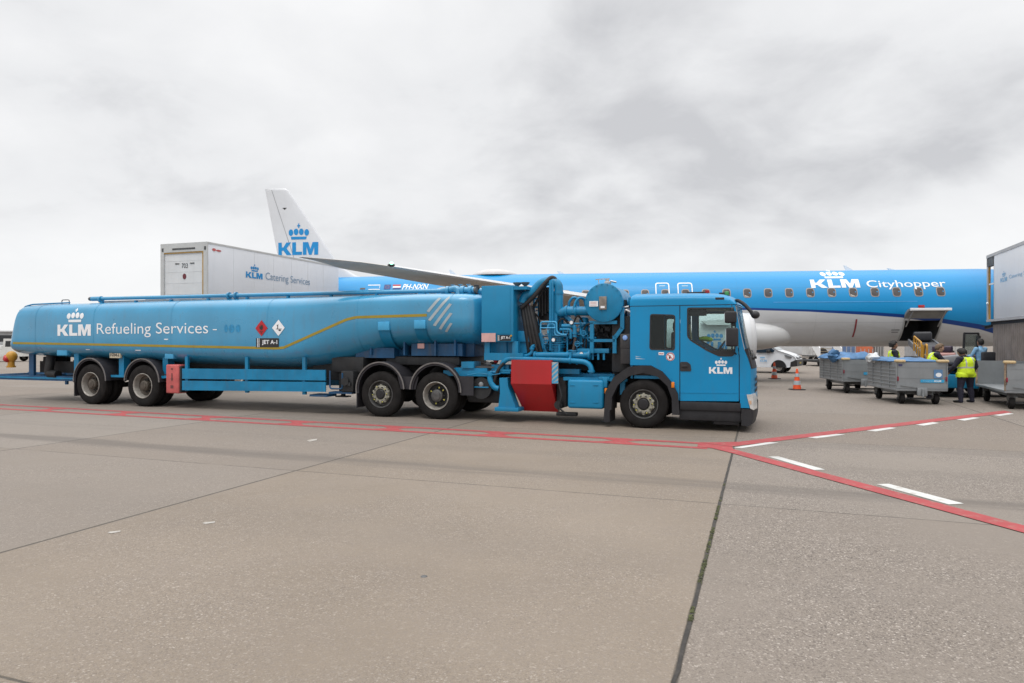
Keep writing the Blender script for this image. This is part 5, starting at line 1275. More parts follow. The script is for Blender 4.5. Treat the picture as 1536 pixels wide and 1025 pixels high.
# wing-body fairing
g = G(); xa, xb = A_(960, 500, -1.7)[0]-7.2, A_(1184, 500, -1.6)[0]+.62
rings = []
for t in [.5-.5*math.cos(math.pi*q/39) for q in range(40)]:
    x = xa+(xb-xa)*t; k = (max(.002, 1-abs(2*t-1)**7))**.6
    rings.append([(x, 1.95*k*sgp(math.cos(q), .75)*(1), 2.02+(.72*k)*sgp(math.sin(q), .75)) for q in [2*math.pi*j/40 for j in range(40)]])
g.loft(rings); part('wing_fairing', g, M('fairing_grey', (.53, .53, .525), .42, coat=.2, var=.05, scale=.8, grime=.12, grime_rgb=(.3, .29, .27)), PL, 60)
# wing (near side) and the far one mirrored
def wl(X, Y, Z): a_, b_, _ = AC.loc(X, Y); return Vector((a_, b_, Z))
secs = [((6.6, 31.1, 3.26), (.9, 31.6, 3.16), .62), ((3.16, 26, 3.40), (.25, 26.5, 3.36), .40), ((.10, 21.5, 3.50), (-2.0, 21.75, 3.475), .25), ((-2.94, 17.0, 3.61), (-4.38, 17.5, 3.62), .14), ((-3.62, 16.45, 3.66), (-4.6, 17.0, 3.675), .10), ((-4.25, 16.22, 3.70), (-4.82, 16.6, 3.72), .06), ((-4.95, 16.1, 3.745), (-5.06, 16.18, 3.745), .02)]
def wing_rings(secs, mir=1):
    out = []
    for le, te, th in secs:
        a_, c_ = wl(*le), wl(*te); ring = []
        for q in [2*math.pi*j/28 for j in range(28)]:
            s_ = (1-math.cos(q))/2 if True else 0
            x_ = s_; tt = th*(1.6*math.sqrt(max(x_, 0))*(1-x_)**.85)*.85
            p = a_.lerp(c_, x_); ring.append((p.x, p.y*mir, p.z+(tt*.55 if q < math.pi else -tt*.55)))
        out.append(ring)
    return out
WINGM = M('wing_grey_underside', (.50, .455, .40), .45, var=.10, scale=1.2, grime=.35, grime_rgb=(.30, .255, .21), coat=.2)
for mir in (1, -1):
    g = G(); g.loft(wing_rings(secs, mir)); w_ = part('wing', g, WINGM, PL, 50)
    g = G(); vs = []
    for le, te, th in secs[:4]:
        a_, c_ = wl(*le), wl(*te); d_ = (a_-c_).normalized(); p = a_+d_*.004
        vs.append([(p.x+d_.x*.03, (p.y+d_.y*.03)*mir, p.z+.0), (p.x-d_.x*.16, (p.y-d_.y*.16)*mir, p.z+th*.36+.012), (p.x-d_.x*.05, (p.y-d_.y*.05)*mir, p.z+.005), (p.x-d_.x*.05, (p.y-d_.y*.05)*mir, p.z-th*.16-.008)])
    g.loft(vs); part('leading_edge', g, M('leading_edge_metal', (.72, .72, .72), .3, metal=.6, var=.04), w_, 30)
    for t0, sc_ in ((.22, 1), (.45, .85), (.68, .65)):
        i = int(t0*3); f = t0*3-i; p = Vector(secs[i][1]).lerp(Vector(secs[i+1][1]), f); q = Vector(secs[i][0]).lerp(Vector(secs[i+1][0]), f)
        a_ = wl(*p); d_ = (wl(*q)-a_).normalized(); g = G(); rings = []
        for t in lin(0, 1, 12):
            r_2 = .13*sc_*math.sqrt(max(.001, math.sin(math.pi*min(1, t*.96+.02)))); c_ = a_+d_*(1.5*sc_*t-.45*sc_)
            rings.append([(c_.x, (c_.y+math.cos(k)*r_2)*mir, c_.z-.13*sc_+math.sin(k)*r_2*1.1) for k in [2*math.pi*j/12 for j in range(12)]])
        g.loft(rings); part('flap_fairing', g, WINGM, w_, 60)
nl = wl(-3.0, 16.95, 3.63)
g = G(); g.ball((nl.x, nl.y, nl.z+.015), .10, .06, .04, 12, 8); lg = part('navigation_light_housing', g, BLACK, PL)
m, nt, b = nt_of('green_light'); b.inputs['Base Color'].default_value = (.1, .8, .3, 1); b.inputs['Emission Color'].default_value = (.25, 1, .5, 1); b.inputs['Emission Strength'].default_value = 4
g = G(); g.ball((nl.x+.02, nl.y-.03, nl.z+.055), .04, .04, .04, 10, 6); part('navigation_light', g, m, lg)
# engines
def engine(mir):
    q = A_(1136, 509.5, -4.75); ex, ez = q[0]-.24, 1.76; ey = -4.75*mir
    g = G(); g.lathe([(.96, 0), (1.02, -.02), (1.065, -.10), (1.09, -.35), (1.11, -1.2), (1.10, -2.0), (1.0, -3.0), (.86, -3.7), (.84, -3.7), (.80, -2.8), (.86, -1.0), (.84, -.3), (.89, -.02)], (ex, ey, ez), 'x', 56)
    e = part('engine', g, M('nacelle_white', (.54, .55, .56), .34, coat=.3, var=.03, scale=1, grime=.06, grime_rgb=(.4, .4, .4)), PL, 50)
    g = G(); g.lathe([(.94, .006), (.985, .002), (1.028, -.018), (1.072, -.10), (1.083, -.20), (1.06, -.20)], (ex, ey, ez), 'x', 56); part('inlet_lip', g, M('lip_pale', (.52, .52, .525), .4, var=.03), e, 50)
    g = G(); g.lathe([(.84, -.55), (.80, -.56), (.30, -.55), (.22, -.35), (.02, -.12)], (ex, ey, ez), 'x', 40); part('fan', g, STEEL_DK, e)
    g = G(); g.lathe([(.60, -2.9), (.56, -3.8), (.40, -4.5), (.36, -4.5), (.30, -4.6), (.04, -5.2)], (ex, ey, ez), 'x', 36); part('exhaust', g, M('exhaust_metal', (.22, .19, .17), .4, metal=.8), e)
    g = G(); g.prism([(ex-.9, ez+1.0), (ex-1.4, ez+1.32), (ex-2.2, ez+1.55), (ex-5.0, ez+1.5), (ex-4.6, ez+1.1), (ex-3.4, ez+.9)], ey-.14, ey+.14); part('pylon', g, WHITE, e, 30)
    if mir == 1:
        def on_n(off): 
            def f(x, z): return (x, ey-math.sqrt(max(.01, (1.107+off)**2-(z-ez)**2)), z)
            return f
        a = A_(1056, 511, -5.75); b2 = A_(1086, 502, -5.75); g = G(); film(g, klm(a[0]-.1, b2[0]+.1, a[2]-.35, a[2]-.05, cw=.62, gap=.18), on_n(.008), .1); part('emblem', g, LOGO, e, 0)
        c1_ = A_(1050, 484, -5.6); c2_ = A_(1100, 486, -5.6); g = G(); g.prism([(c1_[0], c1_[2]+.05), (c2_[0], c1_[2]+.12), (c2_[0]-.2, c1_[2]-.1), (c1_[0]+.2, c1_[2]-.1)], ey-1.22, ey-.9); part('nacelle_strake', g, WHITE, e, 20)
engine(1); engine(-1)
# fin, tailplane
def world_fin(px, py): return A_(px, py, 0)
tipL, tipT = world_fin(431, 283), world_fin(397.5, 283.5); bl, bt_ = world_fin(500, 385), world_fin(417.5, 390)
zf = 4.55
def ext(a, b_, z): t = (z-a[2])/(b_[2]-a[2]); return a[0]+(b_[0]-a[0])*t
rings = []
for z in [zf]+lin(4.9, tipL[2]-.12, 10)+[tipL[2]-.05, tipL[2]]:
    xl, xt_ = ext(tipL, bl, z), ext(tipT, bt_, z)
    if z < 5.3: xl += ((5.3-z)/.75)**1.8*1.6
    if z > tipL[2]-.1: xl -= .10*(z-tipL[2]+.1)/.1
    th = .30*(1-.45*(z-zf)/(tipL[2]-zf))*(1 if z < tipL[2] else .5)
    ring = []
    for q in [2*math.pi*j/28 for j in range(28)]:
        s_ = (1-math.cos(q))/2; tt = th*1.55*math.sqrt(max(0, s_))*(1-s_)**.8
        ring.append((xl+(xt_-xl)*s_, tt*.6 if q < math.pi else -tt*.6, z))
    rings.append(ring)
g = G(); g.loft(rings); FINW = M('fin_white', (.62, .63, .65), .45, coat=.2, var=.03, scale=.6, grime=.05, grime_rgb=(.4, .4, .4)); fin = part('tail_fin', g, FINW, PL, 50)
g = G()
def fin_y(x, z): 
    xl, xt_ = ext(tipL, bl, z), ext(tipT, bt_, z); s_ = min(.98, max(.02, (xl-x)/(xl-xt_))); th = .30*(1-.45*(z-zf)/(tipL[2]-zf)); return -(th*1.55*math.sqrt(s_)*(1-s_)**.8*.6+.012)
a = world_fin(418, 383.5); b2 = world_fin(478.5, 363.5)
film(g, klm(a[0], b2[0], a[2], b2[2], cw=.50, gap=.22), lambda x, z: (x, fin_y(x, z), z), .15); part('emblem_lettering', g, LOGO, fin, 0)
g = G(); q = world_fin(428, 314); g.prism([(q[0]-.11, q[2]+.05), (q[0]+.11, q[2]+.05), (q[0], q[2]-.05)], fin_y(q[0], q[2])+.002, fin_y(q[0], q[2])+.03); q = world_fin(514, 408); part('fin_vent', g, CHASSIS, fin)
g = G()
for z0_ in lin(4.95, tipL[2]-.05, 2)[:1]:
    pts = [(ext(tipL, bl, z)+(ext(tipT, bt_, z)-ext(tipL, bl, z))*.70, z) for z in lin(5.0, tipL[2]-.06, 14)]
    vs = []; fs = []
    for i, (x, z) in enumerate(pts):
        vs += [(x-.012, fin_y(x, z)+.004, z), (x+.012, fin_y(x, z)+.004, z)]
        if i: fs.append((2*i-2, 2*i-1, 2*i+1, 2*i))
    g.add(vs, fs)
part('rudder_gap', g, M('gap_grey', (.25, .25, .26), .6), fin, 0)
hs = [((-9.9, 32.6, 4.25), (-12.9, 32.9, 4.25), .32), ((-12.6, 27.6, 4.62), (-13.9, 27.7, 4.62), .12), ((-12.9, 27.3, 4.63), (-13.9, 27.4, 4.63), .05)]
for mir in (1, -1):
    g = G(); g.loft(wing_rings(hs, mir)); part('tailplane', g, FINW, PL, 50)
# satellite radome, aerials
q = A_(742, 411.5, 0); g = G(); rings = []
for t in lin(0, 1, 22):
    x = q[0]-1.08+2.16*t; k = max(.0008, 1-abs(2*t-1)**2.0)**.85; rings.append([(x, .55*k*math.cos(r2), ZC+HH-.02+(.02+.27*k)*max(0, math.sin(r2))) for r2 in lin(0, math.pi, 15)])
g.loft(rings, closed=True); part('satellite_radome', g, M('radome_grey', (.52, .50, .49), .5, var=.05), PL, 60)
for px, h_ in ((1273, .22), (680, .26), (842, .14), (1338, .08)):
    x = A_(px, 410, 0)[0]; z = f_sec(x)[0]+f_sec(x)[2]; g = G(); g.prism([(x-.10, z-.02), (x+.22, z-.02), (x-.12, z+h_), (x-.22, z+h_)], -.02, .02); part('blade_aerial', g, WHITE, PL)
# landing gear
def gear(x, y, r, dy, h_):
    g = G()
    for s in (-1, 1): g.lathe([(r*.55, 0), (r*.8, 0), (r*.97, .05), (r, .10), (r, .22), (r*.97, .27), (r*.8, .32), (r*.55, .32)], (x, y+s*dy-.16, r), 'y', 28)
    w_ = part('landing_gear', g, RUBBER, PL)
    g = G(); g.cyl((x, y, r), (x, y, h_), .10, n=14); g.cyl((x, y-dy, r), (x, y+dy, r), .07, n=10); g.bar((x, y, r+.5), (x+.8, y, h_), .07, .07); part('strut', g, ALU, w_)
gear(17.2, 0, .33, .22, 1.8); gear(-1.0, -2.95, .5, .34, 3.2); gear(-1.0, 2.95, .5, .34, 3.2)
g = G(); g.prism([(15.4, 1.15), (16.9, 1.15), (16.9, 1.6), (15.4, 1.6)], -.62, -.60); part('gear_door', g, WHITE, PL)

# ================================================================== CATERING TRUCKS
def fp(bm, fn, mat, name, parent, cut=None):
    g = G(); film(g, bm, fn, cut); return part(name, g, mat, parent, 0)
# left: box raised to the rear door; local x along the box towards the aircraft, y to its left
c0 = Vector(((310-CX)/FPX*23.4, 23.4)); c1 = Vector(((508-CX)/FPX*31.0, 31.0)); dv = c1-c0; BL = dv.length
CF = Frame(c0.x, c0.y, math.degrees(math.atan2(dv.y, dv.x)))
CT = thing('catering_truck', 'white box catering truck numbered 703 with a roller door, raised behind the fuel tank', 'catering truck', CF, (0, 1.0))
zt, zb, BW = CAM_H+149.5/FPX*23.4, 2.72, 2.02
g = G(); g.box(0.06, BL, 0, BW, zb, zt, .02); box_ = part('cargo_box', g, PANEL, CT, 30)
g = G()
for x in lin(1.3, BL-1.2, 6): g.box(x-.006, x+.006, -.003, .01, zb+.02, zt-.06)
part('panel_joint', g, M('joint_grey', (.60, .61, .63), .6), box_)
g = G()
g.box(0, .06, -.01, .14, zb, zt+.01); g.box(0, .06, BW-.14, BW+.01, zb, zt+.01); g.box(0, .06, .14, BW-.14, zt-.30, zt+.01); g.box(0, .06, .14, BW-.14, zb, zb+.10)
for y in (0, BW): g.box(.06, BL, y-.012, y+.012, zt-.05, zt+.012)
part('rear_frame', g, M('frame_pale', (.50, .495, .48), .45, var=.05, scale=4), box_)
g = G(); g.box(.01, .056, .145, .20, zb+.1, zt-.345); g.box(.01, .056, .145, BW-.14, zt-.345, zt-.30); part('door_surround', g, M('timber_edge', (.40, .23, .06), .6, var=.15, scale=8), box_)
g = G(); g.box(.045, .06, .20, BW-.14, zb+.1, zt-.345)
for z in lin(zb+.3, zt-.6, 5): g.box(.040, .046, .20, BW-.14, z-.008, z+.004)
rd = part('roller_door', g, DOORW, CT)
g = G()
for y, z in ((1.32, zt-.70), (.66, zt-.70), (1.32, zt-1.85), (.66, zt-1.85)): g.box(.025, .044, y-.09, y+.09, z-.018, z+.018, .004)
part('door_handle', g, STEEL_DK, rd)
fp(fit(text_bm('703', .0), 0, .26, 0, .17), lambda x, y: (.036, 1.12-x, zt-.86+y), DKT, 'lettering', rd)
g = G(); film(g, poly_bm([oval(0, 0, .08, .10, 14)]), lambda x, y: (.036, 1.0-x, zt-1.15+y)); part('red_seal', g, M('seal_red', (.14, .02, .03), .5), rd)
g = G()
for y in (.03, BW-.13): g.box(-.02, .005, y, y+.07, zt-.26, zt-.14, .01)
g.box(-.015, .005, .5, 1.5, zt-.22, zt-.16, .01); part('end_lamp', g, STEEL_DK, box_)
side = lambda x, y: (x, -.012, y)
def cpt(px, py): return CF.at(px, py, -.012)
a = cpt(369, 417.3); b2 = cpt(394, 409); fp(klm(a[0], b2[0], cpt(369, 416.3)[2], cpt(369, 407.3)[2], cw=.48, gap=.18), side, LOGO, 'emblem_lettering', box_)
a = cpt(398.5, 421.8); b2 = cpt(465, 418); zb_t = (cpt(398.5, 420.5)[2]+cpt(465, 428)[2])/2
fp(fit(text_bm('Catering Services', 0), a[0], b2[0], cpt(430, 426.8)[2], cpt(430, 413.0)[2]), side, M('lettering_slate', (.20, .30, .42), .5), 'lettering', box_)
a = cpt(318, 372); fp(fit(text_bm('ello', .0), a[0], a[0]+.5, a[2]-.12, a[2]+.04), side, M('lettering_red', (.5, .08, .1), .5), 'maker_mark', box_) if False else None
g = G(); film(g, poly_bm([oval(a[0]+.1, a[2]-.05, .09, .05, 12), oval(a[0]+.32, a[2]-.06, .13, .035, 12)]), side); part('red_mark', g, REDFADE, box_, 0)
# scissor lift, chassis, cab
g = G()
for y in (.35, BW-.35):
    g.bar((.8, y, 1.05), (BL-1.6, y, zb-.06), .10, .14); g.bar((.8, y+.12, zb-.06), (BL-1.6, y+.12, 1.05), .10, .14)
g.box(.3, BL-.3, .25, .37, zb-.14, zb-.002); g.box(.3, BL-.3, BW-.37, BW-.25, zb-.14, zb-.002); part('scissor_lift', g, STEEL_DK, CT)
g = G()
for y in (.5, BW-.6): g.box(.2, BL+.4, y, y+.1, .72, .98)
g.box(.2, .3, .1, BW-.1, .55, .9); g.box(.3, BL-1.8, .1, BW-.1, .98, 1.04); part('chassis', g, CHASSIS, CT)
g = G(); g.prism([(BL-1.7, .55), (BL+.35, .55), (BL+.35, 1.4), (BL+.1, 2.15), (BL-1.7, 2.25)], .0, BW); cabp = part('cab', g, BLUE, CT, 25)
g = G(); g.box(BL-1.2, BL-.1, -.006, -.002, 1.45, 2.05); part('cab_window', g, GLASS_VAN, cabp)
def small_wheel(parent, x, y, r, w, out):
    g = G(); g.lathe([(r*.5, .02), (r*.7, 0), (r*.93, .015), (r, .06), (r, w-.06), (r*.93, w-.015), (r*.7, w), (r*.5, w-.02)], (x, y, r), 'y', 30, out); w_ = part('wheel', g, RUBBER, parent)
    g = G(); g.lathe([(r*.56, .01), (r*.52, .015), (r*.45, .06), (r*.2, .05), (.01, .04)], (x, y, r), 'y', 24, out); part('rim', g, RIM, w_); return w_
for x in (1.6, BL-.5): small_wheel(CT, x, 0, .45, .3, 1); small_wheel(CT, x, BW, .45, .3, -1)
# right: nearer box, its open portal end towards the nose
f0 = Vector(((1480-CX)/FPX*23.8, 23.8)); f1 = Vector(((1536-CX)/FPX*20.3, 20.3)); dv = (f1-f0).normalized()
CR = Frame(f0.x, f0.y, math.degrees(math.atan2(dv.y, dv.x)))   # x from the portal towards the camera, y = away from the visible side
CR2 = thing('catering_truck', 'white catering truck lifted at the right edge, with an open portal above a ribbed skirt', 'catering truck', CR, (2.5, 1.1))
zt, zb = 4.74, 2.45; BL2, BW2 = 7.4, 2.3
def cside(px, py): return CR.at(px, py, 0)
off = cside(1491, 430)[0]
g = G(); g.box(off, BL2, 0, BW2, zb+.06, zt-.06, .01); box_ = part('cargo_box', g, M('panel_cool', (.70, .72, .76), .45, var=.03, scale=.7, grime=.08, grime_rgb=(.35, .35, .36)), CR2, 30)
g = G(); g.box(0, BL2, -.015, .05, zt-.10, zt); g.box(0, BL2, BW2-.05, BW2+.015, zt-.10, zt); g.box(0, off-.005, .05, BW2-.05, zt-.06, zt); g.box(0, BL2, -.015, BW2+.015, zb-.02, zb+.055)
g.box(0, .16, 0, .08, zb+.06, zt-.1); g.box(0, .16, BW2-.08, BW2, zb+.06, zt-.1); part('box_frame', g, M('frame_grey', (.42, .42, .43), .45, var=.08, scale=4), box_)
g = G(); g.box(.0, off-.06, .0, .12, zt-.40, zt-.11); part('portal_header', g, STEEL_DK, box_)
g = G(); g.box(.155, .18, .01, .07, zb+.07, zt-.42); g.box(off-.05, off-.012, .005, .06, zb+.07, zt-.42); part('timber_edge', g, M('timber_edge', (.40, .23, .06), .6), box_)
g = G(); g.bar((.1, .04, zt-1.02), (off-.02, .04, zt-1.02), .04, .05); g.ball((.14, -.01, zb+.62), .05, .04, .05, 10, 6); part('safety_bar', g, WHITE, box_)
def rpt(px, py): return CR.at(px, py, -.006)
a, b2 = rpt(1500.5, 424), rpt(1510.5, 412); fp(klm(a[0], b2[0], rpt(1505, 423)[2], rpt(1505, 416.5)[2], cw=.5, gap=.22), lambda x, y: (x, -.006, y), LOGO_PALE, 'emblem_lettering', box_)
a, b2 = rpt(1513.5, 418), rpt(1556, 405); fp(fit(text_bm('Catering Services', 0), a[0], b2[0], rpt(1520, 418.5)[2], rpt(1520, 411)[2]), lambda x, y: (x, -.006, y), LOGO_PALE, 'lettering', box_)
g = G()
pts = []
for i in range(150):
    x = .25+i*(BL2-.6)/149; pts.append((x, .10 if (i//2) % 2 else .145))
g.loft([[(x, y, .95) for x, y in pts], [(x, y, zb-.12) for x, y in pts]], cap=False, closed=False)
g.box(.25, .30, .15, BW2-.1, .95, zb-.12)
part('ribbed_skirt', g, M('skirt_brown', (.25, .215, .195), .6, var=.15, scale=2, grime=.4, grime_rgb=(.08, .07, .06)), CR2, 20)
g = G(); g.box(.1, BL2-.2, .1, BW2-.1, zb-.12, zb-.025)
g.bar((-.9, .2, zb-.20), (.4, .2, zb-.12), .08, .10); g.bar((-.9, 1.9, zb-.20), (.4, 1.9, zb-.12), .08, .10); g.box(-1.0, .1, .1, 2.1, zb-.16, zb-.13); part('lift_deck', g, CARDK, CR2)
g = G(); g.box(.3, BL2-.3, .4, BW2-.3, .55, .94); part('chassis', g, CHASSIS, CR2)
for x in (1.5, 5.6): small_wheel(CR2, x, .05, .45, .3, 1); small_wheel(CR2, x, BW2-.05, .45, .3, -1)
# ================================================================== PEOPLE
SKIN = M('skin', (.32, .17, .11), .6, var=.08, scale=20); SKIN2 = M('skin_pale', (.50, .30, .22), .6, var=.06, scale=20)
NAVY = M('navy_cloth', (.014, .014, .026), .85, var=.25, scale=14); TROUS = M('navy_trousers', (.018, .017, .034), .85, var=.25, scale=14)
HIVIS = M('hivis_yellow', (.60, .78, .02), .7, var=.12, scale=14); TAPE = M('reflective_tape', (.45, .46, .46), .4, var=.06)
HAIRB = M('black_hair', (.012, .010, .009), .7, var=.3, scale=30); HAIRG = M('brown_hair', (.13, .085, .05), .7, var=.3, scale=30)
SHIRT = M('pale_blue_shirt', (.22, .42, .62), .8, var=.15, scale=10); SHOE = M('black_shoes', (.012, .012, .012), .5)
def person(label, loc, rotz, H, J, skin, hair, top, vest=True, curly=False, group=None, bulk=1.0):
    """J: joints in units of the height, facing +x. The limbs and trunk are remeshed to one continuous surface."""
    D = dict(pel=(0, 0, .53), wst=(0, 0, .615), cst=(.005, 0, .72), nk=(-.005, 0, .825), hd=(.005, 0, .86),
             sl=(0, .105, .795), sr=(0, -.105, .795), el=(-.01, .135, .635), er=(-.01, -.135, .635), hl=(.03, .14, .49), hr=(.03, -.14, .49),
             pl=(0, .055, .50), pr=(0, -.055, .50), kl=(.012, .062, .275), kr=(.012, -.062, .275), al=(-.012, .066, .031), ar=(-.012, -.066, .031), tl=(.075, .072, .021), tr=(.075, -.072, .021))
    D.update({q: w_ for q, w_ in J.items() if q[0] != '_'})
    RD = dict(pel=.085, wst=.078, cst=.092, nk=.033, hd=.034, sl=.047, sr=.047, el=.031, er=.031, hl=.021, hr=.021, pl=.062, pr=.062, kl=.040, kr=.040, al=.030, ar=.030, tl=.020, tr=.020)
    V_ = {q: Vector(D[q])*H for q in D}; g = G()
    def limb_(a, b, r0, r1, bul=0.0):
        n_ = 7; P_ = [V_[a].lerp(V_[b], i/(n_-1)) for i in range(n_)]
        g.tube(P_, [(r0+(r1-r0)*i/(n_-1)+bul*math.sin(math.pi*min(1, i/(n_-1)*1.25)))*H for i in range(n_)], 14); g.ball(V_[a], r0*H, n=14, m=10); g.ball(V_[b], r1*H, n=14, m=10)
    for s_ in 'lr':
        limb_('s'+s_, 'e'+s_, .040, .029); limb_('e'+s_, 'h'+s_, .029, .019, .003); limb_('p'+s_, 'k'+s_, .060, .037); limb_('k'+s_, 'a'+s_, .037, .027, .005)
        limb_('a'+s_, 't'+s_, .029, .021); limb_('cst', 's'+s_, .055, .042)
    limb_('nk', 'hd', .034, .032)
    # trunk: elliptical rings from the crotch to the neck
    up_ = (V_['nk']-V_['pel']).normalized(); sd_ = (V_['sl']-V_['sr']).normalized(); rings = []
    for c_, a_, b_ in ((V_['pel']-up_*.05*H, .060, .05), (V_['pel']-up_*.02*H, .094, .070), (V_['pel'], .100, .074), (V_['wst'], .089, .064), (V_['wst'].lerp(V_['cst'], .55), .097, .070), (V_['cst'], .106, .075), (V_['cst'].lerp(V_['nk'], .45), .104, .066), (V_['cst'].lerp(V_['nk'], .72), .075, .050), (V_['nk'], .036, .036), (V_['nk'].lerp(V_['hd'], .4), .033, .033)):
        fw_ = sd_.cross(up_).normalized(); rings.append([c_+sd_*math.cos(t)*a_*H+fw_*math.sin(t)*b_*H for t in [2*math.pi*j/22 for j in range(22)]])
    g.loft(rings)
    hd = Vector(D['hd'])*H; hu = (Vector(D['hd'])-Vector(D['nk'])).normalized(); yaw = J.get('_yaw', 0); pit = J.get('_pitch', 0)
    HM = Matrix.Translation(hd) @ Matrix.Rotation(yaw, 4, 'Z') @ Matrix.Rotation(pit, 4, 'Y')
    k = H
    i0 = len(g.v)
    g.ball((.008*k, 0, .062*k), .052*k, .042*k, .066*k, 20, 14); g.ball((.022*k, 0, .026*k), .034*k, .030*k, .034*k, 14, 10)   # skull, jaw
    g.ball((.060*k, 0, .052*k), .011*k, .008*k, .014*k, 10, 8); g.ball((.056*k, 0, .030*k), .006*k, .013*k, .005*k, 8, 6)      # nose, lips
    for s in (-1, 1): g.ball((.0, s*.043*k, .056*k), .010*k, .006*k, .016*k, 10, 8)                                           # ears
    g.xf(HM, i0)
    # hands: palm and five bent fingers
    for hn, en, s in (('hl', 'el', 1), ('hr', 'er', -1)):
        hp = Vector(D[hn])*H; dr = (hp-Vector(D[en])*H).normalized(); sd = Vector((1, 0, 0)); sd = (sd-dr*sd.dot(dr)).normalized() if abs(dr.x) < .95 else Vector((0, 0, 1)); nr = dr.cross(sd)*s
        g.tube([hp, hp+dr*.025*k, hp+dr*.05*k], [.015*k, .021*k, .019*k], 8)
        for f, (off_, ln) in enumerate(((.017, .040), (.006, .046), (-.006, .043), (-.017, .033))):
            b0 = hp+dr*.048*k+sd*off_*k; b1 = b0+dr*ln*.5*k-nr*.004*k; b2_ = b1+dr*ln*.42*k-nr*.012*k; g.tube([b0, b1, b2_], [.0062*k, .0056*k, .0045*k], 6)
        b0 = hp+dr*.015*k+sd*.018*k; g.tube([b0, b0+dr*.02*k+sd*.014*k, b0+dr*.04*k+sd*.016*k-nr*.008*k], [.008*k, .007*k, .005*k], 6)
    m2 = bpy.data.meshes.new('p2'); m2.from_pydata(g.v, [], g.f); bm = bmesh.new(); bm.from_mesh(m2); bmesh.ops.recalc_face_normals(bm, faces=bm.faces[:]); bm.to_mesh(m2); bm.free(); o = bpy.data.objects.new('p2', m2); COL.objects.link(o)
    rm = o.modifiers.new('r', 'REMESH'); rm.mode = 'VOXEL'; rm.voxel_size = .0085*H/1.6
    sm_ = o.modifiers.new('sm', 'SMOOTH'); sm_.iterations = 5; sm_.factor = .5
    m3 = bpy.data.meshes.new_from_object(o.evaluated_get(bpy.context.evaluated_depsgraph_get())); bpy.data.objects.remove(o)
    root = thing('person', label, 'person', loc=loc, rotz=rotz, group=group)
    o = bpy.data.objects.new('body', m3); COL.objects.link(o); o.parent = root; m3.materials.clear()
    for mm in (skin, top, TROUS, SHOE, DKT): m3.materials.append(mm)
    JV = {q: Vector(D[q])*H for q in D}
    def seg(p, a, b): ab = b-a; t = max(0, min(1, (p-a).dot(ab)/ab.length_squared)); return (p-a-ab*t).length, t
    HI = HM.inverted()
    limb = [('pel', 'wst', 1), ('wst', 'cst', 1), ('cst', 'nk', 1), ('cst', 'sl', 1), ('cst', 'sr', 1), ('sl', 'el', 1), ('sr', 'er', 1), ('el', 'hl', 1), ('er', 'hr', 1), ('pel', 'pl', 2), ('pel', 'pr', 2), ('pl', 'kl', 2), ('pr', 'kr', 2), ('kl', 'al', 2), ('kr', 'ar', 2), ('al', 'tl', 3), ('ar', 'tr', 3), ('nk', 'hd', 0)]
    tor = set()
    for p in m3.polygons:
        c = p.center; best = min(((seg(c, JV[a], JV[b])[0]-RD[a]*H*.5, a, b, mt) for a, b, mt in limb)); mi = best[3]
        if best[1:3] == ('pel', 'wst') and seg(c, JV['pel'], JV['wst'])[1] < .35: mi = 2
        hl_ = min((c-JV['hl']).dot((JV['hl']-JV['el']).normalized()), 1); hr_ = (c-JV['hr']).dot((JV['hr']-JV['er']).normalized())
        if best[2] == 'hl' and hl_ > -.01: mi = 0
        if best[2] == 'hr' and hr_ > -.01: mi = 0
        q = HI @ c
        if q.z > .0 and q.length < .16*k: 
            mi = 0
            if q.x > .045*k and abs(abs(q.y)-.017*k) < .006*k and abs(q.z-.062*k) < .005*k: mi = 4
        p.material_index = mi
    m3.shade_smooth()
    # vest: torso skin pushed out
    if vest:
        sel = set(); L_ = (JV['nk']-JV['pel']).length; ax = (JV['nk']-JV['pel']).normalized()
        bm = bmesh.new(); bm.from_mesh(m3); bm.normal_update(); keep = []
        for f in bm.faces:
            c = f.calc_center_median(); t = (c-JV['pel']).dot(ax)/L_
            da = min(seg(c, JV['sl'], JV['el'])[0]-.0, seg(c, JV['el'], JV['hl'])[0], seg(c, JV['sr'], JV['er'])[0], seg(c, JV['er'], JV['hr'])[0])
            lat = abs(c.y-JV['pel'].y) if abs(ax.y) < .3 else 0
            if -.24 < t < .96 and f.material_index in (1, 2) and da > .045*k and t > -.24: keep.append(f)
        kf = set(keep); bmesh.ops.delete(bm, geom=[f for f in bm.faces if f not in kf], context='FACES'); bm.normal_update()
        for v in bm.verts: v.co += v.normal*.016*k
        for f in bm.faces:
            t = (f.calc_center_median()-JV['pel']).dot(ax)/L_; y_ = abs(f.calc_center_median().y)/k
            f.material_index = 1 if (.30 < t < .39) or (t > .39 and .048 < y_ < .066) else 0
        vm = bpy.data.meshes.new('vest'); vm.materials.append(HIVIS); vm.materials.append(TAPE); bm.to_mesh(vm); bm.free()
        vo = bpy.data.objects.new('vest', vm); COL.objects.link(vo); vo.parent = root; so_ = vo.modifiers.new('t', 'SOLIDIFY'); so_.thickness = .006; vm.shade_smooth()
    # hair
    g = G(); rh = random.Random(len(label))
    bm = bmesh.new(); bmesh.ops.create_uvsphere(bm, u_segments=26, v_segments=18, radius=1)
    for v in bm.verts:
        a = v.co.copy(); bump = 1+(rh.uniform(-.06, .10) if curly else rh.uniform(-.02, .03)); f = 1.14 if curly else 1.0
        v.co = Vector((-.004*k+a.x*.056*k*bump*f, a.y*.048*k*bump*f, .068*k+a.z*.069*k*bump*f))
    bmesh.ops.delete(bm, geom=[v for v in bm.verts if (v.co.x > .018*k and v.co.z < .098*k) or v.co.z < .022*k or (v.co.x > -.004*k and v.co.z < .06*k)], context='VERTS')
    for v in bm.verts: v.co = HM @ v.co
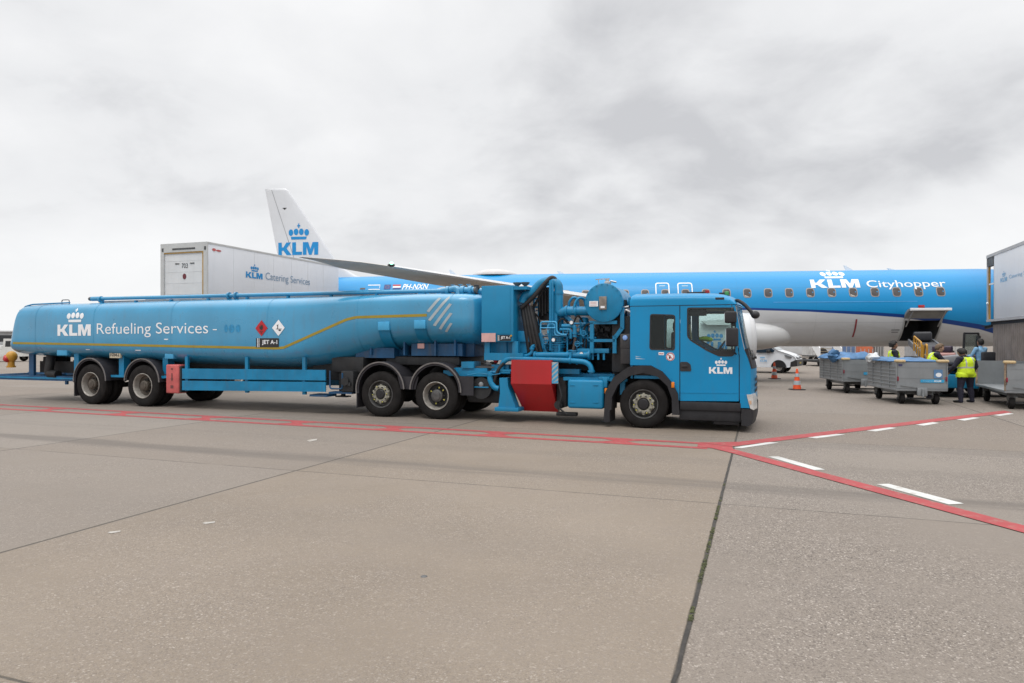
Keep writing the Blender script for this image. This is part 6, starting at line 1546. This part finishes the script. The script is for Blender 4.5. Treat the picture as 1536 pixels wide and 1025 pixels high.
    g.addbm(bm); hr2 = part('hair', g, hair, root, 60); hm = hr2.modifiers.new('t', 'SOLIDIFY'); hm.thickness = -.012
    root.scale = (bulk, bulk, 1); return root
def at_ground(px, Y): return ((px-CX)/FPX*Y, Y, 0)
# the loader with his back to the camera, arms a little away from the body
person('person in navy with a yellow vest standing with their back turned beside the grey carts', at_ground(1449, 19.55), R(102), 1.585,
       dict(nk=(.028, 0, .82), hd=(.045, 0, .848), cst=(.012, 0, .72), el=(.02, .165, .655), er=(.0, -.16, .65), hl=(.10, .175, .535), hr=(.085, -.165, .52), kl=(.005, .085, .275), kr=(.02, -.085, .275), al=(-.025, .105, .031), ar=(.0, -.10, .031), tl=(.055, .125, .021), tr=(.085, -.118, .021), pl=(0, .06, .5), pr=(0, -.06, .5), _pitch=.35), SKIN, HAIRB, NAVY, bulk=1.36)
# second loader leaning towards the belt, seen over the cart
person('person with short brown hair and yellow vest leaning over the belt behind the front cart', at_ground(1396, 20.7), R(-12), 1.73,
       dict(wst=(.02, 0, .613), cst=(.05, 0, .71), nk=(.085, 0, .81), hd=(.105, 0, .84), sl=(.06, .10, .785), sr=(.06, -.10, .785), el=(.17, .13, .63), er=(.16, -.13, .63), hl=(.29, .09, .60), hr=(.28, -.10, .60), _pitch=.30), SKIN2, HAIRG, NAVY, bulk=1.15)
person('person with curly black hair and yellow vest looking right beside the yellow rails', at_ground(1340, 23.4), R(-14), 1.76,
       dict(hl=(.12, .10, .53), el=(.01, .14, .65), hr=(.16, -.08, .56), er=(.02, -.14, .65), cst=(.01, 0, .72), nk=(.0, 0, .825), _yaw=.1), SKIN, HAIRB, NAVY, curly=True, bulk=1.15)

# ================================================================== BAGGAGE CARTS
def cart(label, px, py, Yc, deg, L, W_, zb, zt, wheels, open_side=False, rust=False, ribs=True):
    """near corner at the sight px on the ground line; x along the cart, y across to the right"""
    X = (px-CX)/FPX*Yc; F = Frame(X, Yc, deg)
    t = thing('baggage_cart', label, 'baggage cart', F, (L/2, -W_/2), group='steel baggage carts on the apron')
    st = STEEL
    g = G(); g.box(0, L, -W_, 0, zb, zb+.07, .008); g.box(.2, L-.2, -W_+.25, -W_+.33, zb-.12, zb); g.box(.2, L-.2, -.33, -.25, zb-.12, zb)
    part('platform', g, st, t)
    g = G(); g.box(0, .035, -W_+.03, -.03, zb+.07, zt-.03); g.box(-.012, .0, -W_+.02, -.02, zb+.07, zb+.20)
    for z in (zb+.35, zt-.14): g.box(-.006, 0, -W_+.05, -.05, z-.003, z+.003)
    ep = part('end_panel', g, st, t)
    g = G(); g.box(L-.035, L, -W_+.03, -.03, zb+.07, zt-.03); part('end_panel', g, st, t)
    def sidep(y0):
        g = G(); g.box(.03, L-.03, y0, y0+.02, zb+.07, zt-.03)
        if ribs:
            for z in lin(zb+.16, zt-.12, 6): g.box(.04, L-.04, y0-.014, y0+.034, z-.016, z+.016, .006)
            for x in lin(.5, L-.5, 3): g.box(x-.02, x+.02, y0-.018, y0+.038, zb+.07, zt-.03)
        return part('side_panel', g, st, t)
    if not open_side: sidep(-.025)
    sidep(-W_+.005)
    g = G()
    for x in (.0, L-.05):
        for y in (-.05, -W_): g.box(x, x+.05, y, y+.05, zb+.05, zt)
    part('corner_post', g, RUST if rust else st, t)
    g = G(); g.box(0, .03, -W_+.05, -.05, zt-.03, zt); g.box(L-.03, L, -W_+.05, -.05, zt-.03, zt); g.box(.05, L-.05, -W_, -W_+.03, zt-.03, zt)
    if not open_side: g.box(.05, L-.05, -.03, 0, zt-.03, zt)
    part('top_rail', g, st, t)
    for y0, y1 in ((-.24, .02), (-W_-.02, -W_+.27)):
        g = G(); g.box(-.06, .12, y0, y1, zt+.002, zt+.075, .03); part('roller_pad', g, TAN, t)
    r = .155
    for x, y in wheels:
        g = G(); o_ = 1
        g.lathe([(.02, .0), (r*.55, .0), (r*.6, .02), (r*.92, .015), (r, .04), (r, .10), (r*.92, .125), (r*.6, .12), (r*.55, .14), (.02, .14)], (x, y-.07, r), 'y', 24); w_ = part('wheel', g, RUBBER, t)
        g = G(); g.box(x-.05, x+.05, y-.09, y+.09, r+.02, zb-.02, .01); part('fork', g, STEEL_DK, w_)
    g = G(); g.box(.1, L-.1, -W_/2-.05, -W_/2+.05, zb-.13, zb-.01); g.cyl((wheels[0][0], -W_+.1, r), (wheels[0][0], -.1, r), .025, n=8); g.cyl((wheels[2][0], -W_+.1, r), (wheels[2][0], -.1, r), .025, n=8)
    g.box(wheels[0][0]-.05, wheels[0][0]+.05, -W_+.15, -.15, zb-.10, zb-.02); part('undercarriage', g, STEEL_DK, t)
    g = G(); g.box(-.05, .02, -W_/2-.13, -W_/2+.13, zb-.13, zb+.10, .015); g.cyl((-.08, -W_/2, zb-.16), (-.08, -W_/2, zb+.06), .03, n=10); g.bar((-.03, -W_/2+.08, zb+.1), (-.03, -W_/2+.55, zb+.16), .02, .02); part('hitch', g, STEEL, t)
    return t, F
def cart_marks(t, W_, zb, zt, full=True):
    def e(y0, y1, z0, z1, mat, name, d=-.016):
        g = G(); g.add([(d, y0, z0), (d, y1, z0), (d, y1, z1), (d, y0, z1)], [(0, 1, 2, 3)]); return part(name, g, mat, t, 0)
    s = e(-W_+.10, -W_*.47, zb+.24, zb+.325, M('cart_label_blue', (.03, .33, .58), .5), 'label_strip')
    g = G(); film(g, klm(0, .17, 0, .045, crown=False), lambda x, y: (-.019, -W_+.18+.17-x, zb+.26+y)); part('lettering', g, LETTER, s, 0)
    g = G(); film(g, fit(text_bm('baggage', 0), 0, .28, 0, .04), lambda x, y: (-.019, -W_*.52-x, zb+.262+y)); part('small_lettering', g, LOGO_PALE, s, 0)
    if full:
        s = e(-W_+.14, -W_+.36, zb+.36, zb+.60, M('sticker_blue', (.10, .22, .40), .5), 'sticker')
        g = G(); film(g, poly_bm([oval(0, 0, .075, .06, 14)]), lambda x, y: (-.019, -W_+.24-x, zb+.455+y)); part('sticker_mark', g, LETTER, s, 0)
        e(-.16, -.06, zt-.10, zt-.05, M('cart_tag_navy', (.03, .03, .10), .5), 'tag')
    for y in (-.045, -W_+.045):
        g = G(); g.box(-.03, -.013, y-.02, y+.02, zb+.28, zb+.40, .006); part('reflector', g, M('reflector_red', (.22, .012, .03), .4), t)
def tarp(label, F, L, W_, z0, seed, spread, drop_end=.0, cat_group=None):
    r3 = random.Random(seed); nx, ny = 26, 16; vs = []
    ph = [r3.uniform(0, 6) for _ in range(6)]
    def fn(a, b):
        x, y = a, b
        h = .05*math.sin(x*5+ph[0]+y*2)+.045*math.sin(y*7+ph[1]-x*3)+.03*math.sin(x*11+ph[2])+.02*math.sin(y*15+x*6+ph[3])
        e = min(x-spread[0], spread[1]-x, y-spread[2], spread[3]-y); k = min(1, max(0, e/.25))
        z = z0+.025+spread[5]*(.12*k+h*k)+spread[4]*max(0, 1-abs(x-spread[0])/.7)*k
        if drop_end and x < .12: z -= (0.12-x)*drop_end
        return (x, y, z)
    g = G(); g.sheet(fn, lin(spread[0], spread[1], nx), lin(spread[2], spread[3], ny))
    t = part('tarpaulin', g, TARP, None, 70); t['label'] = label; t['category'] = 'tarpaulin'
    for v in t.data.vertices: v.co = Vector(F.world(v.co.x, v.co.y, v.co.z))
    so_ = t.modifiers.new('t', 'SOLIDIFY'); so_.thickness = .012
    return t
t2, F2 = cart('grey steel baggage cart with crumpled blue cover, in front of the leaning person', 1344, 588, 19.0, 80.0, 2.35, 1.32, .375, 1.17, ((.25, -.22), (.25, -1.10), (2.0, -.22), (2.0, -1.10)))
cart_marks(t2, 1.32, .375, 1.17)
t1, F1 = cart('grey steel baggage cart with folded blue cover, farthest left behind the front cart', 1263.5, 577, 22.9, 82.0, 2.5, 1.42, .40, 1.13, ((.25, -.22), (.25, -1.2), (2.1, -.22), (2.1, -1.2)))
cart_marks(t1, 1.42, .40, 1.13, False)
t3, F3 = cart('grey steel baggage cart with a rusty corner post and open side, at the right edge', 1507, 591, 17.6, 67.5, 3.1, 1.45, .42, 1.18, ((.25, -.20), (.25, -1.2), (2.7, -.20), (2.7, -1.2)), open_side=True, rust=True, ribs=False)
cart_marks(t3, 1.45, .42, 1.18, False)
g = G(); rr3 = random.Random(4)
tarp('crumpled light blue cover hanging over the front baggage cart', F2, 2.35, 1.32, 1.17, 5, (.30, 2.30, -1.22, .10, .04, .45))
tarp('folded blue cover piled on the far left baggage cart', F1, 2.5, 1.42, 1.13, 9, (.30, 2.4, -1.25, .12, .16, 1.0))
def crumple(label, pos, size, mat, cat, seed):
    bm = bmesh.new(); bmesh.ops.create_icosphere(bm, subdivisions=3, radius=1); r3 = random.Random(seed); ph = [r3.uniform(0, 6) for _ in range(6)]
    for v in bm.verts:
        c = v.co; k = 1+.18*math.sin(c.x*5+ph[0])+.16*math.sin(c.y*6+ph[1]+c.z*3)+.10*math.sin(c.z*9+ph[2])
        v.co = Vector((pos[0]+c.x*size[0]*k, pos[1]+c.y*size[1]*k, pos[2]+c.z*size[2]*k))
    g = G(); g.addbm(bm); return solo(cat.replace(' ', '_'), g, mat, label, cat)
x, y, z = F2.world(1.75, .02, 1.20); crumple('white plastic sheet scrunched on the left corner of the front cart', (x, y, 1.24), (.17, .16, .15), M('plastic_white', (.55, .56, .57), .4, var=.1, scale=9), 'plastic sheet', 2)
x, y, z = F1.world(.6, .08, 1.2); crumple('stack of folded blue cloth standing on the far left cart corner', (x, y, 1.27), (.20, .22, .20), TARP, 'folded cloth', 3)

# ================================================================== BELT LOADER, TOW TRACTOR, LUGGAGE
pa = Vector(((1424-CX)/FPX*21.4, 21.4)); pb = Vector(((1381-CX)/FPX*28.0, 28.0)); dv = pb-pa; BLn = dv.length
BF = Frame(pa.x, pa.y, math.degrees(math.atan2(dv.y, dv.x)))
BLO = thing('belt_loader', 'belt loader with yellow rails sloping up to the open cargo door', 'belt loader', BF, (BLn/2, 0))
bz0, bz1 = 1.02, 1.80
def bz(x): return bz0+(bz1-bz0)*x/BLn
g = G()
for y in (-.46, .40): g.loft([[(0, y, bz(0)-.16), (0, y+.06, bz(0)-.16), (0, y+.06, bz(0)+.05), (0, y, bz(0)+.05)], [(BLn, y, bz(BLn)-.16), (BLn, y+.06, bz(BLn)-.16), (BLn, y+.06, bz(BLn)+.05), (BLn, y, bz(BLn)+.05)]])
g.bar((.1, -.43, .55), (BLn*.6, -.43, bz(BLn*.6)-.16), .07, .07); g.bar((.1, .43, .55), (BLn*.6, .43, bz(BLn*.6)-.16), .07, .07)
part('conveyor_frame', g, M('loader_grey', (.18, .19, .21), .5, var=.15, scale=4, grime=.3), BLO)
g = G(); g.loft([[(0, -.40, bz(0)-.10), (0, .40, bz(0)-.10), (0, .40, bz(0)), (0, -.40, bz(0))], [(BLn, -.40, bz(BLn)-.10), (BLn, .40, bz(BLn)-.10), (BLn, .40, bz(BLn)), (BLn, -.40, bz(BLn))]]); part('belt', g, M('belt_dark', (.06, .06, .065), .7, var=.2, scale=3), BLO)
g = G(); g.box(-.2, 3.3, -.75, .75, .30, .72, .04); g.box(.1, 1.3, -.80, -.45, .72, .98, .04); chs = part('chassis', g, BLUE_EQ, BLO)
for x in (.35, 2.7):
    for y, o_ in ((-.78, 1), (.78, -1)): small_wheel(BLO, x, y, .29, .2, o_)
g = G()
for y in (.52,):
    P = [(x, y, bz(x)+.46) for x in (2.2, 4.4)]
    g.tube([(2.2, y, bz(2.2)-.1), P[0], P[1], (4.4, y, bz(4.4)-.1)], .028, 8, .1); g.tube([(2.2, y, bz(2.2)+.22), (4.4, y, bz(4.4)+.22)], .022, 8)
    for x in (2.9, 3.6): g.cyl((x, y, bz(x)-.1), (x, y, bz(x)+.46), .024, n=8)
g.tube([(.9, .5, .9), (.9, .5, 1.65), (1.3, .5, 1.65), (1.9, .5, 1.2), (1.9, .5, .8)], .03, 8, .12); g.tube([(.9, .5, 1.3), (1.5, .5, 1.3)], .022, 8)
g.cyl((.9, .62, .75), (.9, .62, 1.65), .03)
part('handrail', g, YEL_EQ, BLO)
def suitcase(label, F, x, y, z, sx, sy, sz, mat, rz=0, tilt=0):
    g = G(); g.box(-sx/2, sx/2, -sy/2, sy/2, 0, sz, min(sz, sy)*.22, 3)
    for k in (-.28, .28): g.box(-sx/2+.02, sx/2-.02, k*sy-.012, k*sy+.012, sz-.002, sz+.008, .003)
    X, Y, _ = F.world(x, y)
    o = thing('suitcase', label, 'suitcase', loc=(X, Y, z), rotz=F.a+rz); o.rotation_euler = (0, tilt, F.a+rz)
    part('shell', g, mat, o)
    g = G(); g.tube([(sx/2-.01, -.09, sz*.5), (sx/2+.045, -.09, sz*.5), (sx/2+.045, .09, sz*.5), (sx/2-.01, .09, sz*.5)], .010, 6, .02); part('handle', g, BLACK, o)
    g = G()
    for k in (-.3, .3): g.cyl((-sx/2-.015, k*sy, .03), (-sx/2-.015, k*sy+.03, .03), .028, n=10)
    part('caster', g, BLACK, o); return o
PINK = M('case_pink', (.42, .22, .20), .45, var=.06); CASEK = M('case_black', (.02, .02, .024), .5, var=.2, scale=5); CASEP = M('case_plum', (.035, .02, .04), .45, var=.1); CASEG = M('case_grey', (.22, .22, .235), .5, var=.1)
tl_ = -math.atan2(bz1-bz0, BLn)
suitcase('dusty pink suitcase lying on the lower belt of the loader', BF, .95, .05, bz(.95)+.02, .72, .48, .24, PINK, R(80), 0)
suitcase('small black suitcase lying on top of the pink one', BF, 1.0, .05, bz(.95)+.27, .55, .38, .21, CASEP, R(75), 0)
suitcase('large black suitcase near the belt top in the cargo doorway', BF, BLn-.55, 0, bz(BLn-.55)+.02, .66, .50, .38, CASEK, R(85), tl_*0)
suitcase('grey suitcase standing askew at the foot of the belt', BF, .15, -.12, bz(.15)+.02, .62, .44, .26, CASEG, R(60), .12)
for k, (x, y, z, lb, mt) in enumerate(((.10, -1.02, .99, 'black suitcase with silver trim behind the vested back-turned person', CASEK), (.62, -.95, 1.0, 'plum suitcase standing between the belt and the tow tractor', CASEP))):
    suitcase(lb, BF, x, y, z-.16 if k else z-.14, .6, .42, .30, mt, R(70), 0)
# tow tractor with windscreen frame and its driver
tx = Vector(((1462-CX)/FPX*22.3, 22.3)); TF = Frame(tx.x, tx.y, 102)
TT = thing('tow_tractor', 'blue tow tractor with a black framed windscreen, parked behind the back-turned person', 'tow tractor', TF, (0, 0))
g = G(); g.box(-.9, .9, -.6, .6, .34, .78, .05); g.box(.25, .95, -.55, .55, .78, .98, .06); g.box(-1.0, -.2, -.5, .5, .78, .90, .04); part('tractor_body', g, M('tug_blue', (.01, .14, .36), .45, coat=.2, grime=.3), TT)
for x in (-.6, .6):
    for y, o_ in ((-.62, 1), (.62, -1)): small_wheel(TT, x, y, .31, .2, o_)
g = G(); f_ = [(-.34, 1.0), (-.34, 2.02), (-.40, 2.06)]
zt3 = 2.02
for y in (-.40, .16): g.tube([(.30, y, .95), (.24, y, zt3)], .035, 8)
g.tube([(.24, -.40, zt3), (.24, .16, zt3)], .035, 8); g.tube([(.30, -.40, 1.22), (.30, .16, 1.22)], .025, 8)
g.box(.20, .30, -.47, -.35, 1.25, 1.95, .03); part('windscreen_frame', g, BLACK, TT)
g = G(); g.box(.27, .275, -.37, .13, 1.24, 1.98); part('windscreen', g, GLASS, TT, 0)
g = G(); g.box(-.5, -.05, -.25, .25, .90, 1.02, .04); g.box(-.55, -.45, -.25, .25, 1.02, 1.42, .04); part('seat', g, SEAT, TT)
x, y, _ = TF.world(-.22, 0, 0)
person('person in a pale blue shirt seated in the blue tow tractor behind its windscreen frame', (x, y, .185), TF.a, 1.66,
       dict(pel=(0, 0, .53), pl=(.05, .055, .515), pr=(.05, -.055, .515), kl=(.24, .07, .50), kr=(.24, -.07, .50), al=(.27, .07, .28), ar=(.27, -.07, .28), tl=(.345, .07, .255), tr=(.345, -.07, .255), el=(.06, .15, .66), er=(.06, -.15, .66), hl=(.19, .10, .66), hr=(.19, -.10, .66)), SKIN, HAIRB, SHIRT, vest=False)

# ================================================================== CONES
def cone(px, py, label):
    X, Y = gp(px, py); t = thing('traffic_cone', label, 'traffic cone', loc=(X, Y, 0), group='traffic cones')
    return t
ct = cone(1195.5, 585, 'orange and white traffic cone in open ground, nearer of the two')
g = G(); g.box(-.225, .225, -.225, .225, 0, .035, .012); part('cone_base', g, BLACK, ct)
g = G(); h_ = .72; rr4 = lambda z: .145-(.145-.032)*z/h_
def band(z0, z1, o_=0): return [(rr4(z0)+o_, z0+.035), (rr4(z1)+o_, z1+.035)]
g.lathe([(.145, .035), (rr4(h_), h_+.035), (rr4(h_)*.6, h_+.045), (.002, h_+.045)], (0, 0, 0), 'z', 28); cc_ = part('cone_body', g, CONE, ct)
g = G(); g.lathe(band(.15, .30, .003), (0, 0, 0), 'z', 28); part('reflective_band', g, REFLECT, cc_)
g = G(); g.lathe(band(.44, .56, .003), (0, 0, 0), 'z', 28); part('reflective_band', g, REFLECT, cc_)
c2_ = copy_tree(ct); X, Y = gp(1161.5, 568.6); c2_.location = (X, Y, 0); c2_['label'] = 'orange and white traffic cone beside the white van wheel'; OFF[c2_.name] = Vector((0, 0, 0))

# ================================================================== WHITE VAN
VF_ = Frame((1168-CX)/FPX*37.6, 37.6, -32)
VN_ = thing('white_van', 'white delivery van with black bumper parked under the airliner belly', 'van', VF_, (-1.3, .95))
# x forward from the front axle, y to the far side (0 = near flank)
def vprof(y):  # body outline at inset
    return [(-3.9, .38), (-3.95, 1.0), (-3.85, 1.75), (-3.7, 1.90), (-1.6, 1.93), (-.95, 1.86), (-.1, 1.27), (.55, 1.06), (.82, .92), (.93, .70), (.93, .42), (.45, .32), (-3.5, .32)]
P = vprof(0); g = G(); rings = []
for y, k, dz in ((0.06, .97, 0), (.0, 1, 0), (0.0, 1, 0), (1.9, 1, 0), (1.9, 1, 0), (1.84, .97, 0)):
    rings.append([((x+1.5)*k-1.5, y+(.16*max(0, (z-1.0))*(1 if y < 1 else -1)), .32+(z-.32)*(1 if k == 1 else .985)) for x, z in P])
g.loft(rings); VANW = M('van_white', (.72, .73, .75), .3, coat=.5, var=.02, scale=1, grime=.05); vb_ = part('van_body', g, VANW, VN_, 32)
g = G()
for y0_, s in ((0, 1), (1.9, -1)):
    def sy(z, o_=-.006): return y0_+s*(.16*max(0, z-1.0)+o_)
    q = [(-1.15, 1.72), (-.62, 1.55), (-.22, 1.26), (-.28, 1.14), (-1.2, 1.12)]
    g.add([(x, sy(z), z) for x, z in q], [tuple(range(5))])
part('side_window', g, GLASS_VAN, VN_, 0)
g = G(); A4 = [(-.98, 1.80), (-.14, 1.265)]
g.add([(-.97, .20, 1.85), (-.97, 1.70, 1.85), (-.12, 1.78, 1.285), (-.12, .12, 1.285)], [(0, 1, 2, 3)]); g.xf(Matrix.Translation((.012, 0, .012))); part('windscreen', g, M('windscreen_pale', (.30, .34, .36), .12, var=.1, scale=2), VN_, 0)
g = G(); g.prism([(.60, .36), (.955, .40), (.955, .74), (.90, .76), (.62, .62)], -.02, 1.92); bp = part('bumper', g, BLACK, VN_, 25)
g = G(); g.box(.94, .97, .72, 1.22, .52, .62); part('number_plate', g, YELLOW, bp)
g = G(); g.box(.80, .935, .35, 1.55, .82, .86, .01); part('grille', g, CHASSIS, vb_)
for y0_, y1_ in ((-.008, .42), (1.48, 1.908)):
    g = G(); g.loft([[(.30, y0_ if y0_ < .5 else y1_, 1.02), (.62, y0_ if y0_ < .5 else y1_, .92), (.60, y0_ if y0_ < .5 else y1_, .84), (.32, y0_ if y0_ < .5 else y1_, .92)], [(.72, y1_ if y0_ < .5 else y0_, .99), (.90, y1_ if y0_ < .5 else y0_, .90), (.92, y1_ if y0_ < .5 else y0_, .84), (.80, y1_ if y0_ < .5 else y0_, .86)]]); part('headlight', g, M('van_headlight', (.25, .26, .27), .15, metal=.4), vb_)
g = G(); g.ball((.70, .95, 1.03), .0001, .0001, .0001, 6, 4) if False else None
for x in (0, -2.9):
    for y, o_ in ((-.01, 1), (1.91, -1)):
        small_wheel(VN_, x, y, .33, .22, o_)
        g = G(); g.prism([(x+.40*math.cos(a_), .33+.40*math.sin(a_)) for a_ in lin(0, math.pi, 18)], y-.002*o_, y+.02*o_); part('wheel_arch', g, CARDK, VN_)
g = G(); a, b2 = VF_.at(1140, 543, -.01), VF_.at(1150, 535, -.01)
film(g, fit(text_bm('KLM', .03), a[0], b2[0], a[2], a[2]+.13), lambda x, y: (x, -.008, y)); film(g, poly_bm([[(a[0], a[2]+.2), (a[0]+.25, a[2]+.2), (a[0]+.25, a[2]+.28), (a[0], a[2]+.28)]]), lambda x, y: (x, -.008, y)); part('lettering', g, LOGO_PALE, VN_, 0)
g = G()
for y in (-.12, 2.02): g.box(-.62, -.42, y-.10, y+.10, 1.12, 1.30, .04)
part('wing_mirror', g, BLACK, VN_)

# ================================================================== FAR BACKGROUND
def bg(px0, px1, py0, py1, Y): return (px0-CX)/FPX*Y, (px1-CX)/FPX*Y, CAM_H+(CY-py1)/FPX*Y, CAM_H+(CY-py0)/FPX*Y
# apron bus under the belly
Yb = 72; x0, x1, z0, z1 = bg(1150, 1250, 514, 537, Yb)
B = thing('apron_bus', 'white apron bus with dark windows far behind the airliner belly', 'bus', loc=((x0+x1)/2, Yb+1.3, 0)); hw_ = (x1-x0)/2+2
g = G(); g.box(-hw_, hw_, -1.3, 1.3, .32, 3.0, .12); bb_ = part('bus_body', g, M('bus_white', (.55, .56, .57), .4, var=.05), B)
g = G(); g.box(-hw_+.15, hw_-.15, -1.312, -1.302, 1.35, 2.6)
part('window_band', g, GLASS_VAN, bb_)
g = G()
for x in lin(-hw_+1.2, hw_-1.2, 7): g.box(x-.05, x+.05, -1.325, -1.314, 1.35, 2.6)
part('window_pillar', g, M('bus_white', (.55, .56, .57)), bb_)
for x in (-hw_*.62, hw_*.42):
    small_wheel(B, x, -1.31, .48, .3, 1); small_wheel(B, x, 1.31, .48, .3, -1)
    g = G(); g.prism([(x+.62*math.cos(a_), .48+.62*math.sin(a_)) for a_ in lin(0, math.pi, 16)], -1.308, -1.29); part('wheel_arch', g, CARDK, B)
# passenger steps on a dark chassis
Ys = 48; x0, x1, z0, z1 = bg(1228, 1250, 505, 545, Ys)
S = thing('passenger_steps', 'mobile passenger steps with tan treads behind the far left baggage cart', 'passenger steps', loc=(x0, Ys, 0))
w_ = x1-x0
g = G(); n_ = 9
for k in range(n_): g.box(.1, w_+.5, k*.26, k*.26+.27, .45+k*.19, .49+k*.19)
part('tread', g, M('tread_tan', (.26, .21, .14), .7, var=.2), S)
for x in (.02, w_+.5):
    g = G(); g.prism([(-.1, .45), (2.4, 2.25), (2.4, 3.1), (-.1, 1.3)], x, x+.06, 'x'); part('side_rail', g, WHITE, S)
g = G(); g.box(-.1, w_+.6, -.3, 3.0, .28, .44, .03); part('chassis', g, CHASSIS, S)
for x, y in ((.1, 0), (w_+.4, 0), (.1, 2.6), (w_+.4, 2.6)):
    g = G(); g.lathe([(.03, -.1), (.24, -.1), (.26, -.05), (.26, .05), (.24, .1), (.03, .1)], (x, y, .26), 'x', 18); part('wheel', g, RUBBER, S)
# cargo containers and carts in a row beyond
ULD = [(1262, 1284, 505, 541, 52, (.10, .16, .30), 'navy blue air cargo container farther behind the carts'), (1290, 1310, 516, 541, 55, (.55, .14, .06), 'orange red cargo container far behind the carts'), (1312, 1326, 513, 541, 56, (.13, .13, .13), 'dark grey cargo container far right of the orange one'),
       (1214, 1229, 520, 540, 62, (.50, .50, .49), 'pale grey cargo container beside the far passenger steps'), (1372, 1392, 514, 541, 58, (.34, .34, .35), 'silver cargo container far behind the yellow rails'), (1420, 1440, 512, 541, 60, (.45, .44, .42), 'light silver cargo container far behind the loading belt')]
for px0, px1, py0, py1, Y, c_, lb in ULD:
    x0, x1, z0, z1 = bg(px0, px1, py0, py1, Y); w_ = x1-x0; z1 = max(z1, 1.5)
    t = thing('cargo_container', lb, 'cargo container', loc=(x0, Y, 0), group='cargo containers beyond the airliner')
    g = G(); g.prism([(0, .5), (w_, .5), (w_, z1-.35), (w_-.3, z1), (0, z1)], 0, 1.5); part('container_shell', g, M('uld_%d' % px0, c_, .5, var=.15, scale=2, grime=.3), t, 20)
    g = G(); g.box(-.05, w_+.05, .0, 1.5, .36, .48); part('dolly_frame', g, STEEL_DK, t)
    g = G(); k_ = 4
    for x in lin(.06, w_-.06, 4): g.box(x-.03, x+.03, -.012, -.002, .55, z1-.4)
    part('ribs', g, ALU, t)
    for x in (.2, w_-.2):
        g = G(); g.lathe([(.02, -.06), (.17, -.06), (.18, 0), (.17, .06), (.02, .06)], (x, .2, .18), 'y', 14); part('wheel', g, RUBBER, t)
# white vehicles seen through the gap between tank and cabinet
def far_van(px, Y, deg, label, L=5.0, H=2.2):
    X = (px-CX)/FPX*Y; t = thing('white_truck', label, 'truck', loc=(X, Y, 0), rotz=R(deg))
    g = G(); P_ = [(-L/2, .45), (-L/2, 1.0), (L*.12, 1.05), (L*.14, H), (L*.34, H), (L*.44, 1.25), (L*.5, 1.15), (L*.5, .45)]
    g.prism(P_, -.95, .95); b_ = part('truck_body', g, M('far_white', (.62, .62, .60), .45, var=.06, grime=.15), t, 25)
    g = G(); g.prism([(L*.17, 1.3), (L*.18, H-.2), (L*.33, H-.2), (L*.41, 1.3)], -.962, -.955); part('side_window', g, GLASS_VAN, b_, 0)
    g = G()
    for x in (-L*.38, -L*.2, 0): g.box(x-.25, x+.25, -.6, .6, 1.06, 1.06+.35+.2*((x*7) % 1), .05)
    part('load', g, M('far_white', (.62, .62, .60)), t)
    for x in (-L*.3, L*.3):
        for y, o_ in ((-.97, 1), (.97, -1)): small_wheel(t, x, y, .36, .2, o_)
    return t
far_van(690, 37, 176, 'white flatbed service truck seen under the front of the blue tank', 6.2, 2.15)
far_van(598, 40, 5, 'white service truck glimpsed above the rear wheels of the fuel truck', 4.6, 2.0)
g_ = far_van(4, 60, 8, 'white service truck at the left edge behind the tank', 4.2, 2.0)
# terminal far left
x0, x1, z0, z1 = bg(-160, 30, 497, 515, 190)
TB = thing('terminal_building', 'long pale grey terminal building on the far left horizon', 'building', loc=(x0, 190, 0)); w_ = x1-x0
g = G(); g.box(0, w_, 0, 20, 0, 4.4); tb = part('wall', g, M('terminal_grey', (.38, .39, .40), .6, var=.1, scale=.3), TB)
g = G(); g.box(-.5, w_+.5, -.6, 20.5, 4.4, 4.75); part('roof', g, M('terminal_roof', (.48, .49, .50), .6), TB)
g = G(); g.box(.4, w_-.4, -.03, -.01, 1.7, 3.5); part('window', g, GLASS_VAN, tb)
# hangars and trees far behind the airliner, mostly hidden
for k, (xa_, w2_, h2_, Y, lb) in enumerate(((20, 60, 7, 330, 'grey hangar on the horizon right of the passenger steps'), (-150, 70, 6, 350, 'grey hangar on the horizon hidden behind the fuel truck'))):
    t = thing('hangar', lb, 'building', loc=(xa_, Y, 0))
    g = G(); g.box(0, w2_, 0, 30, 0, h2_); wl_ = part('wall', g, M('hangar_grey', (.30, .31, .33), .6, var=.1, scale=.2), t)
    g = G(); g.prism([(-.5, h2_), (w2_/2, h2_+1.2), (w2_+.5, h2_)], -.5, 30.5); part('roof', g, M('terminal_roof', (.48, .49, .50), .6), t)
    g = G()
    for x in lin(8, w2_-8, 4): g.box(x-4, x+4, -.06, -.01, 0, h2_*.75)
    part('hangar_door', g, M('hangar_door_pale', (.42, .43, .44), .6), wl_)
